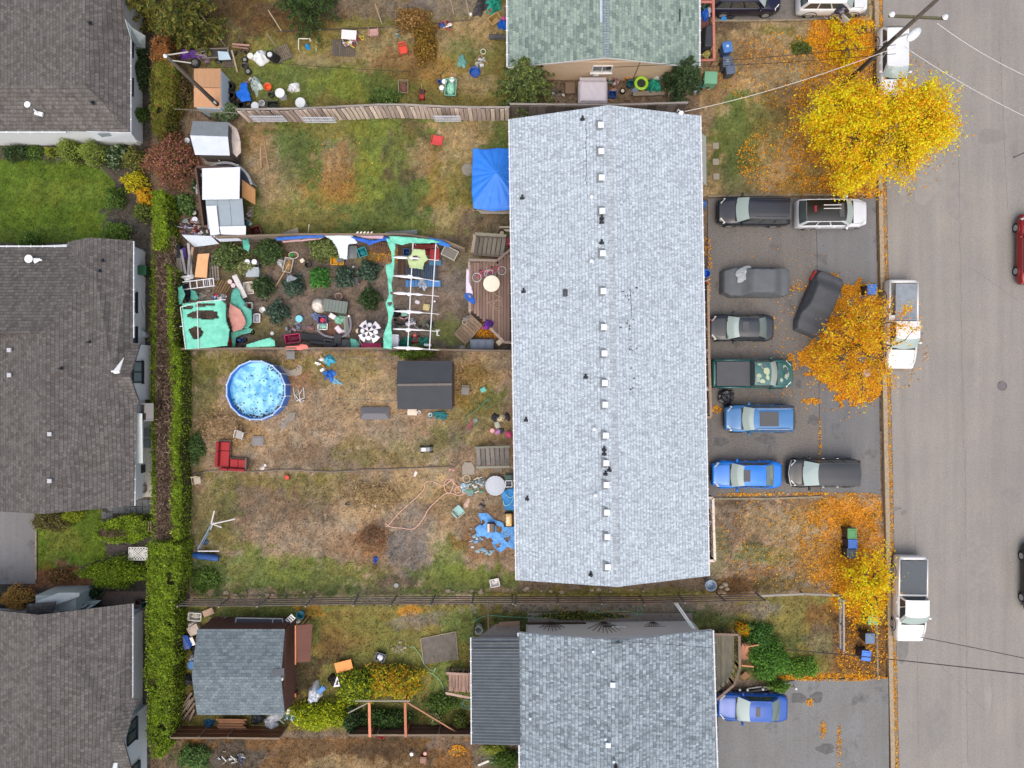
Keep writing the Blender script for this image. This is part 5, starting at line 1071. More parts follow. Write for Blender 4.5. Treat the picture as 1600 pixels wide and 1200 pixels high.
def picket_fence(label,pts,h,step,w,col,name='picket_fence',jit=.05,top=True,group=None):
 P = [W(x,y,0) for x,y in pts]; t = thing(name,label,'fence',P[0],group=group); off = -P[0]; Q = along(P,step); rd = random.Random(5)
 ms = [Bo((0,0,0),(w,.03,h)).obj('picket',wood(c,'Z'),t) for c in (col if isinstance(col,list) else [col])]
 for i,(a,b) in enumerate(zip(Q,Q[1:])):
  m = (a +b)/2 +off; o = ms[i] if i < len(ms) else ms[rd.randrange(len(ms))].copy()
  if i >= len(ms): COL.objects.link(o); o.parent = t
  o.location = (m.x,m.y -.03,h/2 +rd.uniform(-jit,jit)); o.rotation_euler = (rd.uniform(-.02,.03),rd.uniform(-.02,.02),atan2((b -a).y,(b -a).x))
 R = along(P,2.4)
 for a,b in zip(R,R[1:]):
  for z in (.35,h -.3): Be(a +off +Vector((0,.03,z)),b +off +Vector((0,.03,z)),.04,.09).obj('rail',wood('#8f8580','X'),t)
 fence_posts(t,R,h +.05,.1,wood('#8f8580','Z'),off +Vector((0,.1,0)))
 if top:
  for a,b in zip(R,R[1:]): Be(a +off +Vector((0,.05,h +.08)),b +off +Vector((0,.05,h +.08)),.12,.04).obj('top_rail',wood('#a8a09a','X'),t)
 return t
picket_fence('long weathered pinkish picket fence between the two upper backyards',[(388,191),(480,190),(600,184),(640,184),(700,187),(760,188),(796,188)],2.05,.30,.25,['#e0d0c6','#d2c2b8','#e8dace','#c2b0a4'])
picket_fence('dark board fence above the roof of the row house',[(797,182),(880,183),(960,183),(1063,180)],1.95,.62,.56,['#94867e','#86776e','#a3958c'],'board_fence',.03)
rail_fence('old grey wire fence left of the long picket fence',[(276,182),(330,186),(388,190)],1.5,(1.45,),1.8,'#8c857c',.04,.04,name='wire_fence')
rail_fence('weathered horizontal rail fence left of the bungalow, along the bottom of the big yard',[(296,934),(420,934),(560,931),(740,930),(800,930)],1.9,(.35,.8,1.25,1.7),2.5,'#6f6660',.05,.13,'#a09a92')
rail_fence('brown horizontal rail fence between the row house and the blue-grey bungalow',[(806,930),(1000,930),(1180,926)],1.9,(.35,.8,1.25,1.7),2.5,'#6b5850',.05,.13,'#94887e')
rail_fence('low grey timber rail along the front of the side yard',[(1182,926),(1250,923),(1304,926)],.8,(.7,),2.6,'#a39c94',.14,.09)
rail_fence('bleached plank fence at the right end of the side yard',[(1306,930),(1306,1008)],1.2,(1.1,.6),1.6,'#b5b0aa',.1,.14)
def board_fence(label,pts,h,col,nb=3,step=2.4,face=1):
 P = [W(x,y,0) for x,y in pts]; t = thing('board_fence',label,'fence',P[0]); off = -P[0]; Q = along(P,step); bh = h/nb
 for a,b in zip(Q,Q[1:]):
  for k in range(nb): Be(a +off +Vector((0,0,bh*(k +.5) +.03)),b +off +Vector((0,0,bh*(k +.5) +.03)),.04,bh*.93).obj('board',wood(col,'X'),t)
  Be(a +off +Vector((0,0,h +.05)),b +off +Vector((0,0,h +.05)),.12,.04).obj('cap_rail',wood('#8d7a66','X'),t)
 for q in Q: Be(q +off +Vector((0,.06,0)),q +off +Vector((0,.06,h)),.09,.07).obj('post',wood('#a08c76','Z'),t)
board_fence('orange brown board fence below the grey roofed shed',[(284,1134),(370,1134),(450,1135)],1.6,'#8c5f3c')
board_fence('darker brown board fence under the swing frame',[(552,1132),(640,1132),(737,1132)],1.4,'#75503a')
board_fence('grey board fence behind the tarps on the upper side of the tarp garden',[(352,378),(480,374),(600,374),(640,374),(700,384),(728,396)],1.6,'#97897e')
board_fence('grey board fence along the lower side of the tarp garden',[(288,547),(450,546),(600,546),(730,549),(800,550)],1.5,'#9c928a')
def tubeline(name,label,cat,pts,r,mat,z=.05,sm=6,closed=False,group=None,zs=None):
 P = [W(p[0],p[1],(p[2] if len(p) > 2 else z)) for p in pts]; P = smooth_line(P,sm) if sm else P; c = P[0].copy(); c.z = 0
 g = G(); g.tube([p -c for p in P],r,5,closed); return one(g,name,mat,label,cat,group,loc=c)
tubeline('log','thin bent log edging across the middle of the lower yards, left half','log',[(296,742),(340,735),(395,737),(450,734),(510,737),(560,735)],.055,M('#8f8274',var=.3),.08)
tubeline('log','thin bent log edging across the middle of the lower yards, right half','log',[(560,734),(600,733),(650,731),(700,729),(712,728),(718,700)],.05,M('#857768',var=.3),.08)
# --- deck helpers
def deck(label,poly,z,col,bw=.2,rails=(),railcol='#a2897c',rh=.95,name='deck',along_y=True,balusters=True):
 P = [W(x,y,z) for x,y in poly]; c = sum(P,Vector())/len(P); t = thing(name,label,'deck',(c.x,c.y,0)); Q = [(p.x -c.x,p.y -c.y) for p in P]
 lo = min(q[0] for q in Q); hi = max(q[0] for q in Q); n = int((hi -lo)/bw)
 for i in range(n):
  x = lo +(i +.5)*bw; ys = []
  for (x1,y1),(x2,y2) in zip(Q,Q[1:] +Q[:1]):
   if (x1 <= x) != (x2 <= x): ys.append(y1 +(y2 -y1)*(x -x1)/(x2 -x1))
  if len(ys) >= 2: ys.sort(); Bo((x,(ys[0] +ys[-1])/2,z -.02 +.004*(i % 3)),(bw*.88,ys[-1] -ys[0],.04)).obj('board',wood(col,'Y'),t)
 g = G(); g.prism([(q[0]*.96,q[1]*.97) for q in Q],z -.22,z -.06); g.obj('frame',wood('#4a3c34','Y'),t)
 for q in Q: Be((q[0]*.93,q[1]*.93,-.05),(q[0]*.93,q[1]*.93,z -.1),.12,.12).obj('post',wood('#6d5a4c','Z'),t)
 for a,b in rails:
  A = W(*a,z +rh) -Vector((c.x,c.y,0)); B = W(*b,z +rh) -Vector((c.x,c.y,0)); rl = Be(A,B,.16,.05).obj('railing',wood(railcol,'X'),t)
  k = max(2,int((B -A).length/.35)); 
  for i in range(k +1): p = A.lerp(B,i/k); Be((p.x,p.y,z),(p.x,p.y,z +rh -.03),.05 if 0 < i < k else .1,.05 if 0 < i < k else .1).obj('baluster',wood(railcol,'Z'),rl)
 return t
def stairs(label,c0,c1,w,n,z0,z1,col,side=True):
 """treads from ground end c0 to top end c1 (map points)"""
 A = W(*c0,z0); B = W(*c1,z1); t = thing('stairs',label,'stairs',(A.x,A.y,0)); d = B -A; d2 = Vector((d.x,d.y,0)); L = d2.length; u = d2.normalized(); v = Vector((-u.y,u.x,0))
 for i in range(n):
  p = d2*((i +.5)/n) +Vector((0,0,z0 +(z1 -z0)*(i +.8)/n)); Be(p -v*w/2,p +v*w/2,L/n*.82,.05).obj('tread',wood(col,'Y'),t)
 if side:
  for s in (-1,1): Be(v*s*(w/2 +.04) +Vector((0,0,z0 -.05)),v*s*(w/2 +.04) +d2 +Vector((0,0,z1 -.05)),.06,.22).obj('stringer',wood('#8f8172','X'),t)
 return t,u,v,L
deck('weathered red brown deck with bicycles behind the row house',[(735,411),(777,408),(801,393),(801,535),(790,535),(766,512),(753,499),(737,486)],1.1,'#9d8276',.2,
     [((733,406),(777,407)),((777,407),(801,387)),((733,409),(734,488)),((766,513),(788,535)),((788,535),(801,535))],'#ab978b')
t,u,v,L = stairs('wooden steps with seven treads above the deck, beside the board fence',(741,384),(789,387),1.15,7,.1,1.1,'#8b857a')
Be(v*.62 +Vector((0,0,1.0)),v*.62 +u*L +Vector((0,0,1.9)),.2,.06).obj('handrail',wood('#a5a08e','X'),t); Be(v*-.62 +Vector((0,0,.9)),v*.62 +Vector((0,0,.9)),.2,.06).obj('newel_board',wood('#b0a392','Y'),t)
stairs('slanting brown wooden steps down from the corner of the deck',(718,531),(745,499),.95,8,.1,1.05,'#8f7a66')
t,u,v,L = stairs('grey wooden steps beside the two chrome drums and small bicycle',(744,713),(796,712),1.2,7,.1,1.05,'#98928c')
Be(v*.66 +Vector((0,0,1.0)),v*.66 +u*(L +.1) +Vector((0,0,1.7)),.14,.06).obj('handrail',wood('#a0a090','X'),t); Be(v*-.66 +Vector((0,0,.9)),v*-.66 +u*L +Vector((0,0,1.7)),.14,.06).obj('handrail',wood('#a0a090','X'),t)
deck('narrow front deck with tan railing facing the dark grey cars',[(1086,398),(1104,398),(1108,652),(1090,652)],1.1,'#5f5148',.2,[((1106.5,446),(1108,560)),((1108,560),(1111,650)),((1111,652),(1096,652))],'#b79c82')
deck('narrow front deck with white railing beside the lower front yard',[(1090,780),(1110,780),(1113,876),(1094,876)],1.1,'#6a5348',.2,[((1099,778),(1114,778)),((1114,778),(1117,876)),((1117,876),(1100,877))],'#e9dcd2')
deck('terracotta painted deck with covered barbecue beside the green roof bungalow',[(1084,-40),(1111,-40),(1111,91),(1084,91)],.7,'#80524a',.2,[((1114,-40),(1116,92)),((1116,94),(1093,94)),((1113,3),(1093,3))],'#c47c6c')
deck('grey green porch deck with brown railing at the right of the blue-grey bungalow',[(1104,990),(1148,990),(1149,1040),(1141,1062),(1116,1086),(1104,1086)],.8,'#84806f',.13,[((1112,991),(1154,992)),((1155,993),(1156,1044)),((1156,1044),(1147,1070)),((1147,1070),(1119,1094))],'#8d7668')
t,u,v,L = stairs('orange new wood steps with two railings beside the porch deck',(1176,1018),(1156,1018),1.0,4,.1,.8,'#c9906c')
for s in (-1,1):
 r_ = Be(v*s*.75 +Vector((0,0,.85)),v*s*.62 +u*L +Vector((0,0,1.6)),.08,.05).obj('railing',wood('#d09a6c','X'),t)
 for i in range(7): q = (v*s*.75 +Vector((0,0,.82))).lerp(v*s*.62 +u*L +Vector((0,0,1.57)),i/6); Be(Vector((q.x,q.y,q.z -.75)),q,.04,.04).obj('baluster',wood('#d09a6c','Z'),r_)
# porch stairs and railing left of the lower porch
deck('small pinkish wooden landing with spiky railings left of the lower porch',[(701,1050),(742,1052),(742,1082),(701,1080)],.8,'#c4a392',.22,[((698,1052),(740,1054)),((697,1083),(738,1091))],'#c2a595',.9)
# railings with dark spikes
g = G()
for i in range(12): p = W(702 +i*3.4,1048,1.6) -W(700,1050,0); g.beam(p,p +Vector((-.02,.22,.15)),.04,.04)
one(g,'spiked_rail',M('#4c3d36'),'row of dark spikes on the upper railing of the pinkish landing','railing',loc=W(700,1050,0))
# ---- cloth and sheet material objects
def sheet(name,label,cat,poly,z,col,holes=(),amp=.06,wr=3.,res=.075,mat=None,group=None,zf=None,rough=.6,seed=1,thick=True,sag=0.):
 """draped cloth or sheet covering a map polygon at height z, with torn holes"""
 P = [W(x,y,z) for x,y in poly]; c = sum(P,Vector())/len(P); Q = np.array([(p.x -c.x,p.y -c.y) for p in P]); lo = Q.min(0) -res; hi = Q.max(0) +res
 gx = np.arange(lo[0],hi[0],res); gy = np.arange(lo[1],hi[1],res); X,Y = np.meshgrid(gx,gy); ins = in_poly(X,Y,[tuple(q) for q in Q])
 for h in holes: H_ = [W(x,y,z) for x,y in h]; ins &= ~in_poly(X,Y,[(p.x -c.x,p.y -c.y) for p in H_])
 # pull the outer grid points on to the true outline
 D = np.full(X.shape,99.); NX,NY = X.copy(),Y.copy()
 for i in range(len(Q)):
  a,b = Q[i],Q[(i +1) % len(Q)]; ab = b -a; tt = np.clip(((X -a[0])*ab[0] +(Y -a[1])*ab[1])/max(1e-9,ab @ ab),0,1); qx,qy = a[0] +tt*ab[0],a[1] +tt*ab[1]; d = np.hypot(X -qx,Y -qy)
  m = d < D; D[m] = d[m]; NX[m] = qx[m]; NY[m] = qy[m]
 near = (~ins) & (D < res*.75); X2 = np.where(near,NX,X); Y2 = np.where(near,NY,Y); ok = ins | near
 Z = (fbm((X +c.x)*wr*.5 +seed*9,(Y +c.y)*wr*.5,3,4) -.5)*amp*2 +(abs(vnoise((X +c.x)*wr +(Y +c.y)*wr*.8,(Y -X)*wr*.3 +seed,4) -.5))*amp
 if zf: Z = Z +zf(X2 +c.x,Y2 +c.y)
 if sag: Z = Z -sag*np.minimum(1,D/.5)
 ny,nx = X.shape; i = (np.arange(ny -1)[:,None]*nx +np.arange(nx -1)[None,:]).ravel(); F_ = np.stack([i,i +1,i +1 +nx,i +nx],1); okf = ok.ravel(); F_ = F_[okf[F_].all(1)]
 V = np.stack([X2,Y2,Z],-1).reshape(-1,3); used = np.unique(F_); mp = -np.ones(len(V),int); mp[used] = np.arange(len(used)); V = V[used]; F_ = mp[F_]
 o = mesh_np(name,V,F_,None,mat or M(col,rough=rough,var=.13,scale=2.5,bump=.2),smooth=True); o.location = (c.x,c.y,z)
 if thick: md = o.modifiers.new('thickness','SOLIDIFY'); md.thickness = .012
 return tag(o,label,cat,group)
TQ = M('#84dcc8',rough=.5,var=.16,scale=3,bump=.6); TQ2 = M('#62bfac',rough=.5,var=.2,scale=3,bump=.6)
# turquoise netting shelter (own frame, netting with torn holes)
def framework(name,label,cat,lines,r,col,group=None,mat=None):
 P0 = W(*lines[0][0]); P0.z = 0; t = thing(name,label,cat,P0,group=group)
 for l in lines: Tu([W(*p) -P0 for p in l],r,6).obj('tube',mat or M(col,rough=.4,var=.03),t)
 return t
sheet('netting','large turquoise netting with torn holes over the left corner of the tarp garden','netting',[(284,474),(308,472),(346,469),(352,474),(352,500),(357,514),(354,540),(330,543),(290,546),(286,520)],1.8,'#7fe3cc',[[(300,489),(308,486),(330,485),(338,488),(340,496),(330,498),(306,497),(292,493)],[(296,515),(305,511),(313,513),(317,520),(310,528),(303,529),(299,522)],[(286,480),(303,478),(300,481),(290,483)],[(306,476),(336,474),(336,476),(308,479)]],.09,2.5,mat=TQ,zf=lambda x,y: -.25*np.clip((x -W(345,500,1.8).x)/.5,0,2))
framework('net_frame','white pipe frame holding the turquoise netting','frame',[[(282,480,1.9),(290,545,1.9)],[(282,480,1.9),(308,472,1.95),(310,545,1.9)],[(308,472,1.95),(352,468,1.9)],[(281,510,1.9),(286,510,1.9)],[(282,480,0),(282,480,1.9)],[(290,545,0),(290,545,1.9)],[(352,468,0),(352,468,1.9)]],.03,'#e8eeec')
sheet('netting','turquoise netting hanging beside the left hedge','netting',[(278,448),(284,446),(290,460),(284,474),(279,476)],1.2,'#6fd6c0',amp=.1,mat=TQ2)
sheet('netting','small green netting scrap below the white shelf','netting',[(298,452),(306,455),(311,466),(306,470),(298,468)],.5,'#3fae90',mat=TQ2)
sheet('tarp','turquoise tarp rising to a rounded tip beside the white plank','tarp',[(361,462),(364,452),(369,449),(374,453),(377,464),(383,472),(383,478),(393,484),(394,505),(388,513),(380,512),(376,500),(372,490),(366,480),(360,474)],.9,'#5cc9b6',mat=TQ2,amp=.12)
sheet('sheet','salmon pink sheet draped over the turquoise tarp','sheet',[(359,473),(367,478),(376,484),(382,496),(384,506),(379,514),(364,519),(360,505),(357,490)],1.15,'#d6a193',amp=.12,rough=.7)
sheet('tarp','green tarp rags over a dark frame below the pink sheet','tarp',[(361,519),(366,518),(385,512),(396,514),(392,520),(378,523),(368,528),(367,542),(362,542)],.7,'#5fd0bd',mat=TQ2,amp=.12)
sheet('netting','pale turquoise sheet lying on the lower garden fence','netting',[(385,538),(405,532),(422,527),(429,532),(430,541),(385,544)],1.5,'#7fe0cc',mat=TQ,amp=.08)
def wavy(pts,amp,seed=1):
 rd = random.Random(seed); return [(x +rd.uniform(-amp,amp),y +rd.uniform(-amp,amp)) for x,y in pts]
sheet('netting','long vertical strip of mint green netting dividing the tarp garden','netting',wavy([(604,372),(618,374),(617,400),(615,425),(613,445),(613,470),(616,486),(612,500),(613,545),(598,545),(601,520),(606,500),(607,490),(603,476),(608,460),(606,432),(604,425),(603,415),(612,410),(611,395)],1.2),1.9,'#7fe3cc',[[(610,440),(612,440),(612,458),(610,458)],[(607,474),(612,472),(611,478)]],.15,4,mat=TQ)
sheet('netting','mint netting strip along the top edge of the white greenhouse frame','netting',wavy([(608,368),(640,371),(675,374),(690,378),(672,381),(640,380),(628,384),(612,378)],1),2.0,'#8be8d2',amp=.1,mat=TQ)
sheet('netting','green netting bunch beside the bright pink cushion','netting',[(548,529),(556,530),(562,536),(560,544),(548,544)],.8,'#45b396',mat=TQ2,amp=.15)
sheet('tarp','strip of blue tarp on the left part of the upper garden fence','tarp',[(430,371),(470,368),(505,366),(507,371),(470,373),(432,376)],1.62,'#3b78d0',amp=.06)
sheet('sheet','narrow pinkish sheet hanging on the upper garden fence','sheet',[(440,376),(475,373),(505,371),(500,374),(470,377),(442,379)],1.3,'#d5b9b8',amp=.06)
sheet('sheet','white plastic sheet sloping down from the upper garden fence','sheet',[(505,368),(552,368),(560,381),(545,383),(542,405),(530,403),(527,388),(520,377)],.9,'#dfe8f2',amp=.08,zf=lambda x,y: (y -W(530,400).y)*.35)
sheet('tarp','crumpled blue tarp right of the white sheet on the garden fence','tarp',[(545,369),(572,373),(585,376),(600,369),(612,372),(610,379),(600,376),(585,380),(578,384),(573,380),(560,377)],1.5,'#2f6fd6',amp=.12)
sheet('sheet','pinkish white strip on top of the upper garden fence','sheet',[(555,368),(600,368),(598,373),(572,372)],1.66,'#d3b9c2',amp=.04)
sheet('tarp','rolled bright blue tarp at the right end of the garden fence','tarp',[(670,371),(690,375),(704,383),(702,387),(688,383),(672,377)],1.9,'#2c83d8',amp=.1)
sheet('sheet','pale green cloth hung under the white greenhouse frame','sheet',[(645,389),(664,390),(666,400),(670,405),(663,410),(661,421),(640,418),(636,402),(643,397)],2.1,'#c9d8a6',[[(641,402),(650,400),(656,403),(650,406),(642,405)]],amp=.08)
# greenhouse frame of white pipes with torn white film on the cross bars
t = thing('greenhouse_frame','white pipe greenhouse frame with torn film strips','greenhouse frame',(W(655,460,2).x,W(655,460,2).y,0)); off = -Vector(t.location); WP = M('#f1f0f3',rough=.4,var=.05)
for a,b in (((645.5,376),(637,546)),((681,381),(671,546))): Tu([W(*a,2.0) +off,W(*b,2.0) +off],.035,6).obj('long_pipe',WP,t)
for i,(y,dy) in enumerate(((402,5),(431,9),(458,5),(486,5),(514,4),(543,4))):
 P = [W(614 +8*k,y +dy*(k/9) ** 1.5,2.02) +off for k in range(10)]; rd = random.Random(i); Tu(P,[.02 +(.055*rd.random() +.03 if 0 < k < 6 else 0) for k in range(10)],6).obj('cross_bar',WP,t)
 Ba(W(641 -i*.7,y +1.2,2.05) +off,.17,9,6,sq=(1,.8,.4),noise=.3,seed=i).obj('film_knot',WP,t)
for x,y in ((645,376),(637,546),(681,381),(671,546)): Tu([W(x,y,2.0) +off,Vector((W(x,y,2).x,W(x,y,2).y,0)) +off],.035,6).obj('upright',WP,t)
# blue tarp canopy beside the row house
cx,cy = W(770,278,2.3).x,W(770,278,2.3).y
BT = M('#3a93ee',rough=.5,var=.08,scale=1.5,bump=.3)
sheet('tarp_canopy','bright blue tarp canopy tented beside the row house','canopy',[(739,233),(760,235),(778,232),(801,234),(801,328),(770,330),(740,326),(737,300),(738,260)],2.0,'#3a93ee',amp=.05,wr=2,mat=BT,zf=lambda x,y: .75*np.clip(1 -np.maximum(abs(x -W(776,270,2).x)/1.7,abs(y -W(776,275,2).y)/2.1),0,1) +.05*np.abs(np.sin(6*np.arctan2(y -W(776,275,2).y,x -W(776,275,2).x)*1.5)),res=.06)
framework('canopy_frame','thin frame holding up the blue tarp canopy','frame',[[(739,233,1.95),(801,233,1.95),(801,329,1.95),(739,329,1.95),(739,233,1.95)],[(740,234,0),(740,234,1.95)],[(740,328,0),(740,328,1.95)]],.03,'#a09488')
sheet('tarp','folded grey cover sticking out below the blue canopy','tarp',[(745,327),(797,329),(797,334),(752,334)],1.2,'#b0a79f',amp=.05)
# ---- sheds
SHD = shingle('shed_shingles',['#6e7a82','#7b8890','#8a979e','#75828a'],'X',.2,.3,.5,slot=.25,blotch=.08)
def small_gable(name,label,cat,x0,x1,y0,y1,ze,zr,mat,wallm,z0=0,ridge='X',t=.08,ins=.15,extra=None):
 A,B,C,D = W(x0,y0,ze),W(x1,y0,ze),W(x1,y1,ze),W(x0,y1,ze); c = (A +C)/2; h = thing(name,label,cat,(c.x,c.y,0)); off = -Vector((c.x,c.y,0)); q = lambda v: v +off
 if ridge == 'X': R0,R1 = (A +D)/2,(B +C)/2; R0.z = R1.z = zr; Sl([q(A),q(B),q(R1),q(R0)],t).obj('roof',mat,h); Sl([q(R0),q(R1),q(C),q(D)],t).obj('roof',mat,h)
 w = [q(A) +Vector((ins,-ins,0)),q(B) +Vector((-ins,-ins,0)),q(C) +Vector((-ins,ins,0)),q(D) +Vector((ins,ins,0))]; wallbox(h,w,ze -t,wallm,0)
 gable_wall(h,w[0],w[3],(w[0] +w[3])/2,ze -t,zr -t*1.5,wallm); gable_wall(h,w[2],w[1],(w[1] +w[2])/2,ze -t,zr -t*1.5,wallm)
 return h,q
BW = wood('#7d5143','Z')
h,q = small_gable('shed','large shed with grey shingle roof and brown walls in the lower left backyard','shed',308,445,983,1117,2.4,3.15,SHD,BW,ins=.05)
for i in range(10): y = 990 +i*12.3; a = q(W(446,y,2.3)); Bo((a.x -.06 +.04,a.y,1.2),(.03,.02,2.3)).obj('wall_batten',M('#5c3a30'),h)
Bo(q(W(446,1072,1.6)) +Vector((.02,0,0)),(.05,.3,.4)).obj('notice_board',M('#d9cfc4'),h); Bo(q(W(441,1060,2.9)),(.12,.2,.25),.4).obj('floodlight',WHITE,h)
Sl([q(W(425,1046,3.06)),q(W(444,1044,3.06)),q(W(444,1056,3.14)),q(W(425,1056,3.14))],.02).obj('roof_patch',M('#6c7076'),h)
p = W(462,977,2.2); g = G(); g.slab([W(462,977,2.2),W(488,975,2.0),W(485,1034,2.0),W(462,1035,2.2)],.06); g.v = [tuple(Vector(v) -Vector((p.x,p.y,0))) for v in g.v]
la = thing('lean_to','brown flat lean-to roof on the right of the big shed','lean-to',(p.x,p.y,0)); g.obj('roof',M('#7a4f42',var=.1,scale=2),la); Be((.0,0,2.23),(.0,W(462,1038,2.2).y -p.y,2.23),.08,.06).obj('edge_board',wood('#d08a5c','Y'),la)
for x,y in ((.05,-.15),(.35,-.15),(.05,-2.1),(.35,-2.1)): Be((x,y,0),(x,y,2.05),.09,.09).obj('post',BW,la)
SL = M('#454a50',rough=.7,var=.12,scale=1.5,bump=.15)
h,q = small_gable('shed','low black roofed shed in the pool yard','shed',621,706.5,564,639.5,2.15,2.5,SL,wood('#8a6f60','Z'),ins=.08)
Be(q(W(621,601.5,2.52)),q(W(706,600.5,2.52)),.14,.04).obj('ridge_strip',M('#857b74',var=.2),h)
# plywood roofed hut
a,b,c2,d2 = W(303,107,1.55),W(345,107,1.55),W(345,168,1.65),W(303,167,1.65); cc = (a +c2)/2; h = thing('hut','small hut with two tan plywood roof sheets by the left utility pole','hut',(cc.x,cc.y,0)); off = -Vector((cc.x,cc.y,0))
m1 = a.lerp(d2,.49); m2 = b.lerp(c2,.49)
Sl([a +off,b +off,m2 +off,m1 +off],.03).obj('plywood_sheet',wood('#c69c74','Y',.12),h); Sl([m1 +off +Vector((0,-.03,0)),m2 +off +Vector((0,-.03,0)),c2 +off,d2 +off],.03).obj('plywood_sheet',wood('#d1a57c','Y',.12),h)
wallbox(h,[v +off for v in (a +Vector((.05,-.05,0)),b +Vector((-.05,-.05,0)),c2 +Vector((-.05,.05,0)),d2 +Vector((.05,.05,0)))],1.5,M('#d5dee4',var=.08),0)
# silver tarp shed
a,b,c2,d2 = W(301,189,1.9),W(357,191,1.9),W(359,243,1.9),W(305,242,1.9); ra,rb = W(297,211.5,2.45),W(356,213.5,2.45); cc = (a +c2)/2; h = thing('tarp_shed','shed covered with a silver grey tarp in the upper left backyard','shed',(cc.x,cc.y,0)); off = -Vector((cc.x,cc.y,0))
Sl([a +off,b +off,rb +off,ra +off],.03).obj('roof',M('#9aa2a8',var=.14,scale=3,bump=.3,rough=.5),h); Sl([ra +off,rb +off,c2 +off,d2 +off],.03).obj('roof',M('#d3dae6',var=.1,scale=2,bump=.25,rough=.5),h)  # one tarp: shaded upper and sunlit lower slope put into the two colours
wallbox(h,[v +off for v in (a +Vector((.1,-.1,0)),b +Vector((-.1,-.1,0)),c2 +Vector((-.1,.1,0)),d2 +Vector((.1,.1,0)))],1.88,M('#6e645c'),0)
G().prism([tuple((W(x,y,.4) +off)[:2]) for x,y in ((312,243),(358,246),(366,258),(318,258))],.3,.36).obj('floor_step',wood('#a79b8f','X'),h)
sheet('cloth','pinkish white cloth spilling from the right side of the silver tarp shed','cloth',[(357,191),(365,197),(371,202),(374,212),(376,222),(376,238),(370,246),(368,244),(362,238),(360,225),(357,212)],1.3,'#dcd2cb',amp=.14,rough=.8)
# white sheet shed and trampoline behind it
c = W(351,297,1.0); t = thing('trampoline','dark trampoline with white rim tucked behind the white sheet shed','trampoline',(c.x,c.y,0)); R = 1.82
G().prism([(R*.95*cos(D0*pi/180),R*.95*sin(D0*pi/180)) for D0 in range(12,196,8)],.96,.98).obj('mat',M('#3a3f4a',var=.1),t); Tu([(R*cos(D0*pi/180),R*sin(D0*pi/180),1.0) for D0 in range(12,196,8)],.09,6).obj('rim',M('#b9bcc2',var=.1),t)
for i in range(5): a_ = .3 +i*.7; Tu([(R*cos(a_),R*sin(a_),0),(R*cos(a_),R*sin(a_),1.0),(R*1.03*cos(a_),R*1.03*sin(a_),1.35)],.035).obj('leg',M('#d5d8da'),t)
h = thing('sheet_shed','makeshift shed roofed with white and grey sheets','shed',(c.x,c.y,0)); off = -Vector((c.x,c.y,0))
Sl([W(316,263,2.0) +off,W(375,261,2.0) +off,W(374,311,2.05) +off,W(316,312,2.05) +off],.03).obj('white_panel',M('#e6ebf2',var=.05,rough=.4,scale=2),h)
for k,(x0,x1) in enumerate(((321,340),(340,359),(359,379))): Sl([W(x0,312,1.85) +off,W(x1 -.6,310,1.85) +off,W(x1 +4 -.6,357,1.7) +off,W(x0 +4,358,1.7) +off],.03).obj('grey_panel',M('#a5b4be',var=.06,rough=.45,scale=2),h)
Sl([W(322,322,1.95) +off,W(338,321,1.95) +off,W(343,366,1.8) +off,W(329,368,1.8) +off],.03).obj('white_panel',M('#e4e8f0',var=.04,rough=.4),h)
Sl([W(343,354,1.8) +off,W(384,353,1.8) +off,W(384,368,1.6) +off,W(345,366,1.6) +off],.03).obj('white_panel',M('#e2e6ee',var=.04,rough=.4),h)
Sl([W(332,369,1.2) +off,W(360,365,1.5) +off,W(378,376,.9) +off,W(345,378,.9) +off],.03).obj('white_panel',M('#d8dde8',var=.05,rough=.4),h)
wallbox(h,[W(*v,0) +off for v in ((322,272),(378,272),(384,360),(334,362))],1.65,wood('#6a5145','Z'),0)
g = G(); o_ = W(300,376,.9); g.slab([W(284,367,1.3) -o_,W(330,369,1.3) -o_,W(342,381,.8) -o_,W(304,386,.6) -o_],.03); one(g,'roofing_sheet',M('#dbe2ea',var=.07,rough=.45),'white corrugated panel sloping below the left of the white sheet shed','panel',loc=o_)
g = G(); o_ = W(386,300,.9); g.slab([W(378,280,1.2) -o_,W(399,296,.9) -o_,W(399,320,.8) -o_,W(378,308,1.2) -o_],.03); one(g,'plywood_sheet',wood('#c4925c','Y',.1),'tan plywood sheet leaning on the right side of the white sheet shed','plywood',loc=o_)
# grey curved awning at the upper right side of the row house
g = G(); o_ = W(1098,250,2.5); g.slab([W(1094,207,2.7) -o_,W(1103,213,2.3) -o_,W(1104,290,2.3) -o_,W(1094,280,2.7) -o_],.04); aw = thing('awning','pale grey awning over the right side of the row house near its top','awning',(o_.x,o_.y,0)); g.v = [(v[0],v[1],v[2] +o_.z) for v in g.v]; g.obj('panel',M('#b5bdb8',var=.08),aw)
for y in (-1.4,1.4): Be((.2,y,0),(.2,y,2.3),.06,.06).obj('post',WHITE,aw)
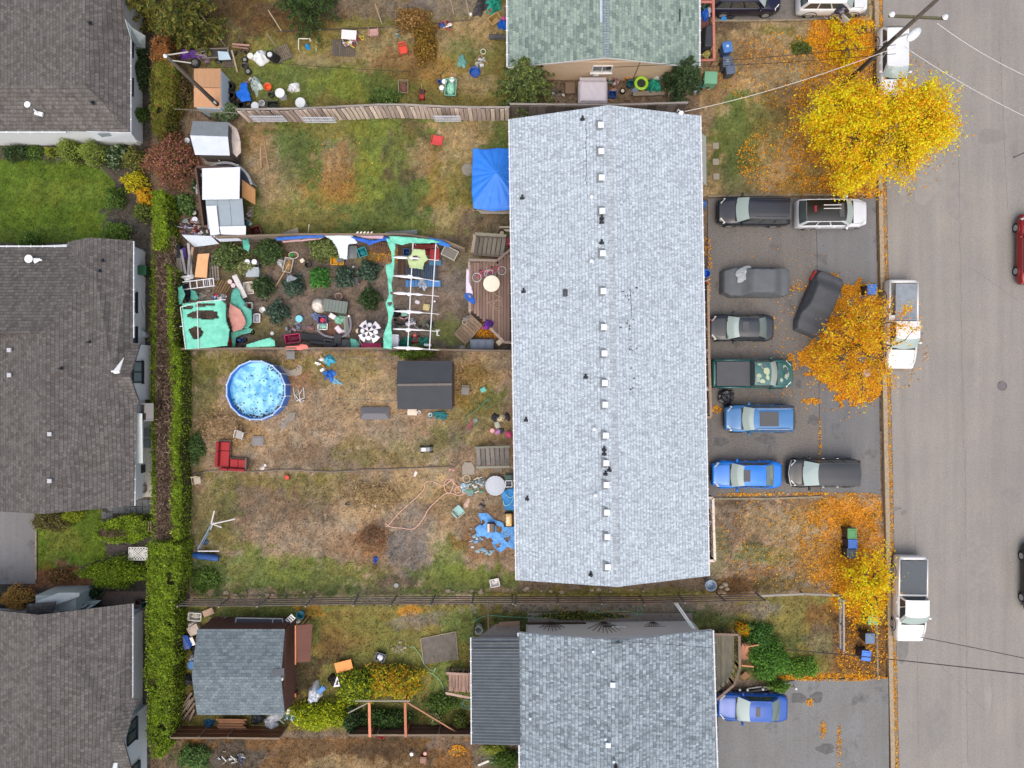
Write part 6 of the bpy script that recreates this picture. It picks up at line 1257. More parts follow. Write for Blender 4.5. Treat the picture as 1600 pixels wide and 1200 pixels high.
# patio of the middle left house
t = thing('patio','pale concrete patio with glazed canopy right of the middle left house','patio',(W(225,720).x,W(225,720).y,0)); off = -Vector(t.location)
G().prism([tuple((W(x,y) +off)[:2]) for x,y in ((213,640),(240,640),(241,776),(213,776))],0,.12).obj('slab',M('#c6c5bd',var=.08),t)
Sl([W(211,646,2.6) +off,W(222,646,2.6) +off,W(223,724,2.4) +off,W(212,724,2.4) +off],.04).obj('awning_panel',M('#dfe4e2',var=.04),t)
Sl([W(219,631,2.3) +off,W(240,631,2.2) +off,W(240,657,2.2) +off,W(219,657,2.3) +off],.03).obj('glass_roof',glass('#4d4a4a'),t)
for a,b in (((219,631),(240,631)),((219,657),(240,657)),((219,631),(219,657))): Be(W(*a,2.35) +off,W(*b,2.3) +off,.08,.06).obj('glazing_bar',M('#8d8e90'),t)
for x,y in ((226,676),(226,693)): Bo(W(x +4,y,.2) +off +Vector((0,0,.0)),(.4,.55,.1)).obj('paver',M('#7d8588'),t)
for i in range(9):
 for j in range(2):
  x = 163 +i*9.2; y = 786 +j*11 +(0 if i > 1 else 8)
  p = W(x,y,.03); 
  if i == 0 and j == 0: st = thing('slate_path','dark grey slate paving below the middle left house','path',p)
  Bo(p -Vector(st.location),(.37,.44,.05)).obj('slab',M('#6f7478',var=.15,scale=3),st)
flat('terrace',[(160,924),(232,924),(232,985),(210,985),(206,945),(160,945)],.06,M('#7a675e',var=.15),label='brown terrace between the bottom left house and the hedge')
G_ = G(); c = W(216,865,.4)
lt = thing('lattice_panel','white diamond lattice panel lying beside the lower hedges','lattice',(c.x,c.y,.4))
LW = 1.15
for i in range(-6,7):
 for s in (-1,1):
  a = Vector((i*.2 -.55*s,-.42,.01*s)); b = Vector((i*.2 +.55*s -(.2*s),.42,.01*s))
  a.x = max(-.62,min(.62,a.x)); b.x = max(-.62,min(.62,b.x))
  if (b -a).length > .3: G_.beam(a,b,.05,.012)
tag(G_.obj('slat',M('#e8e8e4',var=.03),lt),kind='stuff')
for a,b in (((-.62,-.42,.02),(.62,-.42,.02)),((-.62,.42,.02),(.5,.42,.02)),((-.62,-.42,.02),(-.62,.42,.02)),((.62,-.42,.02),(.62,.42,.02))): Be(a,b,.05,.03).obj('frame',M('#e0e0dc'),lt)
flat('planter_bed',[(171,851),(198,851),(198,872),(171,872)],.05,M('#54494a',var=.2),label='dark bed under the ring hedge')
c = W(225,823,1.0); t = thing('slatted_rack','small brown slatted wooden gate beside the ring hedge','gate',(c.x,c.y,0))
for i in range(7): Bo((-.5 +i*.16,0,1.0),(.05,.62,.04)).obj('slat',wood('#b59c86','Y'),t)
for s in (-1,1): Bo((0,s*.32,.96),(1.2,.06,.05)).obj('rail',wood('#8f7a68','X'),t)
for s in (-1,1): Bo((s*.55,0,.48),(.06,.06,.95)).obj('leg',wood('#8f7a68','Z'),t)
# ================================================================ THINGS IN THE YARDS
def D(a): return radians(a)
BX = dict(open_=False,name='box',cat='box'); PP = dict(name='plant_pot',cat='plant pot'); JR = dict(open_=False,name='jar',cat='jar'); DR = dict(open_=False,name='drum',cat='drum'); TH = dict(name='toy_heap',cat='toys'); TB = dict(name='tub',cat='tub')
def LB(k,*a,**q): return lump(k + '_bag',*a,**q)
def W0(x,y,z): p = W(x,y,z); return Vector((p.x,p.y,0))
def bucket(label,px,py,d,h,col,z=0.,open_=True,name='bucket',cat='bucket',lid=None,group=None,inner='#2b2b2b'):
 p = W(px,py,z +h); t = thing(name,label,cat,(p.x,p.y,z),0,group); R = d/2
 if open_: La((0,0,0),[(R*.8,0),(R*.98,h*.96),(R*1.04,h),(R*.93,h),(R*.76,h*.15),(0,h*.15)],18).obj('body',pl(col),t,smooth=False); G().ring((0,0,h),R,.02,18,5).obj('rim',pl(col),t)
 else: La((0,0,0),[(R*.86,0),(R*.97,h*.93),(R*.9,h*.95)],18).obj('body',pl(col),t); La((0,0,h*.93),[(R*1.03,0),(R*1.03,h*.06),(R*.9,h*.07),(R*.86,h*.045),(0,h*.05)],18).obj('lid',pl(lid or col),t)
 Tu([(R*cos(a)*1.04,R*sin(a)*.5 +R*.3,h*.9) for a in [pi*i/8 for i in range(9)]],.008,4).obj('handle',M('#c9c9c9',var=0),t); return t
def tyre(label,px,py,d=.62,n=1,z=0.,rim=None,group='old tyres in the top left yard',dx=0):
 w = .2; p = W(px,py,z +w*n); r = None
 for k in range(n):
  t = thing('tyre',label if n == 1 else ['top','second','third','fourth'][n -1 -k] + ' tyre of the stack ' +label,'tyre',(p.x +dx*(n -1 -k),p.y +random.Random(k +int(px)).uniform(-.03,.03),z +w*k),0,group); R = d/2
  La((0,0,0),[(R*.6,.02),(R*.9,0),(R,.05),(R,w -.05),(R*.9,w),(R*.6,w -.02),(R*.56,w*.5),(R*.6,.02)],20).obj('tread',TYRE,t,smooth=True)
  if rim and k == n -1:
   g = G(); g.ring((0,0,w*.7),R*.58,.03,18,5)
   for i in range(5): a = 2*pi*i/5; g.beam((0,0,w*.75),(R*.56*cos(a),R*.56*sin(a),w*.7),.09,.03)
   g.lathe((0,0,w*.6),[(R*.16,0),(R*.14,.06),(0,.07)],12); g.lathe((0,0,w*.3),[(0,0),(R*.55,.0)],16) ; g.obj('rim',pl(rim),t)
  r = t
 return r
def tub(label,px,py,w,d,h,rz,col,name='crate',cat='crate',z=0.,open_=True,inner=None,lidcol=None,group=None,content=None):
 """rectangular moulded tub or box; open (walls, floor, rim) or with a raised lid"""
 p = W(px,py,z +h); t = thing(name,label,cat,(p.x,p.y,z),D(rz),group); k = .86; m = pl(col)
 if open_:
  g = G(); X,Y = w/2,d/2; x,y = X*k,Y*k
  g.add([(-x,-y,0),(x,-y,0),(x,y,0),(-x,y,0),(-X,-Y,h),(X,-Y,h),(X,Y,h),(-X,Y,h)],[(3,2,1,0),(0,1,5,4),(1,2,6,5),(2,3,7,6),(3,0,4,7)])
  x2,y2 = X -.04,Y -.04; x3,y3 = x -.03,y -.03
  g.add([(-x3,-y3,.04),(x3,-y3,.04),(x3,y3,.04),(-x3,y3,.04),(-x2,-y2,h),(x2,-y2,h),(x2,y2,h),(-x2,y2,h)],[(0,1,2,3),(0,4,5,1),(1,5,6,2),(2,6,7,3),(3,7,4,0)])
  g.obj('body',m,t); g = G()
  for a,b in (((-X,-Y),(X,-Y)),((X,-Y),(X,Y)),((X,Y),(-X,Y)),((-X,Y),(-X,-Y))): g.beam((*a,h),(*b,h),.055,.03)
  g.obj('rim',m,t)
  if content: Ba((0,0,h*.45),1,12,8,sq=(X*.8,Y*.8,h*.4),noise=.15,seed=int(px)).obj('contents',M(content,var=.4,scale=9,bump=.4),t)
 else:
  Bo((0,0,h*.46),(w*.97,d*.97,h*.92),taper=1.03).obj('body',m,t,bevel=.015); g = G(); g.box((0,0,h*.95),(w*1.04,d*1.04,h*.07 +.015)); g.box((0,0,h*.95 +.03),(w*.8,d*.75,.025),taper=.92); g.obj('lid',pl(lidcol or col),t,bevel=.015)
  for s in (-1,1): Bo((s*w*.52,0,h*.7),(.05,d*.3,.04)).obj('handle',m,t)
 return t
def wheelie(label,px,py,rz,col,lidc,group='wheeled waste bins in the front yards',h=1.05,lidmark=None):
 p = W(px,py,h); t = thing('wheeled_bin',label,'wheeled bin',(p.x,p.y,0),D(rz),group)
 Bo((0,0,h*.5),(.5,.54,h*.88),taper=1.16).obj('body',pl(col),t,bevel=.02); g = G(); g.box((0,0,h*.96),(.62,.68,.05)); g.box((0,.0,h*.96 +.035),(.5,.52,.04),taper=.85); g.obj('lid',pl(lidc),t,bevel=.02)
 Tu([(-.2,.36,h*.9),(-.2,.41,h*.93),(.2,.41,h*.93),(.2,.36,h*.9)],.018).obj('handle',pl(col),t)
 for s in (-1,1): La((s*.27,.24,.12),[(.11,-.03),(.11,.03)],14,Matrix.Rotation(pi/2,4,'Y')).obj('wheel',TYRE,t)
 if lidmark: Bo((0,.05,h*.96 +.06),(.16,.16,.006)).obj('label_patch',pl(lidmark),t)
 return t
def chair(label,px,py,rz,col,group='garden chairs',seat='#',z=0.,name='plastic_chair',w=.52,arms=True,legs=None):
 p = W(px,py,z +.45); t = thing(name,label,'chair',(p.x,p.y,z),D(rz),group); m = pl(col); s2 = pl(seat) if seat != '#' else m
 Bo((0,0,.43),(w*.9,w*.85,.035)).obj('seat',s2,t,bevel=.012); g = G()
 for i in range(4): g.beam((-w*.33 +i*w*.22,w*.44,.45),(-w*.36 +i*w*.24,w*.58,.85),.07,.02)
 g.beam((-w*.42,w*.58,.86),(w*.42,w*.58,.86),.06,.04); g.obj('backrest',s2,t)
 for sx in (-1,1):
  for sy in (-1,1): Be((sx*w*.42,sy*w*.38,.42),(sx*w*.5,sy*w*.46,0),.04,.04).obj('leg',m,t)
  if arms: Tu([(sx*w*.5,-w*.4,.42),(sx*w*.52,-w*.4,.63),(sx*w*.52,w*.4,.66),(sx*w*.46,w*.52,.7)],.022).obj('armrest',m,t)
 return t
def table(label,px,py,w,d,rz,col,h=.72,round_=False,z=0.,name='table',leg='#8d8d8d',legsout=0.):
 p = W(px,py,z +h); t = thing(name,label,'table',(p.x,p.y,z),D(rz))
 if round_: La((0,0,h -.04),[(w/2*.96,0),(w/2,.01),(w/2,.03),(w/2*.96,.04)],30).obj('tabletop',pl(col),t)
 else: Bo((0,0,h -.02),(w,d,.04)).obj('tabletop',pl(col),t,bevel=.01)
 for sx in (-1,1):
  for sy in (-1,1): k = .3 if round_ else .44; Be((sx*w*k,sy*(w if round_ else d)*k,h -.04),(sx*w*(k +.02 +legsout),sy*(w if round_ else d)*(k +.02),0),.045,.045).obj('leg',pl(leg),t)
 return t
def bicycle(label,px,py,rz,col,s=1.,z=0.,tyre_c='#e8e8ea',lying=True,group=None,R=.3):
 p = W(px,py,z +.1); t = thing('bicycle',label,'bicycle',(p.x,p.y,z),D(rz),group); m = pl(col); a,b = (-.5*s,0),(.5*s,0); r = R*s
 def q(x,y,h=0): return (x,y,.06 +h) if lying else (x,h,y +r)
 T = Matrix.Identity(4) if lying else Matrix.Rotation(pi/2,4,'X')
 for c in (a,b):
  zc = .06 if lying else r
  w = G().ring((c[0],0,zc),r,.024,22,6,T).obj('wheel',pl(tyre_c),t)
  g = G()
  for i in range(6): an = pi*i/6; g.tube([q(c[0] -r*cos(an),-r*sin(an)),q(c[0] +r*cos(an),r*sin(an))],.005,3)
  g.ring((c[0],0,zc),.03,.015,8,4,T); g.obj('spokes',pl('#b5b5b8'),w)
 g = G()
 for u,v in ((( -.5,0),(-.08,-.02)),((-.08,-.02),(-.16,.36)),((-.5,0),(-.16,.33)),((-.08,-.02),(.32,.32)),((-.16,.33),(.32,.36)),((.5,0),(.3,.42))): g.tube([q(u[0]*s,u[1]*s),q(v[0]*s,v[1]*s)],.022,5)
 g.obj('frame',m,t); Tu([q(.3*s,.42*s,-.0),q(.3*s,.47*s,.22 if lying else -.22),q(.22*s,.5*s,.3 if lying else -.28)],.016,5).obj('handlebar',pl('#d8d8da'),t)
 Ba(q(-.19*s,.42*s),.09*s,8,6,sq=(1.3,.6,.6)).obj('saddle',pl('#3a3a3c'),t); G().ring(q(-.08*s,-.02*s),.07,.012,12,4,T).obj('crank',pl('#7a7a7c'),t); return t
def plank(label,a,b,w,col,z=.06,t_=.04,name='plank',cat='plank',group=None):
 A = W(*a[:2],a[2] if len(a) > 2 else z); B = W(*b[:2],b[2] if len(b) > 2 else z); c = (A +B)/2; d = B -A
 g = G(); g.beam(A -c,B -c,w,t_); return one(g,name,wood(col,'X'),label,cat,group,loc=c)
def pallet(label,px,py,w,d,rz,col,n=7,z=0.,name='pallet',cat='pallet',h=.13,group=None,bear=True,gap=.6):
 p = W(px,py,z +h); t = thing(name,label,cat,(p.x,p.y,z),D(rz),group)
 for i in range(n): Bo((-w/2 +(i +.5)*w/n,0,h),(w/n*gap,d,.025)).obj('slat',wood(col,'Y'),t)
 for s in ((-1,0,1) if bear else ()): Bo((0,s*d*.45,h/2),(w,.09,h -.03)).obj('bearer',wood(col,'X'),t)
 return t
def hose(label,pts,r,col,z=.06,name='hose',cat='hose',sm=7,group=None): return tubeline(name,label,cat,pts,r,pl(col),z,sm,group=group)
def scrap(label,px,py,r,cols,n=14,seed=1,name='rubbish_heap',z=0.,h=.25,cat='rubbish heap',rx=None,ry=None):
 """mixed bits of rubbish: each recognisable scrap is a part"""
 rd = random.Random(seed); p = W(px,py,z +h*.6); t = thing(name,label,cat,(p.x,p.y,z)); rx = rx or r; ry = ry or r
 for i in range(n):
  a = rd.uniform(0,2*pi); q = rd.random() ** .6; x,y = rx*q*cos(a),ry*q*sin(a); c = rd.choice(cols); k = rd.randrange(4); s = rd.uniform(.08,.2); zz = rd.uniform(.03,h)
  g = G()
  if k == 0: g.box((x,y,zz/2 +.02),(s*1.6,s,zz +.03),rd.random()*3,taper=.85); nm = 'box'
  elif k == 1: g.lathe((x,y,0),[(s*.4,0),(s*.5,zz +.05),(s*.42,zz +.05),(s*.35,.02)],10); nm = 'pot'
  elif k == 2: g.ball((x,y,zz*.6),s*.8,9,6,sq=(1.2,.9,.5),noise=.3,seed=i); nm = 'bag'
  else: g.beam((x -s,y,zz),(x +s*rd.uniform(.5,2),y +s*rd.uniform(-2,2),zz +.06),.05,.03); nm = 'stick'
  g.obj(nm,M(c,rough=.55,var=.12,scale=7,bump=.15),t)
 return t
# ---------------------------------------------------- top left backyard
tyre('tyre lying alone below the purple tarp, beside the utility pole',304,97,.7,1,rim='#8a8a8a')
lump('tarp','crumpled purple tarp behind the crossarm of the left utility pole','tarp',299,84,.72,.34,.5,'#7a4fb0',0,.1,6,amp=.8)
scrap('mauve and brown bits of rubbish right of the purple tarp',317,88,.4,['#a583a8','#8f6f8c','#6b5a5a','#b8a0a8'],10,3)
g = G(); o_ = W(350,87,.7); g.slab([W(340,80,.7) -o_,W(356,81,.7) -o_,W(361,93,.5) -o_,W(342,94,.5) -o_],.03); one(g,'glass_sheet',M('#b7cdd9',rough=.2,var=.05),'pale blue glass sheet lying on the dark trailer in the top left yard','glass sheet',loc=o_)
p = W(343,85,.3); t = thing('trailer','dark low trailer with grey wood rails under the pale blue glass sheet','trailer',(p.x,p.y,0))
Bo((0,.05,.3),(1.7,.55,.1)).obj('bed',M('#4d4a48',var=.2),t)
for a,b in (((-1.4,.3),(.65,.35)),((-1.1,-.3),(.6,-.25)),((.62,-.3),(.62,.45)),((-1.7,0),(-.8,.2)),((-1.7,0),(-.8,-.2))): Be((*a,.42),(*b,.42),.08,.05).obj('rail',wood('#9a9088','X'),t)
wheel_on(t,-.1,-.42,.22,.16,-1)
plank('long bent pale plank leaning beside the pale blue glass sheet',(362,78,1.0),(371,113,.1),.1,'#b8a488',name='plank')
pallet('grey slatted ramp below the dark trailer',357,98,.9,.5,6,'#7a6d62',9)
plank('upper reddish plank on the woodpile left of the white drums',(363,69),(390,71),.13,'#b58f7c',.35); plank('lower reddish plank on the woodpile left of the white drums',(363,73),(388,76),.1,'#9a7566',.3)
scrap('dark pile of timber offcuts under the reddish planks',378,77,.8,['#5a4c44','#6e5e53','#473d38'],14,5,rx=.75,ry=.4,name='timber_pile',cat='timber pile')
for x0,y0,x1,y1,l in ((342,60,354,74,'pale fence rail leaning above the pale blue glass sheet'),(419,16,440,49,'pale leaning post left of the dark green conifer'),(586,6,597,38,'pale leaning post right of the dark green conifer'),(417,53,432,73,'short pale rail leaning on the wooden grid pallet'),(704,0,709,22,'thin pale post near the orange weed clump, left one'),(728,0,734,30,'thin pale post left of the black rubbish bags'),(312,20,332,48,'thin pale branch lying under the olive conifer')):
 plank(l,(x1,y1,.05),(x0,y0,1.3),.07,'#b5a488',name='post',cat='post')
plank('dark rail on the ground behind the pale posts',(600,43),(740,30),.08,'#6b5d50'); plank('dark rail on the ground left of the pale posts',(432,49),(600,43),.08,'#5f5348')
for x,y,d,l,o in ((382,92,.42,'small grey wheel standing left of the white drums',0),(387,111,.46,'small grey wheel above the blue tarp',0)): tyre(l,x,y,d,1,rim='#9a9a9a')
bucket('dark bucket between the two small grey wheels',382,102,.4,.3,'#4a4a4c')
bucket('white lidded bucket left of the big white tank',391,87,.4,.35,'#e6e6e2',open_=False)
lump('white_tank','big white crumpled tank beside the stack of tyres','tank',406,88,.52,.5,.5,'#eef0f2',0,.2,3,amp=.4)
tyre('beside the big white tank',421,85,.58,4,rim='#e8eaec',dx=.08)
pallet('wooden grid pallet lying askew beside the stacked tyres',442,83,1.05,.95,25,'#83746a',8)
lump('glass_bag','greenish white heap of clear bags left of the orange pot','plastic bags',398,130,.48,.72,.45,'#cfdcd8',0,.15,12,amp=.7)
scrap('brown tinted bottles poking from the clear bag heap',391,128,.3,['#8a7a7c','#a59a9c','#6b5f60'],9,9,z=.25)
sheet('tarp','bright blue crumpled tarp among the black tyres','tarp',[(375,128),(386,128),(386,136),(390,145),(393,158),(378,160),(370,150),(368,143),(374,141)],.6,'#1c78e0',amp=.22,wr=3)
for x,y,n,l in ((358,133,2,'at the upper right corner of the plywood hut'),(360,149,2,'halfway down the right side of the plywood hut'),(364,163,1,'black tyre at the fence beneath the hut, leftmost of the lower row'),(376,163,1,'middle black tyre in the row along the picket fence'),(387,162,1,'right black tyre in the row along the picket fence')): tyre(l,x,y,.62,n)
bucket('orange plant pot on the grass beside the clear bags',418,135,.5,.35,'#f07a3c',**PP)
bucket('small dark pot below the orange plant pot',423,147,.36,.3,'#3c4440',**PP)
for x,y,d,h,l in ((437,145,.62,.75,'upper white round drum with a dent on its lid'),(469,160,.66,.8,'rightmost white round drum near the picket fence'),(398,165,.5,.5,'white drum partly hidden by the picket fence')): bucket(l,x,y,d,h,'#e9ecee',**DR)
LB('white','white bag of lids right of the dented white drum','bag',457,138,.4,.36,.35,'#f0f0f0',0,.3,5,amp=.6)
tub('black grating box by the picket fence',426,163,.75,.4,.35,0,'#3c4038',content='#2f3a28')
bucket('black pot with white inside by the fence',409,161,.4,.4,'#d8dade',**PP)
t = thing('goal_frame','white square pipe goal on the grass beside the pallet','toy goal',(W(478,73).x,W(478,73).y,0)); 
for a,b in (((-.38,-.35),(-.38,.35)),((-.38,.35),(.4,.35)),((.4,.35),(.4,.15))): Tu([(*a,.4),(*b,.4)],.035).obj('pipe',pl('#e8e6d8'),t)
for x,y in ((-.38,-.35),(-.38,.35),(.4,.35)): Tu([(x,y,0),(x,y,.4)],.03).obj('leg',pl('#e8e6d8'),t)
LB('blue','small bright blue bag by the white pipe goal','bag',481,73,.18,.26,.2,'#2f9fd8',0,.2,2)
plank('short pale stake right of the blue bag',(494,65),(494,80),.06,'#d0c8a8')
pallet('dark slatted mat under the white garden table',537,75,1.6,1.1,-3,'#6e655c',13,.0,'slatted_mat','mat',.06,bear=False,gap=.82)
table('white table covered with toys on the dark slatted mat',545,54,1.0,.62,-4,'#ece8e8',.6,leg='#dddddd')
scrap('pink and white toys heaped around the white table',550,62,.6,['#e8e4e4','#d0708c','#c94a5c','#e6d84a','#ffffff','#b890b0'],20,11,**TH,z=.2)
for x,y,c in ((541,57,'#d2687c'),(560,60,'#c0485c'),(566,59,'#e0d860')): bucket('small pot among the toys, ' +{'#d2687c': 'pinkish one on the table','#c0485c': 'red one at the table corner','#e0d860': 'yellow one right of the table'}[c],x,y,.25,.2,c,z=.0,name='toy_pot',cat='toy')
chair('pale pink plastic lounge chair on the dirt above the lawn',584,51,-176,'#cfa79c',w=.62)
scrap('cluster of pale toys left of the ochre weed clump',625,50,.5,['#c9b8a0','#8fa8a8','#d0c0b0','#7f9a90'],12,12,rx=.25,ry=.5,**TH)
chair('orange red plastic chair beside the ochre weed clump',630,78,10,'#e2553c',w=.55)
scrap('white and red toys right of the ochre weed clump',696,40,.5,['#e8e0e0','#b8a8b0','#c03848','#3858a8','#ffffff'],12,13,rx=.5,ry=.25,**TH)
bucket('white mug shaped ball by the pale posts',735,22,.2,.25,'#f0ece8',**JR)
LB('black','black and silver rubbish bag by the green crates at the top','bag',751,10,.5,.42,.5,'#4c4a50',0,.4,7,amp=.8)
lump('green_net','turquoise bunched netting at the top beside the green roof house','netting',772,8,.5,.5,.5,'#2fae98',0,.2,8,amp=.9)
bucket('coral red pot below the turquoise netting',765,15,.26,.3,'#e0604c',**PP)
tub('yellowish wooden box below the turquoise netting',773,29,.75,.55,.5,35,'#c8ad6c',name='wooden_box',cat='box')
LB('blue','bright blue bag with pink top against the green roof house','bag',785,36,.38,.36,.5,'#1a6fd8',0,.3,9,amp=.6); LB('pink','small pink bag on the bright blue bag','bag',787,28,.14,.15,.15,'#e060b0',.5,.2,4)
g = G(); 
for i in range(7): g.lathe((-.5 +i*.16,0,.3),[(.17,-.06),(.17,.06)],14,Matrix.Rotation(pi/2,4,'Y'))
one(g,'barbell',M('#5b6068',var=.15),'dark grey row of round weights at the corner of the green roof house','weights',loc=W(777,61,0),group=None)
# right part of the top backyard
lump('toy_heap','pale turquoise deflated paddling pool above the green cart','paddling pool',722,97,.3,.42,.2,'#7ab8b0',0,.2,11,amp=.7)
bucket('blue round tub in the top backyard',742,112,.72,.3,'#1f5fc0',**TB)
scrap('pale clothes and toys in a tan wooden frame',750,98,.4,['#c9c9c4','#a8b0a8','#c8a880','#d8d8dc'],10,14,rx=.35,ry=.4,**TH)
t = thing('ring_toy','thin white ring lying on the grass by the cedar','ring',W(755,81,.02)); G().ring((0,0,.04),.17,.03,16,5).obj('tube',pl('#dcdccc'),t)
plank('left board of the tan wooden frame',(742,95),(751,85),.07,'#b8936c'); plank('right board of the tan wooden frame',(751,85),(762,100),.07,'#b8936c')
tub('tan planter trough near the picket fence',630,135,.62,.85,.3,0,'#a08f70',name='planter',cat='planter',content='#7d5548')
t = thing('ride_on_car','small red ride-on toy car near the picket fence','toy car',(W(659,145,.3).x,W(659,145,.3).y,0))
Bo((0,-.08,.22),(.36,.72,.2),taper=.8).obj('body',pl('#c43a34'),t,bevel=.04); Bo((0,.05,.34),(.24,.3,.04)).obj('seat',pl('#2b2b2b'),t); Tu([(0,.3,.3),(0,.48,.55)],.02).obj('handle',pl('#d8c8b8'),t)
for sx in (-1,1):
 for sy in (-.34,.2): La((sx*.17,sy,.1),[(.1,-.03),(.1,.03)],12,Matrix.Rotation(pi/2,4,'Y')).obj('wheel',TYRE,t)
tub('mint green wheeled cart full of bags near the fence',704,136,.72,1.1,.5,-3,'#8fc8b4',name='cart',cat='cart',content='#a8dcc8')
for x,y,l in ((694,127,'upper left white ball beside the mint cart'),(706,124,'upper right white ball on the mint cart'),(690,137,'lower left white ball beside the mint cart')): bucket(l,x,y,.32,.5,'#f0f2f2',**JR)
bucket('small blue bucket left of the mint cart',687,127,.28,.3,'#2a58a8')
hose('dark hose curling up from the blue bucket',[(688,122),(690,115),(697,110),(700,105)],.025,'#3a3a38',group=None)
# left utility pole, leaning against nothing: upright
def pole(label,px,py,h,arm,armz,armdir,name='utility_pole',r=.16):
 p = W(px,py,0); t = thing(name,label,'utility pole',(p.x,p.y,0)); Tu([(0,0,0),(0,0,h)],[r,r*.6],12).obj('pole',M('#6a6158',var=.3,scale=8,rough=.9),t,smooth=True)
 a = Vector((cos(armdir),sin(armdir),0))
 if arm: Be(a*-arm/2 +Vector((0,0,armz)),a*arm/2 +Vector((0,0,armz)),.12,.12).obj('crossarm',M('#6d6c52',var=.2),t)
 return t,p,a
t,p,a = pole('leaning-looking left utility pole rising beside the plywood roofed hut',355,178,8.3,0,0,0)
Be((-.1,.15,8.25),(1.1,.35,8.2),.05,.05).obj('bracket',M('#cfcfc8'),t); Be((-.1,0,8.0),(1.0,.0,7.6),.05,.05).obj('bracket',M('#cfcfc8'),t); La((-.1,.05,8.3),[(.08,0),(.12,.08),(.05,.2),(0,.2)],12).obj('insulator',WHITE,t)
Bo((.08,-.08,2.2),(.1,.1,.35)).obj('tag_plate',WHITE,t)
t,p,a = pole('tall utility pole with crossarm and street lamp rising over the silver car',1290,157,13.5,3.0,10.9,-.05)
for s in (-1.42,1.35): La(Vector((0,0,10.95)) +a*s,[(.05,0),(.16,.1),(.1,.2),(.04,.24)],12).obj('insulator',WHITE,t)
Tu([(.12,.12,.2),(.16,.14,8.8)],.06,8).obj('conduit',M('#d6d4ce',var=.05),t); Tu([(-.16,-.1,2.5),(-.14,-.1,9.0)],.05,8).obj('conduit',M('#3c3834',var=.05),t)
q_ = W(1428,54,9.2) -p; Tu([(0,0,8.6),tuple(q_*.5 +Vector((0,0,4.55))),tuple(q_)],.05,8).obj('lamp_arm',M('#c9cccc'),t)
g = G(); g.add(*(lambda b: (b.v,b.f))(Ba((0,0,0),.34,16,10,sq=(1.5,.72,.35))),Matrix.Translation(q_) @ Matrix.Rotation(.75,4,'Z')); g.obj('lamp_head',M('#e9edee',rough=.35,var=.03),t,smooth=True)
def wire(label,a,b,sagz=.5,r=.018,col='#2c2b2a',name='power_line',group='overhead wires'):
 A,B = W(*a),W(*b); c = (A +B)/2; g = G(); n = 14; g.tube([A.lerp(B,i/n) -c -Vector((0,0,sagz*4*(i/n)*(1 -i/n))) for i in range(n +1)],r,4); return one(g,name,M(col,var=0),label,'power line',group,loc=c)
wire('white overhead wire from the crossarm towards the top right corner',(1464,36,10.9),(1640,135,9.5),.3,.022,'#d0d0d0'); wire('white overhead wire from the lower pole bracket to the right edge',(1412,72,8.8),(1640,200,8.0),.3,.022,'#d0d0d0')
wire('dashed looking white cable from the row house corner to the tall pole',(1070,174,5.6),(1400,74,8.8),.9,.017,'#e6e2dc')
wire('black cable running up from the crossarm pole top',(1290,157,.1),(1466,-6,13.2),0,.04) if False else None
wire('thin dark wire across the top front yard to the green roof house',(960,105,3.2),(1400,70,8.7),.3,.016); wire('thin dark wire along the top front yard, lower one',(1090,104,3.0),(1400,84,8.4),.2,.016)
wire('dark wire from the left pole to the picket fence yard, upper one',(268,86,8.2),(930,120,3.0),.6,.014) if False else None
wire('lower dark cable crossing the street at the bottom right',(1230,1015,3.0),(1640,1058,8.5),.2,.03,'#4a4848'); wire('upper dark cable crossing the street at the bottom right',(1440,996,6.5),(1640,1037,8.5),.1,.022,'#55524f')
wire('grey cable from the porch post to the rail fence',(763,985,2.5),(762,936,1.8),.05,.03,'#77716a'); wire('thin cable from the bungalow roof ridge to the right eave',(964,1002,4.5),(1112,1012,3.4),.05,.014,'#3a3f44')
wire('dark clothes line behind the picket fence',(420,98,1.5),(640,112,1.5),.1,.014)
# ---------------------------------------------------- second yard
chair('red coral garden chair on the grass near the picket fence',683,219,168,'#e04a4c',w=.72)
bucket('small cream pot beside the coral garden chair',686,207,.22,.2,'#e0c8b8',**PP)
for a,b,l in (((407,229),(408,262),'left thin lath of the crossed wood'),((412,216),(420,266),'long pale lath lying across the short boards'),): plank(l,a,b,.09,'#bfa07a',.1)
for i,y in enumerate((229,236,243,250,255)): plank(['top','second','middle','fourth','bottom'][i] + ' short board under the crossed pale laths',(409,y),(432,y -1),.08,'#a58565',.05,group='short boards under the laths')
t = thing('round_plate','flat grey round stone at the left of the blue canopy','stone',W(731,265,0)); La((0,0,0),[(.42,0),(.42,.06),(.38,.08),(0,.08)],22).obj('slab',M('#a09c90',var=.1,bump=.2),t)
tub('dark red bin beside the white sheet sheds',399,361,.7,.6,.6,20,'#7a3430',name='bin',cat='bin',content='#4a2420'); scrap('white and teal rubbish right of the grey panels',388,344,.4,['#e2dfe6','#3f9aa0','#c9ccd0','#5b4a42'],9,21,rx=.2,ry=.5)
for i in range(5): plank(['first','second','third','fourth','fifth'][i] + ' grey lath from the top in the stack beside the sheet shed',(387,325 +i*3.4,.4),(396,324 +i*3.4,.4),.05,'#a89c92',group='grey laths beside the sheet shed')
scrap('jumble of white, purple and red household junk left of the white sheets',296,357,.9,['#dad4e0','#b8a4c8','#8a3a44','#e8e8ec','#4a4450','#9aa8a8','#c98a6c','#5a3c5c'],40,22,rx=.85,ry=.6,h=.5)
scrap('white boxes and jars at the foot of the white sheets',314,358,.5,['#e6e4e0','#f0f0f0','#c9b8a8','#3a3a44'],12,23,rx=.45,ry=.35,h=.5)
t = tyre('white round lid ring above the household junk',303,332,.5,1,rim='#d8dccc',group=None)
bucket('white bucket below the round lid ring',304,343,.38,.5,'#e4e4ec',open_=False)
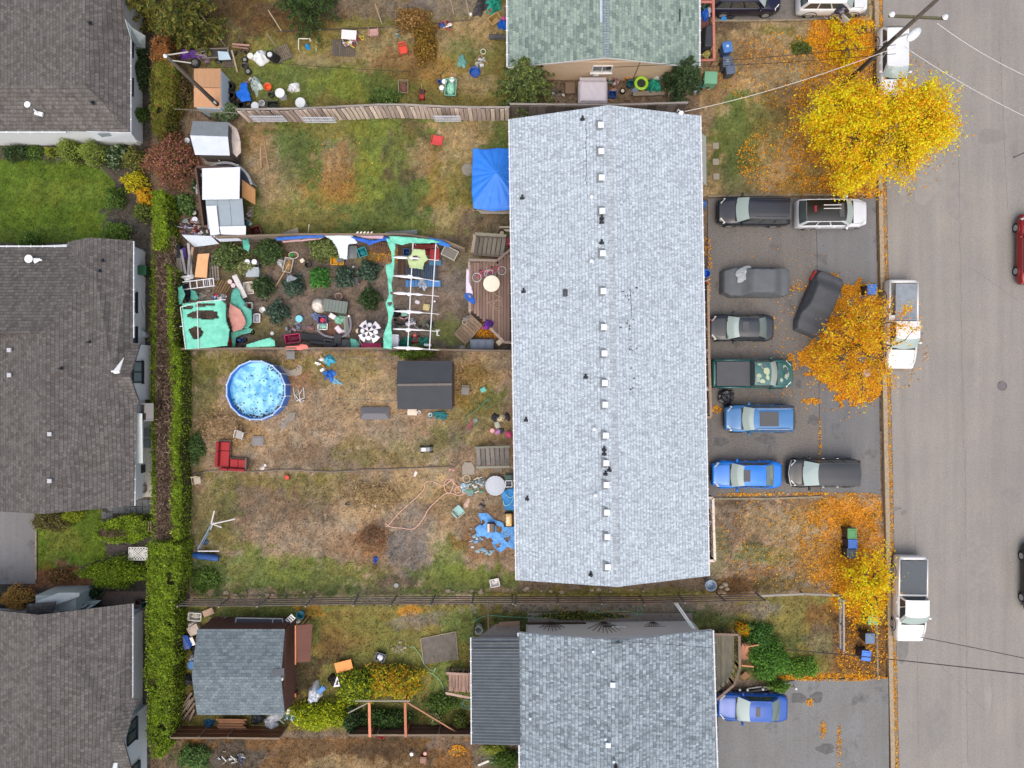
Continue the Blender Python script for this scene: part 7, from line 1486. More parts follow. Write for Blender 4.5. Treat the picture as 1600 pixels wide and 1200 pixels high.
bucket('silver drum at the left of the silver tarp shed',292,219,.35,.5,'#dfe3ea',**DR)
plank('grey board leaning behind the upper garden fence, near its left end',(444,369,.3),(466,361,.9),.5,'#a59a8e',name='board',cat='board'); plank('grey board pile behind the upper garden fence, near its right end',(602,366,.3),(652,362,.5),.3,'#7f8a84',name='board',cat='board'); plank('thin white stick standing by the upper garden fence',(481,369,.2),(483,351,1.8),.04,'#e0d8cc',name='stick',cat='stick')
for i in range(5): plank(['first','second','third','fourth','fifth'][i] + ' white slat from the left leaning over the upper garden fence',(555 +i*5.5,367,1.6),(560 +i*5.5,362,1.7),.08,'#e4dcd4',group='white slats leaning over the garden fence')
for x0,x1,y,l in ((388,440,176,'left white plastic lattice panel hung on the picket fence'),(470,519,178,'middle white plastic lattice panel hung on the picket fence'),(677,718,176,'right white plastic lattice panel hung on the picket fence')):
 A = W(x0,y,2.1); B = W(x1,y,2.1); t = thing('lattice_panel',l,'lattice',(A.x,A.y -.12,0),0,'lattice panels on the picket fence'); L_ = B.x -A.x; n = 18; ls = Bo((0,0,0),(.05,.02,1.0)).obj('slat',pl('#e2e6ee'),t); ls.location = (0,-.02,1.45)
 for i in range(1,n): o = ls.copy(); COL.objects.link(o); o.location = (L_*i/(n -1),-.02,1.45)
 for z in (1.05,1.45,1.9): Bo((L_/2,-.05,z),(L_,.02,.06)).obj('rail',pl('#e2e6ee'),t)
# ---------------------------------------------------- tarp garden, left part
tub('black round-cornered tank at the hedge',274,392,.55,.9,.6,0,'#33383e',name='tank',cat='tank',open_=False)
pallet('pale grey board stack at the hedge, left of the purple roll',276,412,.7,1.1,8,'#b0a598',3,name='board_stack',cat='boards',h=.5,gap=.95)
t = tubeline('roll','purple rolled mat between grey planks','roll',[(287,388),(289,404)],.16,M('#6a4fa8',var=.2),.4,0)
for a,b,c,l in (((283,390),(290,428),'#a8a8b0','leftmost long grey plank beside the purple roll'),((294,380),(299,428),'#b8b4b4','middle long grey plank beside the purple roll'),((301,386),(298,410),'#c8a890','pinkish plank right of the purple roll'),((296,400),(294,430),'#9a9aa0','short grey plank below the purple roll')): plank(l,(*a,1.1),(*b,.5),.16,c)
g = G(); o_ = W(314,415,.7); g.slab([W(309,397,.9) -o_,W(327,396,.8) -o_,W(325,408,.7) -o_,W(323,434,.7) -o_,W(304,433,.7) -o_],.08); one(g,'foam_board',M('#e8c08c',var=.08,rough=.8),'folded tan cardboard sheet in the tarp garden','cardboard',loc=o_)
pallet('grey weathered pallet right of the tan cardboard',334,418,.7,1.7,4,'#8f867c',4,h=.3)
t = thing('shelf_rack','white metal shelf frame lying beside the turquoise netting','shelf',(W(310,443,.6).x,W(310,443,.6).y,0),D(7)); 
for y in (-.28,.22): Bo((0,y,.6),(2.1,.06,.05)).obj('rail',pl('#e9e9ec'),t)
for x in (-.55,-.1,.35,.75,1.02): Bo((x,-.03,.6),(.06,.5,.04)).obj('rung',pl('#e9e9ec'),t)
for x in (.5,.62,.86): Bo((x,0,.62),(.03,.45,.03)).obj('wire',pl('#d8d8dc'),t)
for x,y in ((-1,.2),(1,.2),(-1,-.26),(1,-.26)): Bo((x,y,.3),(.05,.05,.6)).obj('leg',pl('#e0e0e4'),t)
LB('black','black bags under the white shelf frame','bag',284,447,.4,.5,.35,'#2c3440',0,.2,14,amp=.7); LB('black','dark bag below the white shelf frame','bag',291,462,.3,.42,.35,'#232a38',0,.2,15,amp=.6); LB('white','white plastic bag on top of the shelf frame corner','bag',292,435,.36,.26,.3,'#eef0f2',.3,.2,16,amp=.7)
scrap('grey rubble left of the striped wooden lattice',320,460,.6,['#8f8f80','#a8a598','#6f6c60','#b8b4a8'],16,24,rx=.55,ry=.35,h=.15)
pallet('tan slatted wooden lattice lying askew in the tarp garden',347,449,1.0,.9,-28,'#a08058',6,name='slatted_trellis',cat='trellis',bear=False,gap=.45)
scrap('red white and blue plastic scraps beside the lattice',342,464,.4,['#d0343c','#e8e8ec','#5aa0d8','#3070c8','#ffffff'],14,25,rx=.45,ry=.22,h=.3)
bucket('white drum above the long white plank',359,440,.3,.35,'#ecdcdc',open_=False); bucket('pinkish white drum beside the long white plank',364,446,.3,.35,'#f0e4e6',open_=False)
plank('long white plank lying beside the white basin',(366,430,.9),(383,465,.7),.33,'#e4e2e0',t_=.06,name='white_board',cat='board')
tub('white square basin beside the long white plank',388,450,.62,.78,.3,6,'#efe9e0',name='basin',cat='basin',content='#d8d0c4')
tub('pale grey trough right of the white basin',399,431,.2,.4,.2,0,'#c9ccd0',name='trough',cat='trough') if False else None
tub('pale grey lid on the black tubs',394,425,.85,.62,.55,2,'#b9c2c6',**TB,open_=False)
tub('black tub behind the pale grey lid',393,413,.95,.5,.5,0,'#30343c',**TB)
for x,l in ((386,'left white jug on the black tub'),(397,'right white jug on the black tub')): bucket(l,x,409,.34,.6,'#eceef2',open_=False,name='jug',cat='jug')
t = tyre('black ring shaped pot left of the pale grey lid',378,422,.7,1,group=None)
sheet('netting','turquoise net bag hanging at the end of the white panels','netting',[(378,374),(388,372),(392,384),(388,394),(380,388)],1.0,'#5fc4ae',mat=TQ2,amp=.15)
tub('white plastic crate with slots right of the pink sheet',401,497,.42,.55,.3,0,'#f0f0f4',name='crate',cat='crate',content='#c8ccd0'); bucket('white doughnut shaped lid near the blue green bush',410,484,.38,.2,'#f2f2f2',name='bucket'); bucket('small white ball like lid in the garden soil',425,521,.24,.2,'#f4f4f2',**JR)
tub('white basin with earth right of the turquoise tarp',389,478,.42,.42,.3,0,'#f0eee8',name='basin',cat='basin',content='#6e4838'); lump('red_bag','red bag at the lower fence beside the turquoise netting','bag',358,534,.18,.26,.3,'#d8443a',0,.2,17)
scrap('dark tools and blue barrel under the green tarp rags',376,532,.4,['#20242c','#1f4f9a','#2d6fc0','#1a1c20'],10,26,rx=.35,ry=.4,h=.4)
t = tyre('dark grey toy wheel beside the green tarp rags',393,519,.34,1,group=None)
scrap('thin brown sticks between the netting and the pink sheet',356,500,.5,['#8a6a50','#a5846a','#6b5040'],14,27,rx=.14,ry=1.2,h=.15)
# tarp garden, middle
plank('long pale pole leaning over the garden bushes',(430,449,.1),(452,412,1.2),.05,'#d8b888',name='pole',cat='pole')
tub('wheelbarrow shaped grey tub full of straw',450,414,.55,.95,.4,-12,'#c8c4bc',name='wheelbarrow_tub',cat='tub',content='#b8935c')
t = thing('hoop','white oval hoop with green toy beside the straw tub','hoop',W(459,399,.1)); Tu([(.32*cos(a),.22*sin(a),.05) for a in [2*pi*i/20 for i in range(20)]],.03,5,True).obj('tube',pl('#e0d8d4'),t)
lump('green_toy','bright green toy in the white oval hoop','toy',455,399,.17,.15,.18,'#4fc04a',0,.4,18); lump('red_toy','dark red toy left of the white oval hoop','toy',445,399,.22,.24,.2,'#7a2a2c',0,.4,19)
LB('white','pale grey bag left of the straw tub','bag',438,410,.25,.36,.25,'#d0d0d4',0,.4,20,amp=.6); lump('glass_bag','clear plastic bag on top of the bush by the straw tub','bag',453,434,.34,.26,.2,'#9aa4ac',1.0,-.4,21,amp=.6)
tub('small white box in the garden soil',472,407,.26,.24,.15,40,'#eee6d8',name='box',cat='box',open_=False); bucket('black plant pot below the small white box',481,413,.42,.35,'#3a3636',**PP)
tub('bright yellow tub holding a grey box',527,407,.85,.55,.3,-2,'#e8b91c',**TB); tub('grey metal box inside the bright yellow tub',531,404,.45,.4,.4,2,'#6d767c',name='box',cat='box',open_=False)
tub('teal open crate near the upper garden fence',566,394,.55,.58,.4,22,'#2fa8b0',content='#1f8c98'); pallet('flat grey board right of the white plastic sheet',551,394,.6,.85,0,'#8f969c',2,h=.25,gap=.98,bear=False,name='board_stack',cat='boards')
pallet('brown slatted pallet standing behind the blue tarp',594,386,1.1,.7,-8,'#7a5c48',7,h=.3)
for x,l in ((605,'left'),(609,'right')): plank(l + ' one of two reddish laths by the mint netting',(x -2,423),(x +1,400),.07,'#a8806c')
chair('upturned white stool between the two blue green bushes',555,438,90,'#dadade',arms=False,seat='#4a4a50',w=.48,name='stool',group=None)
for x,y,l in ((552,417,'tiny white cup in the soil above the stool'),(529,421,'tiny white cup in the soil below the yellow tub')): bucket(l,x,y,.12,.1,'#f4f4f4',name='cup',cat='cup')
lump('dome_tent','cream rounded lid at the left end of the grey wicker shed box','dome',497,477,.5,.52,.6,'#eae4da',0,.2,22,amp=.12)
c = W(524,479,.7); t = thing('wicker_box','grey green wicker storage box beside the cream dome','storage box',(c.x,c.y,0),D(-8)); Bo((0,0,.35),(1.5,.72,.68)).obj('body',M('#76807a',var=.15,scale=14,bump=.4),t); Bo((0,.02,.71),(1.58,.8,.05)).obj('lid',M('#86918a',var=.2,scale=22,bump=.5),t)
for i in range(7): Bo((-.66 +i*.22,.02,.745),(.03,.74,.02)).obj('lid_rib',M('#727c76'),t)
bucket('small round pinkish pot above the wicker box',529,463,.48,.3,'#c8aca0',**PP)
bucket('pale turquoise ball-like lid on the dirt',467,498,.46,.4,'#8fdce8',**DR)
tub('blue box with a pink bag in front of the wicker box',503,500,.55,.5,.5,0,'#4a5f9a',content='#d8506c'); tub('white tray with pale green content below the blue box',504,510,.62,.4,.35,-3,'#eef2ee',content='#b0dcd0'); LB('white','bluish clothes beside the cream dome','clothes',492,494,.3,.26,.3,'#8a9ac0',0,.3,23,amp=.6)
LB('green','mint green sack on the brown slats','sack',531,499,.46,.3,.4,'#a0d8c4',0,-.4,24,amp=.4); tub('white flat packet left of the mint sack',519,494,.4,.3,.45,-30,'#f0e8ec',**BX)
pallet('brown slatted pool deck among the junk',519,515,1.5,1.1,0,'#8c6250',11,.0,name='slatted_floor',cat='pallet',h=.12)
tub('white flat box on the brown slats',529,515,.5,.32,.25,-50,'#ece4ec',**BX)
tubeline('pool_rim','curved grey rim of a broken pool at the lower garden fence','pool rim',[(496,515),(505,523),(520,527),(535,526),(546,518),(548,505),(546,495)],.07,M('#a8a0ac',var=.1),.4,5); bucket('tiny white knob at the top of the pool rim',545,494,.14,.45,'#f4f4f4',**JR)
pallet('pale grey slatted panel right of the brown slats',541,510,.35,1.4,6,'#8d948c',2,name='board_stack',cat='boards',h=.3,gap=.95)
scrap('pink and grey clutter inside the curved pool rim',538,518,.5,['#d8c8cc','#8a8c90','#c07a78','#e8e4e8','#6a6c70'],14,28,rx=.3,ry=.4)
scrap('grey and blue clutter left of the pool rim',468,512,.8,['#7a8098','#9aa0ac','#5a6070','#b8b4b8','#a5868c'],22,29,rx=.9,ry=.35,h=.4)
LB('pink','dusty pink bag above the black sofa parts','bag',485,513,.3,.2,.3,'#b88a84',0,.2,25); tub('bright pink tub with clutter at the lower garden fence',457,529,1.0,.55,.4,8,'#d0286c',content='#8a2a4c')
c = W(500,531,.4); t = thing('black_sofa','black sofa parts along the lower garden fence','sofa',(c.x,c.y,0),D(-6)); Bo((-.3,.1,.22),(2.3,.5,.36)).obj('seat',M('#383a3e',var=.2,bump=.2),t,bevel=.05); Bo((.3,-.22,.4),(1.8,.22,.6)).obj('backrest',M('#45464c',var=.2,bump=.2),t,bevel=.05); Bo((1.2,.15,.3),(.5,.7,.5)).obj('armrest',M('#4a4b50',var=.2),t,bevel=.05)
tub('dark slate coloured box right of the black sofa',534,536,1.1,.5,.4,-3,'#3d434c',name='box',cat='box',open_=False); tub('dark box with open lid behind the pool rim',513,536,.55,.4,.6,-3,'#4c4e58',name='box',cat='box')
sheet('sheet','salmon pink cloth lying over the lower garden fence','cloth',[(446,541),(465,540),(472,537),(480,539),(483,544),(470,547),(446,546)],1.55,'#f08f84',amp=.06)
# flower like black and white parasol
c = W(577,518,1.9); t = thing('parasol','black and white parasol with alternating panels near the lower garden fence','parasol',(c.x,c.y,0)); Tu([(0,0,0),(0,0,2.15)],.025).obj('pole',pl('#d0d0d0'),t)
R = .78; n = 8
for i in range(n):
 a0,a1 = 2*pi*i/n +.3,2*pi*(i +1)/n +.3; am = (a0 +a1)/2; white = i % 2 == 0; g = G(); P = [(0,0,2.12),(R*cos(a0),R*sin(a0),1.8),(R*.97*cos(am),R*.97*sin(am),1.84),(R*cos(a1),R*sin(a1),1.8)]
 g.slab([P[0],P[1],P[2]],.008); g.slab([P[0],P[2],P[3]],.008); pn = g.obj('panel',pl('#f0ecee' if white else '#3a3a3e'),t)
 La((.5*R*1.1*cos(am),.5*R*1.1*sin(am),1.985),[(0,0),(.15 if not white else .12,0),(.15 if not white else .12,.012),(0,.012)],16,Matrix.Rotation(.38,4,Vector((-sin(am),cos(am),0)))).obj('round_print',pl('#f0ecee' if not white else '#5a5c70'),pn)
bucket('cream vase left of the black and white parasol',559,517,.3,.7,'#e0d0b4',name='vase',cat='vase',open_=False)
tub('flat bright pink cushion below the parasol',577,541,1.5,.4,.25,0,'#e6187c',name='cushion',cat='cushion',open_=False); tub('brownish box between parasol and netting',594,521,.5,.5,.5,0,'#8c7a74',name='box',cat='box',open_=False)
for a,b,l in (((558,540,.6),(566,547,.3),'white bolster left of the pink cushion'),): tubeline('bolster',l,'bolster',[(553,540),(562,541)],.14,M('#eedfe0',var=.05),.4,0)
hose('curved white pipe left of the parasol',[(564,524),(562,532),(566,540)],.04,'#e8d8c8',.4,'pipe','pipe')
# garden, right part (under the greenhouse frame)
sheet('mat','dark red mats beneath the pale green cloth','mat',[(647,381),(681,381),(681,387),(660,390),(647,388)],.5,'#8e3434',amp=.05)
tub('red plastic toy table below the dark red mat',679,398,.62,.75,.45,0,'#b83238',name='toy_table',cat='toy table',open_=False); lump('red_bag','red bag between mat and toy table','bag',668,393,.25,.2,.3,'#9a2c34',0,.3,26)
tub('small blue tub beneath the corner of the mint netting',635,394,.38,.45,.4,0,'#1c5a94',content='#17406c')
for k,(x,y,w,d,c,l) in enumerate(((645,428,.9,.72,'#35506a','dark blue mesh crate left of the bigger blue ones'),(671,425,.95,.95,'#355878','large dark blue mesh crate under the frame'),(680,410,.72,.4,'#4b98c0','light blue crate end below the red toy table'),(650,443,1.35,.42,'#4f96d4','light blue grid tray, left of two'),(676,443,1.0,.42,'#5aa2dc','light blue grid tray, right of two'))):
 t = pallet(l,x,y,w,d,0,c,7,name='grid_crate',cat='crate',h=.22,bear=False,gap=.55,group='blue grid crates under the greenhouse frame')
 for s in range(5): Bo((0,-d/2 +.03 +(d -.06)*s/4,.2),(w,.05,.04)).obj('cross_slat',pl(c),t)
 for ch in t.children: ch.data.materials[0] = pl(c)
 for sx in (-1,1): Bo((sx*w/2,0,.12),(.04,d,.24)).obj('side',pl(c),t)
LB('white','crumpled clear film on the light blue trays','plastic film',660,444,.3,.3,.2,'#c0cad8',.25,.1,27,amp=.8)
for i,x in enumerate((624,629)): plank(['left dark brown plank beneath the frame','right dark brown plank beneath the frame'][i],(x,385),(x,436),.2,'#5c4232',.3)
t = thing('bed_frame','silver pipe cot with mesh leaning at the right of the garden','cot',(W(703,395,.6).x,W(703,395,.6).y,0),D(-27))
for a,b in (((-.5,-.33),(.48,-.33)),((-.5,.33),(.48,.33)),((-.5,-.33),(-.5,.33)),((.48,-.33),(.48,.33))): Tu([(*a,.6),(*b,.6)],.03).obj('tube',pl('#d6d4cc'),t)
Bo((0,0,.59),(.94,.62,.01)).obj('mesh',M('#8d8a85',var=.1),t)
for x,y in ((-.5,-.33),(.48,-.33),(-.5,.33),(.48,.33)): Tu([(x,y,0),(x,y,.6)],.025).obj('leg',pl('#d6d4cc'),t)
tub('small white packet on the garden soil',652,472,.28,.22,.1,-25,'#eee8ee',**BX); tub('pale yellow square lid on the garden soil',666,480,.4,.4,.1,-8,'#d8cc94',**BX); bucket('tiny white ball right of the greenhouse frame',679,471,.12,.1,'#ffffff',open_=False,name='ball',cat='ball')
tub('green box on a black sack below the second cross bar',632,489,.4,.4,.45,0,'#8fc0b0',**BX); LB('black','black sack left of the green box','sack',619,489,.3,.3,.35,'#1f1f2a',0,.2,28); tubeline('pipe','curved pink white pipe below the green box','pipe',[(624,496),(630,498),(638,496)],.03,pl('#e0b8c0'),.4,4)
LB('white','white ragged sheet on the garden frame junk','sheet',641,505,.34,.2,.3,'#f4f2f6',.2,.2,29,amp=.8)
scrap('dark junk beneath the greenhouse frame, upper heap',632,506,.9,['#3a3c44','#2a2c30','#556068','#4a3844','#8a9a98','#30404a'],30,30,rx=.75,ry=.5,h=.5); scrap('dark and green junk beneath the greenhouse frame, right heap',664,508,.9,['#3a403c','#5f7060','#2a2c30','#8a8c90','#e8e6ea','#4a3844'],26,31,rx=.75,ry=.4,h=.4)
tub('white fridge box lying at the lower garden fence',617,532,.45,.78,.6,-2,'#eef0f8',open_=False,name='fridge',cat='fridge'); LB('green','dark green tarp bundle beside the white fridge','bundle',635,535,.42,.36,.4,'#2c8a78',0,.3,31,amp=.7); LB('green','teal net bundle right of the red machine','bundle',662,533,.42,.4,.35,'#3f9a86',0,.3,32,amp=.8)
c = W(648,530,.5); t = thing('lawn_mower','red petrol mower among the green bundles','mower',(c.x,c.y,0)); Bo((0,0,.22),(.42,.5,.2),taper=.8).obj('deck',pl('#c02c30'),t,bevel=.04); G().cyl((0,0,.3),.14,.2,14).obj('engine',pl('#3a3030'),t); Ba((0,.28,.42),.15,10,6).obj('tank',pl('#d8786c'),t); Tu([(-.2,.2,.3),(-.18,.45,.6),(.18,.45,.6),(.2,.2,.3)],.02).obj('handle',pl('#8a8080'),t)
for sx in (-1,1):
 for sy in (-1,1): La((sx*.23,sy*.2,.1),[(.09,-.03),(.09,.03)],12,Matrix.Rotation(pi/2,4,'Y')).obj('wheel',TYRE,t)
tub('long white tray at the lower right end of the frame',668,539,.45,.16,.5,-4,'#f4f4f6',open_=False,name='tray',cat='tray'); t = thing('tap_stand','white forked stand right of the greenhouse frame','stand',(W(683,520,.5).x,W(683,520,.5).y,0)); Bo((0,0,.5),(.08,.36,.06)).obj('bar',pl('#e8e8e8'),t); Bo((0.05,.18,.5),(.28,.06,.06)).obj('arm',pl('#e8e8e8'),t); Bo((0.05,-.18,.5),(.2,.06,.06)).obj('arm',pl('#e8e8e8'),t); Bo((0,0,.25),(.06,.06,.5)).obj('leg',pl('#e8e8e8'),t)
# deck things
bicycle('pink bicycle with white tyres lying on the deck, front one',756,431,12,'#e8609c',.95,1.1,group='children bicycles on the deck'); bicycle('red pink bicycle with pale tyres on the deck, behind the other',774,425,14,'#d04a74',.9,1.12,'#d4d8da',group='children bicycles on the deck')
table('round white table on the red brown deck',768,443,1.08,1.08,0,'#f1ebdd',.7,True,1.1)
hose('tangled pale hose on the deck boards',[(770,452),(775,461),(783,464),(783,475),(778,482),(772,478),(775,470),(782,470),(785,480),(780,485),(771,482),(766,474),(761,473),(770,470),(778,468)],.022,'#c0ac94',1.13)
sheet('tarp','bright blue cloth draped over the left deck railing','cloth',[(727,458),(734,458),(738,462),(743,467),(742,475),(736,474),(728,468),(726,463)],2.1,'#0f62c8',amp=.1); sheet('cloth','white patterned cloth on the left deck railing','cloth',[(729,420),(733,420),(733,440),(737,448),(739,460),(734,458),(728,458),(728,440)],2.08,'#e6dcec',amp=.08)
lump('purple_bag','purple toy bundle at the corner of the deck steps','bundle',763,506,.3,.3,.3,'#6a3aa8',1.1,.3,33,amp=.6); LB('pink','magenta toy beside the purple bundle','toy',759,511,.24,.12,.25,'#b84ac0',1.1,.3,34)
c = W(753,538,.7); t = thing('storage_box','large blue grey garden storage box below the deck','storage box',(c.x,c.y,0)); Bo((0,0,.33),(1.5,.64,.62)).obj('body',pl('#5a6878'),t,bevel=.03); Bo((0,0,.66),(1.58,.7,.06)).obj('lid',pl('#64738a'),t,bevel=.03)
for i in range(3): Bo((-.5 +i*.5,0,.7),(.3,.58,.025),taper=.95).obj('lid_panel',pl('#6f7f94'),t)
tub('white cardboard box at the lower deck corner',780,535,.32,.34,.3,35,'#f2e6d4',**BX); bucket('small chrome ring wheel on the slanting steps',726,503,.3,.3,'#d8d0c8',z=.5,name='hoop',cat='hoop'); scrap('white chain bits on the slanting steps',733,497,.3,['#f0ece8','#d8d4d0','#8a8480'],6,35,rx=.3,ry=.15,h=.1,z=.8)
bucket('round grey stone like lid by the garden gate',722,544,.38,.15,'#8d8984',**DR); t = tyre('pale wicker wheel above the seven tread steps',784,364,.5,1,rim='#c8b890',z=.8,group=None)
tub('dark red box between the steps and the row house',795,378,.3,.5,.5,0,'#8a1c34',name='box',cat='box',open_=False,z=.6); plank('upper grey plank against the row house below the canopy',(780,355),(798,355),.12,'#b8a898',1.0); plank('lower grey plank against the row house below the canopy',(787,360),(800,360),.12,'#c8bcb0',.9)
# ---------------------------------------------------- pool yard
c = W(399,610,1.2); t = thing('round_pool','round above ground pool with blue rim and leaves on pale blue water','pool',(c.x,c.y,0)); R = 2.0; H_ = 1.15; N = 16
ptsO = [(R*cos(2*pi*(i +.5)/N),R*sin(2*pi*(i +.5)/N)) for i in range(N)]; ptsI = [(x*.955,y*.955) for x,y in ptsO]
BLUE = M('#3a86e0',rough=.35,var=.08,scale=1.5)
for i in range(N):
 j = (i +1) % N; G().slab([(*ptsO[i],H_),(*ptsO[j],H_),(*ptsI[j],H_ -.01),(*ptsI[i],H_ -.01)],.04).obj('rim_segment',M('#b4cdf0',rough=.35,var=.06),t)
 a = Vector((*ptsO[i],0))*.985; b = Vector((*ptsO[j],0))*.985; Be(a +Vector((0,0,H_/2)),b +Vector((0,0,H_/2)),.05,H_ -.05).obj('wall_panel',M('#4a90e4',rough=.4,var=.1),t); Be(a,a +Vector((0,0,H_)),.08,.08).obj('post',pl('#dfe9f4'),t)
g = G(); g.lathe((0,0,0),[(R*.95,H_ -.03),(R*.93,H_ -.5)],40); g.f = [f for f in g.f if len(f) == 4]; g.obj('liner',BLUE,t)
wm = bpy.data.materials.new('pool_water'); wm.use_nodes = True; nt = wm.node_tree; b = nt.nodes['Principled BSDF']; b.inputs['Roughness'].default_value = .08
tc = nt.nodes.new('ShaderNodeTexCoord'); vn = nt.nodes.new('ShaderNodeTexVoronoi'); vn.inputs['Scale'].default_value = 3.2; nz = nt.nodes.new('ShaderNodeTexNoise'); nz.inputs['Scale'].default_value = 2.2; nz.inputs['Detail'].default_value = 6
rp = nt.nodes.new('ShaderNodeValToRGB'); rp.color_ramp.elements[0].color = lin('#62bce0') +(1,); rp.color_ramp.elements[1].color = lin('#b0e6f8') +(1,); rp.color_ramp.elements[0].position = .38; rp.color_ramp.elements[1].position = .56
nt.links.new(tc.outputs['Object'],nz.inputs['Vector']); nt.links.new(nz.outputs['Fac'],rp.inputs['Fac']); nt.links.new(rp.outputs[0],b.inputs['Base Color'])
g = G(); g.lathe((0,0,H_ -.48),[(0,0),(R*.935,0)],40); g.f = [f for f in g.f if len(f) == 4 and True]; g.v = g.v; g.obj('water',wm,t)
rd = np.random.default_rng(8); n = 420; a = rd.uniform(0,2*pi,n); q = np.where(rd.random(n) < .6,.84 +.08*rd.random(n),rd.random(n) ** .5*.85); k = ((a > 3.5) | (a < 1.2) | (q < .6)) & (rd.random(n) < np.where(q < .6,.35,1)); P = np.stack([R*q*np.cos(a),R*q*np.sin(a),np.full(n,H_ -.465)],1)[k]
V,F_,c_ = bits(P,3,.14,cols_of(['#4d4438','#3c382e','#6b5838','#34403c'],len(P),rd),.6,seed=3); tag(mesh_np('leaf_debris',V,F_,c_,LEAFM,t),kind='stuff')
def curved_mat(label,px,py,rz,col,s=1.):
 pts = [(-.75,.25),(-.5,.38),(-.35,.1),(0,-.02),(.35,.1),(.5,.38),(.78,.22),(.7,-.25),(.35,-.38),(-.3,-.38),(-.65,-.25)]; g = G(); g.prism([(x*s,y*s) for x,y in pts],0,.06); p = W(px,py,.05); return one(g,'curved_slab',M(col,var=.12,bump=.2),label,'stone slab',loc=(p.x,p.y,.02),rz=D(rz),bevel=.02)
curved_mat('curved beige slab shaped like a smile right of the pool',454,578,0,'#b3a79a',1.05); 
g = G(); g.prism([(-.55,-.5),(-.15,-.48),(.0,-.1),(.4,.0),(.6,.5),(.2,.5),(-.05,.2),(-.5,.0)],0,.05); one(g,'stone_slab',M('#a09890',var=.12,bump=.2),'grey L shaped flat slab below the pool','stone slab',loc=W(450,657,.02),rz=.1)
chair('grey cushioned low chair above the beige slab',454,555,0,'#c8c4bc',arms=False,seat='#8a8a8c',w=.62,name='garden_chair')
t = thing('folding_rack','white zigzag folding frame lying on the dry grass','frame',W(468,617,.1)); 
for pts in ([(-.4,.5),(-.25,-.3),(-.05,.35),(.1,-.45)],[(-.2,-.4),(.35,-.2),(.3,.5),(.05,.1)],[(-.35,.1),(.1,-.5),(.35,-.35)]): Tu([(x,y,.1) for x,y in pts],.03).obj('tube',pl('#e8e4e4'),t)
chair('small white plastic chair with grey seat above the red sofa',374,680,-15,'#e6e4e2',seat='#b8b4b0',w=.56); chair('beige plastic chair by the hedge below the red sofa',308,751,10,'#cfc6b4',w=.52)
tub('grey flat cushion right of the white chair',403,689,.72,.62,.12,0,'#8e8a8a',name='cushion',cat='cushion',open_=False)
c = W(362,712,.4); t = thing('red_sofa','red L shaped outdoor sofa by the log edging','sofa',(c.x,c.y,0),D(-3)); RM = M('#b8383c',rough=.8,var=.08,bump=.15); FR = M('#7c6a60',var=.1)
Bo((-.55,.1,.2),(.85,1.85,.22)).obj('base',FR,t); Bo((.35,-.5,.2),(1.1,.75,.22)).obj('base',FR,t)
for y in (.62,.02,-.5): Bo((-.45,y,.4),(.62,.58,.18)).obj('seat_cushion',RM,t,bevel=.05)
for y in (.62,.02,-.5): Bo((-.86,y,.6),(.2,.56,.4)).obj('back_cushion',M('#a83034',rough=.8,var=.08),t,bevel=.05)
for x in (.2,.75): Bo((x,-.5,.4),(.53,.58,.18)).obj('seat_cushion',RM,t,bevel=.05)
for x in (-.4,.2,.75): Bo((x,-.9,.55),(.55,.18,.35)).obj('back_cushion',M('#a83034',rough=.8,var=.08),t,bevel=.05)
for x,y in ((-.9,.95),(-.9,-.85),(.85,-.85),(.85,-.2)): Bo((x,y,.1),(.07,.07,.2)).obj('leg',FR,t)
Bo((1.02,-.5,.4),(.1,.8,.35)).obj('armrest',FR,t)
t = thing('wire_pen','thin wire pen left of the black roofed shed','pen',(W(575,592).x,W(575,592).y,0)); o_ = Vector(t.location)
for a,b in (((527,558),(622,560)),((527,624),(622,626)),((527,558),(524,624)),((571,558),(571,624)),((527,624),(550,596))): Tu([W(*a,1.2) -o_,W(*b,1.2) -o_],.022,5).obj('rail',M('#8d8478'),t)
for x,y in ((527,558),(571,558),(524,624),(571,625),(618,626)): Tu([W(x,y,1.2) -o_,W0(x,y,1.2) -o_],.025,5).obj('post',M('#8d8478'),t)
g = G(); v = [(-.98,-.42,.0),(.98,-.42,.0),(.98,.42,.0),(-.98,.42,.0),(-.7,0,.22),(.7,0,.22)]; g.add(v,[(0,1,5,4),(1,2,5),(2,3,4,5),(3,0,4),(3,2,1,0)]); g.box((0,0,-.1),(1.9,.78,.2)); p = W(585,646,.4); one(g,'kennel_roof',M('#7e7d83',rough=.5,var=.06),'grey hipped lid of a long box below the wire pen','box lid',loc=(p.x,p.y,.2))
tub('white flat board with papers below the black shed',644,644,.6,.4,.1,0,'#ece0d4',open_=False,name='board',cat='board'); bucket('small white ring lid beside the white board',655,644,.22,.2,'#e8e8ea')
rdz = random.Random(3)
hose('coiled teal hose heap below the black shed',[(670 +30*rdz.random(),643 +12*rdz.random()) for _ in range(34)],.03,'#2f8a94',.12,'hose','hose',4); bucket('white round hose end at the left of the teal heap',672,648,.26,.2,'#e6f0f0',name='reel',cat='reel')
chair('grey stool with pale rim right of the black shed',727,611,-8,'#d8d4cc',arms=False,seat='#8f8a86',w=.6,name='stool'); tub('small turquoise box near the green weeds',755,609,.36,.3,.25,30,'#6fd0c8',**BX)
hose('thin green hose looping in the dry grass',[(762,624),(768,632),(760,638),(755,630),(764,622),(745,640),(730,650),(728,658),(735,664)],.018,'#5fb08c',.1)
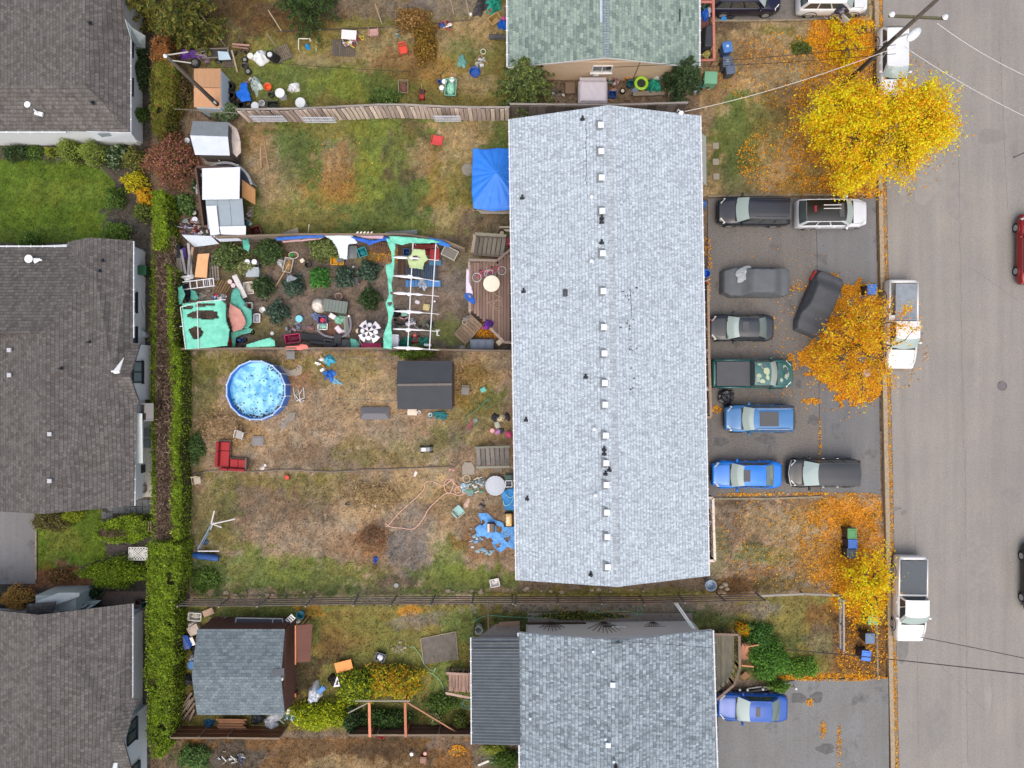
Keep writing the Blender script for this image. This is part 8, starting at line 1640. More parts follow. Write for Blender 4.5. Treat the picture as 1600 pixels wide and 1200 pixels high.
t = thing('pushchair_toy','grey and white battery toy car on the dry grass','toy car',(W(667,702,.2).x,W(667,702,.2).y,0),D(3)); Bo((-.1,0,.2),(.8,.34,.2),taper=.8).obj('body',pl('#a8acb0'),t,bevel=.04); Bo((-.2,0,.33),(.3,.24,.06)).obj('seat',pl('#e8e8e8'),t); Bo((.3,0,.3),(.14,.28,.05)).obj('bumper',pl('#4a4c50'),t)
for sx in (-.35,.3):
 for sy in (-1,1): La((sx,sy*.2,.11),[(.11,-.04),(.11,.04)],12,Matrix.Rotation(pi/2,4,'X')).obj('wheel',TYRE,t)
bicycle('small pink child bicycle lying in the weeds',737,666,52,'#d84a8c',.72,0,'#6a7a74',R=.3); bucket('green grey round lid on the back wheel of the pink bicycle',743,657,.3,.12,'#7f9488',name='lid',cat='lid',open_=False)
LB('black','black bag beside the cream sacks near the row house','bag',774,652,.32,.28,.3,'#3a3c48',0,.2,41); LB('white','cream sack between two dark bags near the row house','bag',783,654,.32,.26,.3,'#e8dcc0',0,.2,42,amp=.4); LB('black','second dark bag right of the cream sack','bag',793,652,.2,.3,.3,'#42424a',0,.2,43); tub('pale grey box tilted below the cream sack',777,664,.3,.42,.2,20,'#c4c8bc',**BX)
bucket('pink white toy ball by the grey steps',769,673,.3,.25,'#f0c0c8',open_=False,name='ball',cat='ball'); lump('pink_toy','pink and lilac toy right of the pink ball','toy',778,675,.26,.2,.2,'#e0b0dc',0,.2,44); lump('pink_toy','hot pink toy at the top of the grey steps','toy',795,679,.24,.22,.2,'#e86a9c',.3,.2,45); LB('blue','dark toys below the lilac toy','toy',784,673,.22,.2,.2,'#5a5c6c',0,.2,46)
# turquoise and blue heap right of the beige slab
LB('blue','bright turquoise tarp heap right of the beige slab','tarp',514,563,.36,.34,.3,'#4fc0d8',0,.1,51,amp=.5); scrap('white and yellow toys left of the turquoise tarp heap',503,568,.6,['#f0f0f0','#e8c84a','#c8d0dc','#d8dce8','#e0a840'],20,52,rx=.5,ry=.45,**TH)
LB('blue','blue crumpled tarp tail below the turquoise heap','tarp',514,585,.36,.4,.22,'#2a74d0',0,-.6,53,amp=.9); LB('blue','pale blue rag at the end of the tarp tail','rag',528,597,.36,.18,.12,'#8ac8dc',0,-.4,54,amp=.8); plank('pale stick above the turquoise heap',(500,556,.3),(510,566,.2),.06,'#c8b088')
# ---------------------------------------------------- lower big yard
bucket('small white jar on the log edging',414,727,.14,.2,'#f0ecec',**JR); LB('white','white crumpled paper on the log edging','paper',410,731,.24,.12,.12,'#e8e0e0',0,.4,61,amp=.8); bucket('small red ball below the log edging',448,746,.28,.26,'#e0402c',open_=False,name='ball',cat='ball')
plank('white plank bit below the log edging near the right',(647,744),(651,737),.18,'#eee0dc'); plank('pinkish white board at the right end of the log edging',(700,733),(710,736),.16,'#e0b8a8'); LB('white','white paper scrap in the middle of the yard','paper',587,790,.22,.12,.1,'#ece4e4',0,.3,62,amp=.9)
LB('black','dark small bag in the dry grass of the lower yard','bag',543,787,.24,.16,.14,'#4a4850',0,.3,63); LB('blue','blue twisted cloth on the grass of the lower yard','cloth',586,877,.16,.4,.1,'#2a50a8',0,-.2,64,amp=.9); bucket('tiny orange pot in the dead weeds',597,846,.18,.14,'#d86a44',**PP)
hose('long pink white hose looping over the dry yard',[(602,819),(606,821),(625,800),(652,776),(662,765),(665,754),(675,752),(690,758),(696,757),(708,748),(709,755),(703,770),(696,766),(694,755),(702,748),(712,757),(720,767),(712,770),(712,762),(722,760),(735,765)],.032,'#e8c8b8',.08,sm=8)
hose('second stretch of the pink white hose back across the dirt patch',[(602,817),(610,823),(628,825),(646,826),(660,812),(670,795),(685,780),(700,770),(718,774),(730,768),(738,762)],.032,'#e8c8b8',.08,sm=8)
t = thing('hoop','pale hose ring above the blue white rags','hoop',W(729,748,.05)); G().ring((0,0,.05),.24,.03,22,5).obj('tube',pl('#e0d4c0'),t)
scrap('tangle of pale blue and white rags by the round lid',740,762,.9,['#a8c4d0','#d8e0dc','#8fb0b8','#e8e8e0','#7fb098','#b8d0e0'],44,65,rx=.9,ry=.5,h=.2); scrap('pale blue planks and rags above the tangle',752,752,.5,['#90a8b8','#b8c8d0','#e0d8c0'],12,66,rx=.6,ry=.2,h=.15)
bucket('large clear white round lid beside the row house',774,759,1.3,.5,'#c9d0dc',open_=False,name='round_table',cat='table',lid='#d0d6e0')
tub('grey square fan housing by the row house wall',795,756,.42,.42,.5,0,'#e4e8ec',name='fan_box',cat='box',content='#7a8088'); tub('dark green bin behind the grey fan housing',795,746,.5,.35,.45,0,'#2f5f5a',**BX)
bs = M('#6ab8f2',rough=.55,var=.35,scale=7,bump=.6)
sheet('tarp','bright blue tarp on the ground beside the round lid','tarp',wavy([(786,766),(800,763),(805,765),(805,797),(790,798),(786,790),(783,776)],1.5),.12,'#3aa0ea',amp=.1,mat=M('#2fa0e0',rough=.5,var=.15,scale=3,bump=.4),thick=False)
sheet('tarp','ragged light blue tarp spread on the ground by the row house','tarp',wavy([(746,801),(760,799),(768,806),(775,812),(784,815),(786,825),(805,824),(805,858),(795,856),(783,862),(770,856),(766,848),(757,840),(748,836),(744,826),(750,815)],2.5,5),.1,'#5aaeee',[[(758,843),(766,840),(770,846),(762,850)],[(788,842),(793,840),(794,846)],[(770,816),(774,819),(771,822)],[(775,852),(781,850),(780,856)],[(776,822),(784,824),(782,832),(776,830)],[(754,812),(757,815),(752,820)]],amp=.1,mat=bs,thick=False)
LB('green','green cloth at the lower edge of the bright blue tarp','cloth',798,796,.4,.14,.12,'#3f9a70',0,.1,67); hose('pale cord on the bright blue tarp',[(790,772),(798,778),(804,772),(798,786),(789,790),(786,782)],.018,'#c8f0f0',.3)
t = thing('ride_on_toy','cream and yellow ride-on toy against the row house wall','toy',(W(795,813,.5).x,W(795,813,.5).y,0)); Bo((0,0,.3),(.5,.98,.36),taper=.8).obj('body',pl('#f6d890'),t,bevel=.08); Bo((-.05,0,.5),(.2,.5,.04)).obj('seat',pl('#fff0d0'),t)
for y in (-.42,.42): Bo((0,y,.22),(.58,.14,.24)).obj('wheel',TYRE,t,bevel=.04)
for y in (-.25,0,.25): Bo((-.22,y,.46),(.03,.1,.05)).obj('slot',pl('#3a2c2c'),t)
t = thing('barbecue','small brown and silver barbecue on the light blue tarp','barbecue',(W(767,825,.6).x,W(767,825,.6).y,0)); Bo((0,0,.35),(.5,.6,.5)).obj('body',M('#5f4a44',var=.2),t,bevel=.03)
for x,c in ((-.16,'#e8dcd4'),(.02,'#7a5c54'),(.16,'#4a4444')): Bo((x,0,.62),(.14,.56,.05)).obj('lid_slat',M(c,rough=.3),t)
t = chair('turquoise and white child car seat lying in the yard',717,798,132,'#cfe0dc',seat='#a8d4d0',w=.62,name='child_seat'); lump('pink_cloth','beige pointed cloth beside the child car seat','cloth',729,787,.2,.4,.1,'#d8c0b0',0,-.5,68); scrap('grey and brown small motor beside the tarps',753,790,.3,['#6a6066','#8a8088','#c8b0a8','#3c3a40'],8,69,rx=.25,ry=.3,h=.3)
scrap('pale blue and white litter around the ragged tarp',742,838,.6,['#a8c8d8','#c8d8dc','#88b8d8'],16,70,rx=.4,ry=.8,h=.06); scrap('faint blue litter below the ragged tarp',760,862,.6,['#8fb8c8','#b0c8cc'],12,71,rx=.7,ry=.2,h=.05)
tub('white square plastic seat by the rail fence',773,911,.6,.5,.3,12,'#ece8e8',name='booster_chair',cat='seat'); bucket('pale round stone like jar near the rail fence',619,915,.3,.2,'#a8b0b4',**JR)
# swing set parts on the left
t = thing('climbing_frame','collapsed blue and white swing frame near the left hedge','swing frame',(W(325,840).x,W(325,840).y,0)); o_ = Vector(t.location)
for a,b,c,r in (((330,818,.9),(335,798,.9),'#e8e4e4',.045),((330,819,.9),(367,811,.7),'#e8e4e4',.045),((333,819,.8),(346,824,.4),'#e8e4e4',.045),((309,858,.6),(331,818,.9),'#8aa8c4',.04),((309,861,.6),(343,861,.5),'#e8e4e4',.045),((312,858,.3),(326,832,.3),'#7fa0b8',.03),((333,817,.9),(329,827,.1),'#e8e4e4',.04)): Tu([W(*a) -o_,W(*b) -o_],r,7).obj('tube',pl(c),t)
g = G(); g.tube([(-.85,.08,.2),(-.5,0,.24),(.5,-.12,.24),(.85,-.2,.2)],[.16,.22,.22,.18],10); one(g,'blue_roll',M('#2a5aa0',rough=.4,var=.15,bump=.2),'blue plastic slide roll under the collapsed swing frame','slide',loc=W(324,867,.2)); LB('blue','dark blue clothes inside the swing frame','clothes',321,847,.3,.2,.12,'#4a6480',0,.5,72)
# stones along the rail fence and other little things
rds = random.Random(9); sm = M('#b5a48c',var=.25,scale=6,bump=.3)
for i,(x,y) in enumerate([(418,929),(427,929),(476,925),(700,923),(708,924),(737,923),(751,925),(752,921),(820,921),(823,919),(846,923),(860,923),(877,925),(925,922),(935,921),(953,924),(986,921),(1005,923),(1127,917),(1133,913),(1136,920),(353,926),(368,929)]):
 p = W(x,y,.05); g = G(); g.ball((0,0,.05),rds.uniform(.09,.2),9,6,sq=(1.1,.85,.6),noise=.2,seed=i); o = one(g,'stone',sm,'pale stone at the foot of the rail fence','stone','stones lying along the rail fence',loc=p)
 o['label'] = 'pale stone at the foot of the horizontal rail fence'
# ---------------------------------------------------- lower left backyard
tub('white bin with grey bags at the top left of the big shed',304,964,.85,.5,.5,-5,'#e4e2dc',content='#cfccc4'); tub('beige cardboard box right of the white bin',325,957,.7,.42,.4,22,'#c9a888',name='cardboard_box',cat='box',open_=False)
LB('white','white sacks left of the big shed, upper ones','sacks',300,978,.42,.4,.4,'#d8d2cc',0,.3,81,amp=.5); tub('beige box above the blue tarp by the shed',302,985,.72,.6,.5,28,'#d4c8bc',name='cardboard_box',cat='box',open_=False)
g = G(); o_ = W(292,1002,.6); g.slab([W(285,993,.7) -o_,W(293,993,.7) -o_,W(300,1008,.6) -o_,W(297,1013,.5) -o_,W(287,1016,.6) -o_],.05); one(g,'blue_board',pl('#1f5cc0'),'bright blue board leaning between hedge and shed','board',loc=o_); plank('white board right of the bright blue board',(298,996,.6),(303,1008,.5),.25,'#f0eeee')
bucket('blue and white bin left of the big shed',299,1040,.55,.6,'#4a8ac8',name='bin',cat='bin',open_=False); LB('white','white bag behind the blue and white bin','bag',301,1030,.28,.26,.4,'#e6ecf0',0,.3,83)
for x,y,l in ((294,1063,'left black bag beside the big shed'),(303,1066,'right black bag beside the big shed')): lump('black_bag',l,'bag',x,y,.32,.42,.45,'#3f4042',0,.3,int(x),amp=.3)
LB('black','dark bag between blue board and blue bin','bag',304,1015,.3,.4,.35,'#222428',0,.3,86)
for i,(a,b) in enumerate((((282,1118),(302,1090)),((286,1124),(305,1098)),((292,1108),(306,1085)),((288,1100),(300,1082)),((296,1126),(304,1108)),((284,1106),(298,1092)))): plank(['lowest left','longest','upper','topmost','short lower','inner left'][i] + ' grey branch like log in the pile left of the shed',(*a,.2),(*b,.5),.13,'#8f7f70',t_=.1,name='log',cat='log',group='logs piled left of the big shed')
scrap('brown stick rubbish under the log pile',296,1105,.7,['#6b5548','#54443a','#7f6a58'],24,87,rx=.5,ry=.8,h=.2,name='stick_pile',cat='stick pile'); scrap('brown boards and sticks above the big shed',345,972,.8,['#7a5a48','#9a8070','#8f8c88','#b0957c'],20,88,rx=.9,ry=.3,h=.5,name='timber_pile',cat='timber pile')
t = thing('window_frame','large aluminium framed glass sheet on the upper side of the shed','window',(W(404,973,1.2).x,W(404,973,1.2).y,0),D(-1)); Bo((0,0,1.18),(3.2,.58,.02)).obj('pane',glass('#565b63'),t)
for a,b in (((-1.6,-.3),(1.6,-.3)),((-1.45,.3),(1.6,.3)),((-1.6,-.3),(-1.45,.3)),((1.6,-.3),(1.6,.3)),((.9,-.3),(.95,.3))): Be((*a,1.21),(*b,1.21),.06,.04).obj('frame',pl('#b4b8c0'),t)
for x in (-1.4,1.4): Be((x,0,0),(x,0,1.17),.06,.06).obj('leg',wood('#6d5a4c','Z'),t)
t = thing('step_ladder','white short ladder leaning at the top right corner of the shed','ladder',(W(454,967,1.0).x,W(454,967,1.0).y,0),D(45))
for s in (-1,1): Be((-.55,s*.18,.8),(.5,s*.18,1.5),.06,.04).obj('rail',pl('#e0e0e0'),t)
for i in range(5): Be((-.45 +i*.22,-.18,.88 +i*.145),(-.45 +i*.22,.18,.88 +i*.145),.09,.03).obj('rung',pl('#f0f0f0'),t)
bucket('teal bucket beside the white ladder',469,961,.5,.45,'#2a9ab8',name='bucket'); LB('white','small white sack below the teal bucket','bag',466,971,.2,.16,.2,'#dcdcdc',0,.3,89)
for i in range(8): plank(['first','second','third','fourth','fifth','sixth','seventh','eighth'][i] + ' orange board from the top in the stack below the shed',(338 +(i*7) % 5,1124 +i*2.0,.5),(386 -(i*5) % 7,1124.5 +i*2.0,.5),.09,['#c08a60','#a87452','#d09a70','#8f6448'][i % 4],t_=.06,group='orange boards stacked below the shed')
LB('blue','blue bag at the left end of the orange boards','bag',325,1132,.34,.26,.3,'#2a6a98',0,.3,90,amp=.6); LB('black','black sack right of the orange boards','bag',402,1124,.5,.5,.4,'#2f3638',0,.3,91,amp=.5)
LB('white','big white plastic sheet bundle below the shed, right of the black sack','plastic sheet',424,1128,.62,.5,.45,'#dde0e4',0,.3,92,amp=.6); scrap('clear bottles and teal bags right of the white bundle',452,1120,.7,['#a8c4c8','#d0e0e0','#7fb0b0','#e8e8e8','#8a6a6a'],26,93,rx=.75,ry=.4,h=.4); bucket('white lidded bucket at the shed corner',449,1112,.36,.5,'#f0f0ec',open_=False)
lump('white_sack','large white builders bag beside the yellow vine','bag',491,1086,.55,.72,.7,'#e6ebf2',0,-.3,94,amp=.35); lump('white_sack','long white bag below the large builders bag','bag',486,1108,.4,.62,.5,'#dfe5ee',0,-.3,95,amp=.5); tub('blue clear lid on the white builders bag',502,1078,.5,.3,.2,40,'#4a98d8',z=.65,open_=False,name='lid_box',cat='box')
t = table('orange wooden bench table near the yellow bush',537,1041,1.15,.68,14,'#f0a848',.5,leg='#d89048',name='bench'); table('small orange stool beside the shed',458,1087,.42,.28,8,'#d08848',.4,leg='#b87038',name='stool')
c = W(594,1027,.4); t = thing('playpen','small black frame with white bag on the lower backyard grass','playpen',(c.x,c.y,0),D(-18))
for a,b in (((-.32,-.26),(.32,-.26)),((.32,-.26),(.32,.26)),((.32,.26),(-.32,.26)),((-.32,.26),(-.32,-.26))): Be((*a,.4),(*b,.4),.06,.05).obj('rail',pl('#4a5468'),t)
Bo((0,0,.2),(.55,.45,.36)).obj('mesh',M('#202430'),t); Ba((0,0,.42),.18,9,6,sq=(1,1,.5),noise=.3).obj('bag',pl('#e8e8ee'),t)
t = thing('sign_board','small black and white triangular sign in the yellow vine','sign',(W(527,1065,.8).x,W(527,1065,.8).y,0)); G().prism([(-.25,-.35),(.2,-.3),(.0,.4)],.8,.84).obj('plate',pl('#e8e6ea'),t); G().prism([(-.12,-.22),(.1,-.2),(.0,.15)],.842,.85).obj('emblem',pl('#2a2a30'),t); Bo((0,-.1,.4),(.05,.05,.8)).obj('post',BLACK,t)
LB('black','dark earth filled bag above the triangular sign','bag',520,1062,.42,.42,.3,'#2c2420',0,.2,96,amp=.4)
sheet('groundsheet','grey square groundsheet pinned on the grass near the porch','groundsheet',[(658,998),(712,988),(716,1030),(663,1038)],.1,'#77706a',amp=.04,wr=2,thick=False,mat=M('#7b746c',var=.25,scale=2.5,bump=.3,rough=.9))
for a,b,l in (((657,998),(712,987),'upper pale batten of the grey groundsheet'),((657,998),(662,1038),'left pale batten of the grey groundsheet'),((712,987),(716,1030),'right dark batten of the grey groundsheet')): plank(l,(*a,.15),(*b,.15),.05,'#a89a88')
hose('pale green hose from the groundsheet to the landing',[(641,1012),(646,1011),(656,1023),(663,1038),(675,1048),(681,1043),(676,1052),(670,1050),(680,1056),(690,1068),(696,1084),(710,1092),(713,1100),(708,1108)],.02,'#9ad0b0',.12); hose('teal green hose coil below the landing',[(720,1096),(728,1104),(738,1100),(732,1108),(722,1104),(726,1094),(736,1096)],.022,'#5fb0a0',.12)
scrap('bleached branches and stones near the dark play frame',622,1012,.6,['#c8bca8','#b0a490','#8f8472'],14,97,rx=.5,ry=.45,h=.12,name='branch_pile',cat='branches')
bucket('white upright post cap with dark inside beside the porch',748,985,.5,.8,'#d8dcd8',name='rain_barrel',cat='barrel')
t = thing('swing_set','pergola like swing frame with two orange posts','swing frame',(W(605,1120).x,W(605,1120).y,0)); o_ = Vector(t.location)
for x in (577,633): Be(W(x,1097,2.2) -o_,W(x +1,1151,2.0) -o_,.16,.1).obj('post',wood('#d8906c','Y'),t); Be(W(x,1097,2.15) -o_,W0(x,1097,2.2) -o_,.1,.1).obj('upright',wood('#b87858','Z'),t); Be(W(x +1,1151,1.95) -o_,W0(x,1151,2.0) -o_,.1,.1).obj('upright',wood('#b87858','Z'),t)
Be(W(555,1095,2.25) -o_,W(641,1095,2.25) -o_,.09,.08).obj('beam',wood('#b0a494','X'),t); Be(W(544,1114,1.6) -o_,W(575,1098,2.2) -o_,.07,.07).obj('brace',wood('#b0a494','X'),t); Be(W(636,1097,2.2) -o_,W(712,1143,1.0) -o_,.08,.08).obj('brace',wood('#c08a68','X'),t)
for x,y,c,l in ((643,1179,'#f0f0ec','left white jug on the dirt at the bottom'),(664,1178,'#e0b0a0','right pinkish jug on the dirt at the bottom')): bucket(l,x,y,.24,.35,c,open_=False,name='jug',cat='jug')
tub('brown box below the pinkish jug',661,1188,.4,.42,.3,-5,'#9a6a58',name='box',cat='box',open_=False); plank('white board leaning at the bottom near the hose coil',(747,1196,.3),(764,1189,.5),.14,'#eceae4'); hose('grey green hose coil at the bottom edge',[(752,1186),(765,1184),(775,1188),(768,1192),(780,1190),(790,1182)],.02,'#9ac0b8',.15); scrap('white and blue litter at the bottom left',362,1183,.8,['#c8ccd0','#4a5a88','#9a9890','#e8e8e8','#3c3c3c'],22,98,rx=.9,ry=.5,h=.25)
plank('dark thin pole on the brown ground at the bottom',(668,1199),(682,1175),.06,'#4c4440')
# ---------------------------------------------------- north side of the row house
t = thing('covered_trailer','white covered box beside the beige gable wall','covered box',(W(927,141,1.2).x,W(927,141,1.2).y,0)); Bo((0,0,.55),(1.85,1.35,1.1)).obj('body',M('#c8c4cc',var=.05),t,bevel=.06); 
vs = []; n = 14; mm = 12
for i in range(n +1):
 for j in range(mm +1):
  x = -.97 +1.94*i/n; y = -.72 +1.44*j/mm; e = min(i,n -i,j,mm -j); vs.append((x,y,1.16 +.03*math.sin(i*1.7 +j) -(.25 if e == 0 else 0)))
g = G(); g.add(vs,[(i*(mm +1) +j,(i +1)*(mm +1) +j,(i +1)*(mm +1) +j +1,i*(mm +1) +j +1) for i in range(n) for j in range(mm)]); g.obj('cover',M('#dcd8e0',var=.05,rough=.6,bump=.1),t,smooth=True); Bo((0,.8,1.0),(1.75,.22,.1)).obj('shelf',M('#d0ccd0'),t)
table('small brown crate left of the white covered box',891,137,.65,.75,0,'#8a7460',.4,leg='#6d5a4a',name='crate_table')
scrap('dark and white things left of the brown crate',873,148,.5,['#4a4a54','#d8d8dc','#6a8a80','#2f3038'],12,101,rx=.45,ry=.4,h=.4); scrap('toys and clothes right of the white covered box',962,130,.5,['#d8a8a8','#e0dcdc','#90b8a8','#b85058','#c8c8cc'],22,102,rx=.45,ry=.5,h=.6,**TH)
tub('blue tub with red base below the toy heap',957,147,.5,.4,.4,0,'#2a5aa8',content='#1f3f7c'); tyre('small wheel with white hub on the grass strip',973,141,.4,1,rim='#e0dccc',group=None); tub('yellow toy box beneath the beige wall',982,118,.38,.35,.5,0,'#e0a030'); bucket('teal blue round pot right of the toy heap',985,129,.5,.6,'#1f6a78',**PP)
c = W(1002,130,.7); t = thing('swim_ring','lime green swim ring among the toys by the beige wall','swim ring',(c.x,c.y,0)); G().ring((0,0,.7),.38,.1,24,8).obj('tube',pl('#b8dc3c'),t); La((0,0,.05),[(.34,0),(.36,.6),(0,.6)],16).obj('stand',M('#2c3a38'),t)
lump('green_tarp','teal tarp heap right of the lime swim ring','tarp',1021,134,.5,.55,.7,'#2fa890',0,.2,103,amp=.6); LB('white','white bag above the teal tarp heap','bag',1029,122,.42,.2,.6,'#eef2f0',0,-.3,104); LB('blue','pale blue clothes below the lime swim ring','clothes',994,140,.3,.22,.5,'#a8c4e0',0,.2,105); lump('orange_bag','orange toy beside the pale blue clothes','toy',1003,139,.16,.2,.5,'#f0a050',0,.2,106)
plank('thick grey plank beneath the teal tarp heap',(989,147,.3),(1038,145,.3),.3,'#9a8c7c',t_=.12); plank('brown board below the dark green cedar',(1060,152,.1),(1061,164,.1),.3,'#9a7c6c')
scrap('teal and dark pots around the right cedar',1092,136,.6,['#2a8078','#2c3438','#d8dce0','#3a6a68','#f0f0f0'],18,107,rx=.7,ry=.35,h=.4); scrap('white jars beneath the dark cedar',1045,148,.4,['#d8dcd4','#8a9088','#3a4038'],10,108,rx=.45,ry=.2,h=.3)
tub('mint green wheeled tote beside the right cedar',1111,121,.82,.78,.85,-3,'#7fbe98',name='tote',cat='tote',open_=False)
# terracotta deck things
p = W(1106,54,1.6); t = thing('covered_barbecue','barbecue under a black cover on the terracotta deck','barbecue',(p.x,p.y,.7)); g = G(); g.add([(-.35,-.8,0),(.35,-.8,0),(.38,.8,0),(-.35,.7,0),(-.2,-.75,.85),(.33,-.75,.9),(.33,.72,.9),(-.1,.55,.95)],[(3,2,1,0),(4,5,6,7),(0,1,5,4),(1,2,6,5),(2,3,7,6),(3,0,4,7)]); g.obj('cover',M('#3f444a',rough=.6,var=.15,bump=.3),t,bevel=.08)
for x in (-.25,.25): La((x,-.7,0),[(.1,0),(.1,.06)],10).obj('foot',TYRE,t)
bucket('dark planter with yellow flowers on the terracotta deck',1105,85,.6,.4,'#4a3f3a',z=.7,name='planter',cat='planter'); lump('flower_heap','yellow and cream flowers in the dark planter','flowers',1105,84,.26,.24,.3,'#c8c070',1.0,.2,109,amp=.8)
LB('blue','blue and white bag on the terracotta deck','bag',1103,21,.3,.42,.4,'#2a70d8',.7,.1,110,amp=.4); bucket('dark teal pot above the blue bag on the deck',1102,9,.4,.4,'#2f7a6c',z=.7,**PP); LB('white','white corner of a bag beside the blue one','bag',1108,17,.16,.3,.4,'#e8e8ec',.7,.1,111)
LB('black','black bag beside the top driveway','bag',1141,23,.34,.28,.3,'#3a3c40',0,.3,112); LB('blue','small bright blue bag beside the terracotta deck','bag',1131,27,.22,.22,.25,'#2fa0e8',0,.3,113)
# front decks of the row house
for x,y,c,l in ((1103,427,'#1f7ae0','bright blue tub on the front deck facing the covered car'),): bucket(l,x,y,.55,.5,c,z=1.1,**TB)
scrap('white and red things on the narrow front deck, upper part',1100,450,.6,['#e8e8e8','#d04a4a','#c8c8cc','#3a3a40'],12,121,rx=.3,ry=.5,z=1.1,h=.3); scrap('dark pots and red bits on the narrow front deck, middle',1101,500,.8,['#3a3634','#8a4a40','#b8a8a0','#5a5a58','#c86a6c'],20,122,rx=.3,ry=1.3,z=1.1,h=.3); tub('black box on the narrow front deck',1101,461,.42,.62,.6,0,'#1f2228',name='box',cat='box',open_=False,z=1.1); tub('white tub on the narrow front deck',1103,553,.36,.5,.4,0,'#f0f0f4',**TB,z=1.1); table('brown round table on the lower part of the narrow front deck',1103,632,.85,.85,0,'#7a6258',.6,True,1.1); LB('white','white cloth above the brown round table','cloth',1105,607,.26,.16,.2,'#f0ece8',1.6,.1,123)
LB('blue','blue bag at the top left corner of the parking area','bag',1100,319,.22,.36,.4,'#5a8ad0',0,.1,124); table('pale grey round table on the white railed front deck',1106,786,.8,.8,0,'#a8b4bc',.55,True,1.1); bucket('white pot on the white railed front deck',1108,817,.26,.3,'#f0e8f0',z=1.1,**PP)
c = W(1135,620,.4); t = thing('black_bag','heap of shiny black bin bags behind the green pickup','bin bags',(c.x,c.y,0)); 
for i,(x,y,r) in enumerate(((0,.1,.42),(.25,.0,.34),(-.2,-.1,.32),(.1,-.35,.28),(.4,.25,.22))): Ba((x,y,r*.55),r,14,9,sq=(1,.9,.6),noise=.25,seed=i).obj('bag',M('#2f3036',rough=.25,var=.15,bump=.5,scale=9),t)
# wheeled bins
wheelie('blue wheeled bin with pale label on the dry grass at the top',1137,73,12,'#3a6aa8','#4f86cc',lidmark='#c8dce8'); wheelie('upper grey wheeled bin below the blue bin at the top',1137,96,0,'#4f5a6c','#5f6e84',lidmark='#a8b0b8'); wheelie('lower grey wheeled bin below the blue bin at the top',1142,107,8,'#4c5666','#64728a')
wheelie('blue wheeled bin at the kerb beside the silver covered pickup',1363,452,0,'#3c4048','#4f8ad8'); wheelie('green wheeled bin, topmost of three beside the lower front yard',1332,834,0,'#2f3438','#5fa868'); wheelie('blue wheeled bin, middle of three beside the lower front yard',1333,851,0,'#2f3a4c','#4a86d8'); wheelie('slate grey wheeled bin, lowest of three beside the lower front yard',1331,865,0,'#34383e','#5c6878')
wheelie('light green wheeled bin near the kerb below the small yellow tree',1364,969,0,'#4a4440','#7fbe84'); wheelie('dusty blue wheeled bin in the middle of the kerbside strip',1360,998,0,'#3c3638','#6f8cb0'); wheelie('bright blue wheeled bin nearest the lower driveway',1354,1025,-6,'#2c3038','#4f8fe6')
wheelie('dark green wheeled bin against the middle left house wall',220,422,90,'#2c5a3c','#38704a',group=None)
bucket('round silver drum at the wall corner of the middle left house',221,522,.5,.7,'#c8ccce',**DR); tub('small brown square box on the pale patio',221,764,.5,.5,.35,0,'#7a6258',name='box',cat='box'); tub('black chair like box on the pale patio',217,733,.4,.55,.6,0,'#2c2c30',name='barbecue',cat='barbecue',open_=False)
bucket('round blue white drum at the lower right corner of the row house',1111,915,.72,.6,'#b8c8d8',name='drum',cat='drum',inner='#223'); tub('dark open box by the brown terrace',216,941,.4,.3,.4,0,'#4c3c36',name='planter',cat='planter',content='#3a2c28'); bucket('teal grey round pot on the brown terrace',224,946,.42,.4,'#5a7a78',**PP)
hose('dark leaning downpipe beside the middle left house',[(218,436),(221,462),(226,490)],.05,'#c8ccce',.6,'downpipe','pipe')
# stepping stones and bits in the front yard
for i,(x,y) in enumerate(((1118,228),(1118,253),(1119,276))): g = G(); g.box((0,0,.03),(.42,.42,.06)); one(g,'paving_stone',M('#a8a090',var=.15,bump=.2),['upper','middle','lower'][i] + ' square stepping stone in the green front lawn','paving stone','stepping stones in the front lawn',loc=W(x,y,.06),bevel=.02)
g = G(); g.prism([(-.42,-.42),(.4,-.4),(.42,.1),(.25,.42),(-.25,.44),(-.42,.2)],0,.07); one(g,'flat_stone',M('#b0a498',var=.15,bump=.3),'flat pinkish grey stone at the foot of the grey steps','stone',loc=W(732,732,.06),bevel=.02); g = G(); g.prism([(-.3,-.25),(.3,-.28),(.28,.2),(-.2,.3)],0,.07); one(g,'flat_stone',M('#9a8c80',var=.15,bump=.3),'small flat stone below the grey steps','stone',loc=W(778,732,.06),bevel=.02)
c = W(1352,47,.7); t = thing('scooter','dark bicycle lying among yellow leaves near the kerb','scooter',(c.x,c.y,.05),D(5)); 
bpy.data.objects.remove(t); bicycle('dark bicycle lying among yellow leaves near the kerb',1351,47,6,'#3a3a3c',.62,.05,'#4a4a4c',R=.32)
# lamps on stakes by the royal blue saloon
for i,(x,y) in enumerate(((1156,1078),(1168,1078),(1192,1077),(1244,1076))):
 p = W(x,y,.5); t = thing('path_light',['leftmost','second','third','rightmost'][i] + ' small white globe light above the royal blue saloon','path light',(p.x,p.y,0),0,'globe lights beside the lower driveway'); Tu([(0,0,0),(0,0,.45)],.02).obj('stake',BLACK,t); Ba((0,0,.5),.09,10,8).obj('globe',WHITE,t)
plank('white board edging above the royal blue saloon, left piece',(1168,1076,.2),(1190,1073,.2),.08,'#e8e4dc'); plank('white board edging above the royal blue saloon, right piece',(1192,1073,.2),(1208,1076,.2),.08,'#e8e4dc')
plank('thin brown rail below the porch deck',(1150,1083,.5),(1240,1073,.5),.06,'#7a6a5c'); plank('pale orange board beneath the porch steps',(1160,1060,.3),(1168,1052,.3),.4,'#a87c5c')
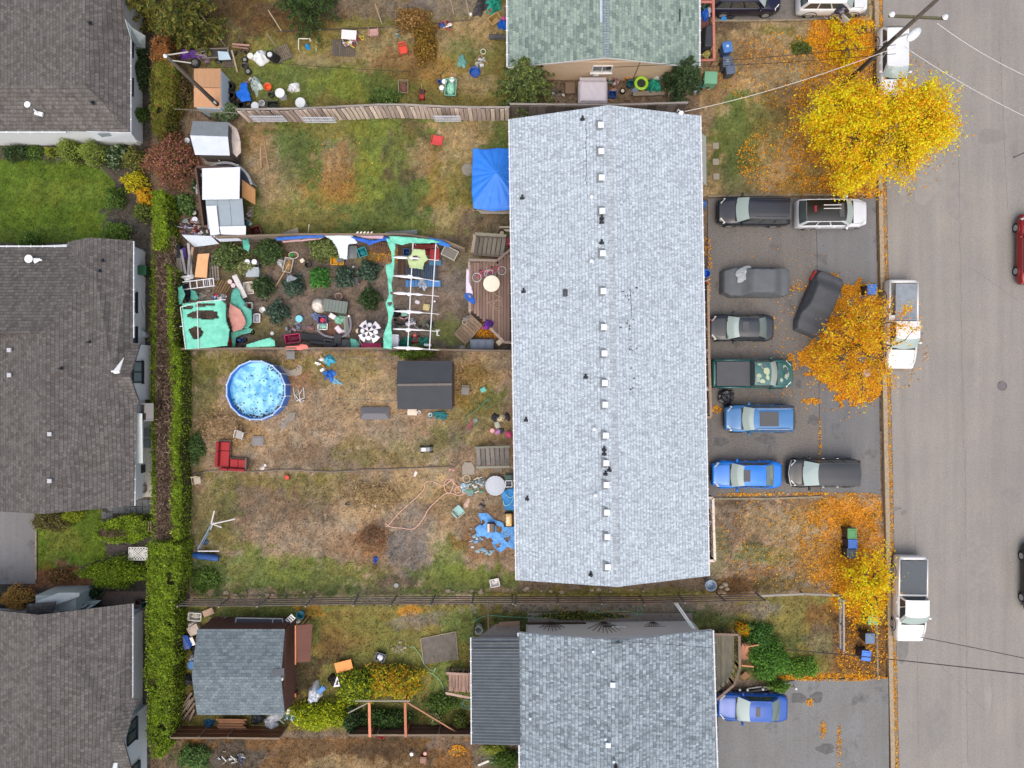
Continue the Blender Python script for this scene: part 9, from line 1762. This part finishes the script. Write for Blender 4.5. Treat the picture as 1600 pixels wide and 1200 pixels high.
# ladder-like white pipe leaning from the rail fence to the bungalow
t = thing('downpipe','silver double pipe between the rail fence and the bungalow eave','pipe',(W(1068,960).x,W(1068,960).y,0)); o_ = Vector(t.location); Tu([W(1054,941,1.5) -o_,W(1083,983,2.7) -o_],.07,8).obj('tube',pl('#c9d0d2'),t); Tu([W(1057,941,1.5) -o_,W(1086,983,2.7) -o_],.04,8).obj('tube',pl('#e8ecee'),t)
hose('green hose snaking beside the white gable wall',[(740,972),(760,962),(800,964),(860,965),(930,957),(980,955),(1000,960),(1004,952),(997,948),(996,958),(990,968)],.02,'#7fc09c',.12)
t = thing('street_sign','dark sign post at the right edge of the street','sign',W(1584,246,-.13)); Tu([(0,0,0),(0,0,1.6)],.03).obj('post',M('#5a5a58'),t); Be((0,0,1.3),(.0,.0,1.7),.5,.1).obj('box',M('#3f4650',rough=.4),t,bevel=.03)
# mailbox like crates in the leaves and bits on the street leaves
bucket('pale lilac round lid in the yellow leaves',1355,583,.5,.1,'#c4b4b8',open_=False,name='lid',cat='lid'); LB('black','dark bag in the leaves beneath the thin yellow tree','bag',1326,580,.3,.24,.15,'#5c5c50',0,.2,131); bucket('dark round drain cover in the gutter',1375,604,.5,.05,'#4a4440',open_=False,name='drain_cover',cat='drain cover',z=-.12)
# ================================================================ PERSON at the open door of the white SUV
def person():
 p = W(1306,18,.9); t = thing('person','person in a dark patterned top and grey trousers bending at the open SUV door','person',(p.x,p.y,.0),D(-35))
 # joints: x forward (towards the car), z up
 J = dict(pelvis=(0,0,.95),spine=(.14,0,1.12),chest=(.30,0,1.28),neck=(.42,0,1.38),head=(.52,0,1.46),hl=(0,.09,.92),kl=(.06,.11,.5),al=(-.04,.12,.08),tl=(.14,.13,.05),hr=(0,-.09,.92),kr=(-.12,-.11,.5),ar=(-.3,-.12,.1),tr=(-.13,-.13,.05),
             sl=(.30,.17,1.3),el=(.42,.26,1.08),wl=(.62,.22,1.02),pl=(.70,.2,1.0),sr=(.30,-.17,1.3),er=(.4,-.28,1.06),wr=(.6,-.26,.98),pr=(.68,-.25,.96))
 E = [('pelvis','spine'),('spine','chest'),('chest','neck'),('neck','head'),('pelvis','hl'),('hl','kl'),('kl','al'),('al','tl'),('pelvis','hr'),('hr','kr'),('kr','ar'),('ar','tr'),('chest','sl'),('sl','el'),('el','wl'),('wl','pl'),('chest','sr'),('sr','er'),('er','wr'),('wr','pr')]
 Rr = dict(pelvis=.15,spine=.14,chest=.15,neck=.06,head=.07,hl=.1,kl=.07,al=.05,tl=.045,hr=.1,kr=.07,ar=.05,tr=.045,sl=.08,el=.05,wl=.033,pl=.04,sr=.08,er=.05,wr=.033,pr=.04)
 K_ = list(J); me = bpy.data.meshes.new('body'); me.from_pydata([J[k] for k in K_],[(K_.index(a),K_.index(b)) for a,b in E],[]); o = bpy.data.objects.new('body',me); COL.objects.link(o); o.parent = t
 sk = o.modifiers.new('skin','SKIN'); lay = me.skin_vertices[0] if me.skin_vertices else None
 if lay is None: 
  bm_ = __import__('bmesh').new(); bm_.from_mesh(me); bm_.verts.layers.skin.verify(); bm_.to_mesh(me); bm_.free(); lay = me.skin_vertices[0]
 for i,k in enumerate(K_): lay.data[i].radius = (Rr[k],Rr[k]); lay.data[i].use_root = (k == 'pelvis')
 o.modifiers.new('subsurf','SUBSURF').levels = 1; me.materials.append(M('#8f8c98',var=.3,scale=10,rough=.85))
 g = G(); g.lathe((0,0,0),[(.17,-.06),(.185,.1),(.19,.3),(.16,.42),(.08,.47)],16); g.v = [tuple(Matrix.Rotation(.85,3,'Y') @ Vector(v)*1.0 +Vector((.02,0,.98))) for v in g.v]; g.obj('jacket',M('#4d4650',var=.5,scale=12,rough=.9),t,smooth=True)
 for s in (-1,1): G().tube([(.30,s*.17,1.31),(.42,s*.27,1.08),(.58,s*.235,1.02)],[.085,.062,.05],10).obj('sleeve',M('#4d4650',var=.5,scale=12,rough=.9),t,smooth=True)
 G().ball((.56,0,1.50),.115,14,10,sq=(1.1,.9,1.0)).obj('head',M('#c99a80',var=.03),t,smooth=True); G().ball((.53,0,1.545),.125,14,10,sq=(1.12,1.0,.9),noise=.03).obj('hair',M('#3a2c26',var=.3,scale=14),t,smooth=True)
 for s in (-1,1): 
  for k in range(4): G().tube([(.70,s*.225 +(k -1.5)*.02,.99),(.755,s*.225 +(k -1.5)*.024,.975),(.775,s*.225 +(k -1.5)*.024,.95)],[.011,.01,.008],6).obj('finger',M('#c99a80',var=.03),t)
  G().tube([(.68,s*.19,.99),(.72,s*.17,.97),(.74,s*.175,.95)],[.012,.011,.009],6).obj('thumb',M('#c99a80',var=.03),t)
 for x,y in ((.05,.125),(-.22,-.125)): G().ball((x,y,.05),.12,12,8,sq=(1.15,.45,.42)).obj('shoe',M('#e8e4e4'),t,smooth=True)
person()
# the open door beside the person belongs to the white SUV
dr = G(); dr.beam((.45,-1.0,.75),(1.0,-1.55,.75),.06,.7); dr.obj('open_door',M('#e4e5e6',rough=.3),WSUV,bevel=.02)
g = G(); g.beam((.5,-1.05,1.3),(.98,-1.5,1.25),.03,.4); g.obj('door_glass',glass('#5c686a'),WSUV)
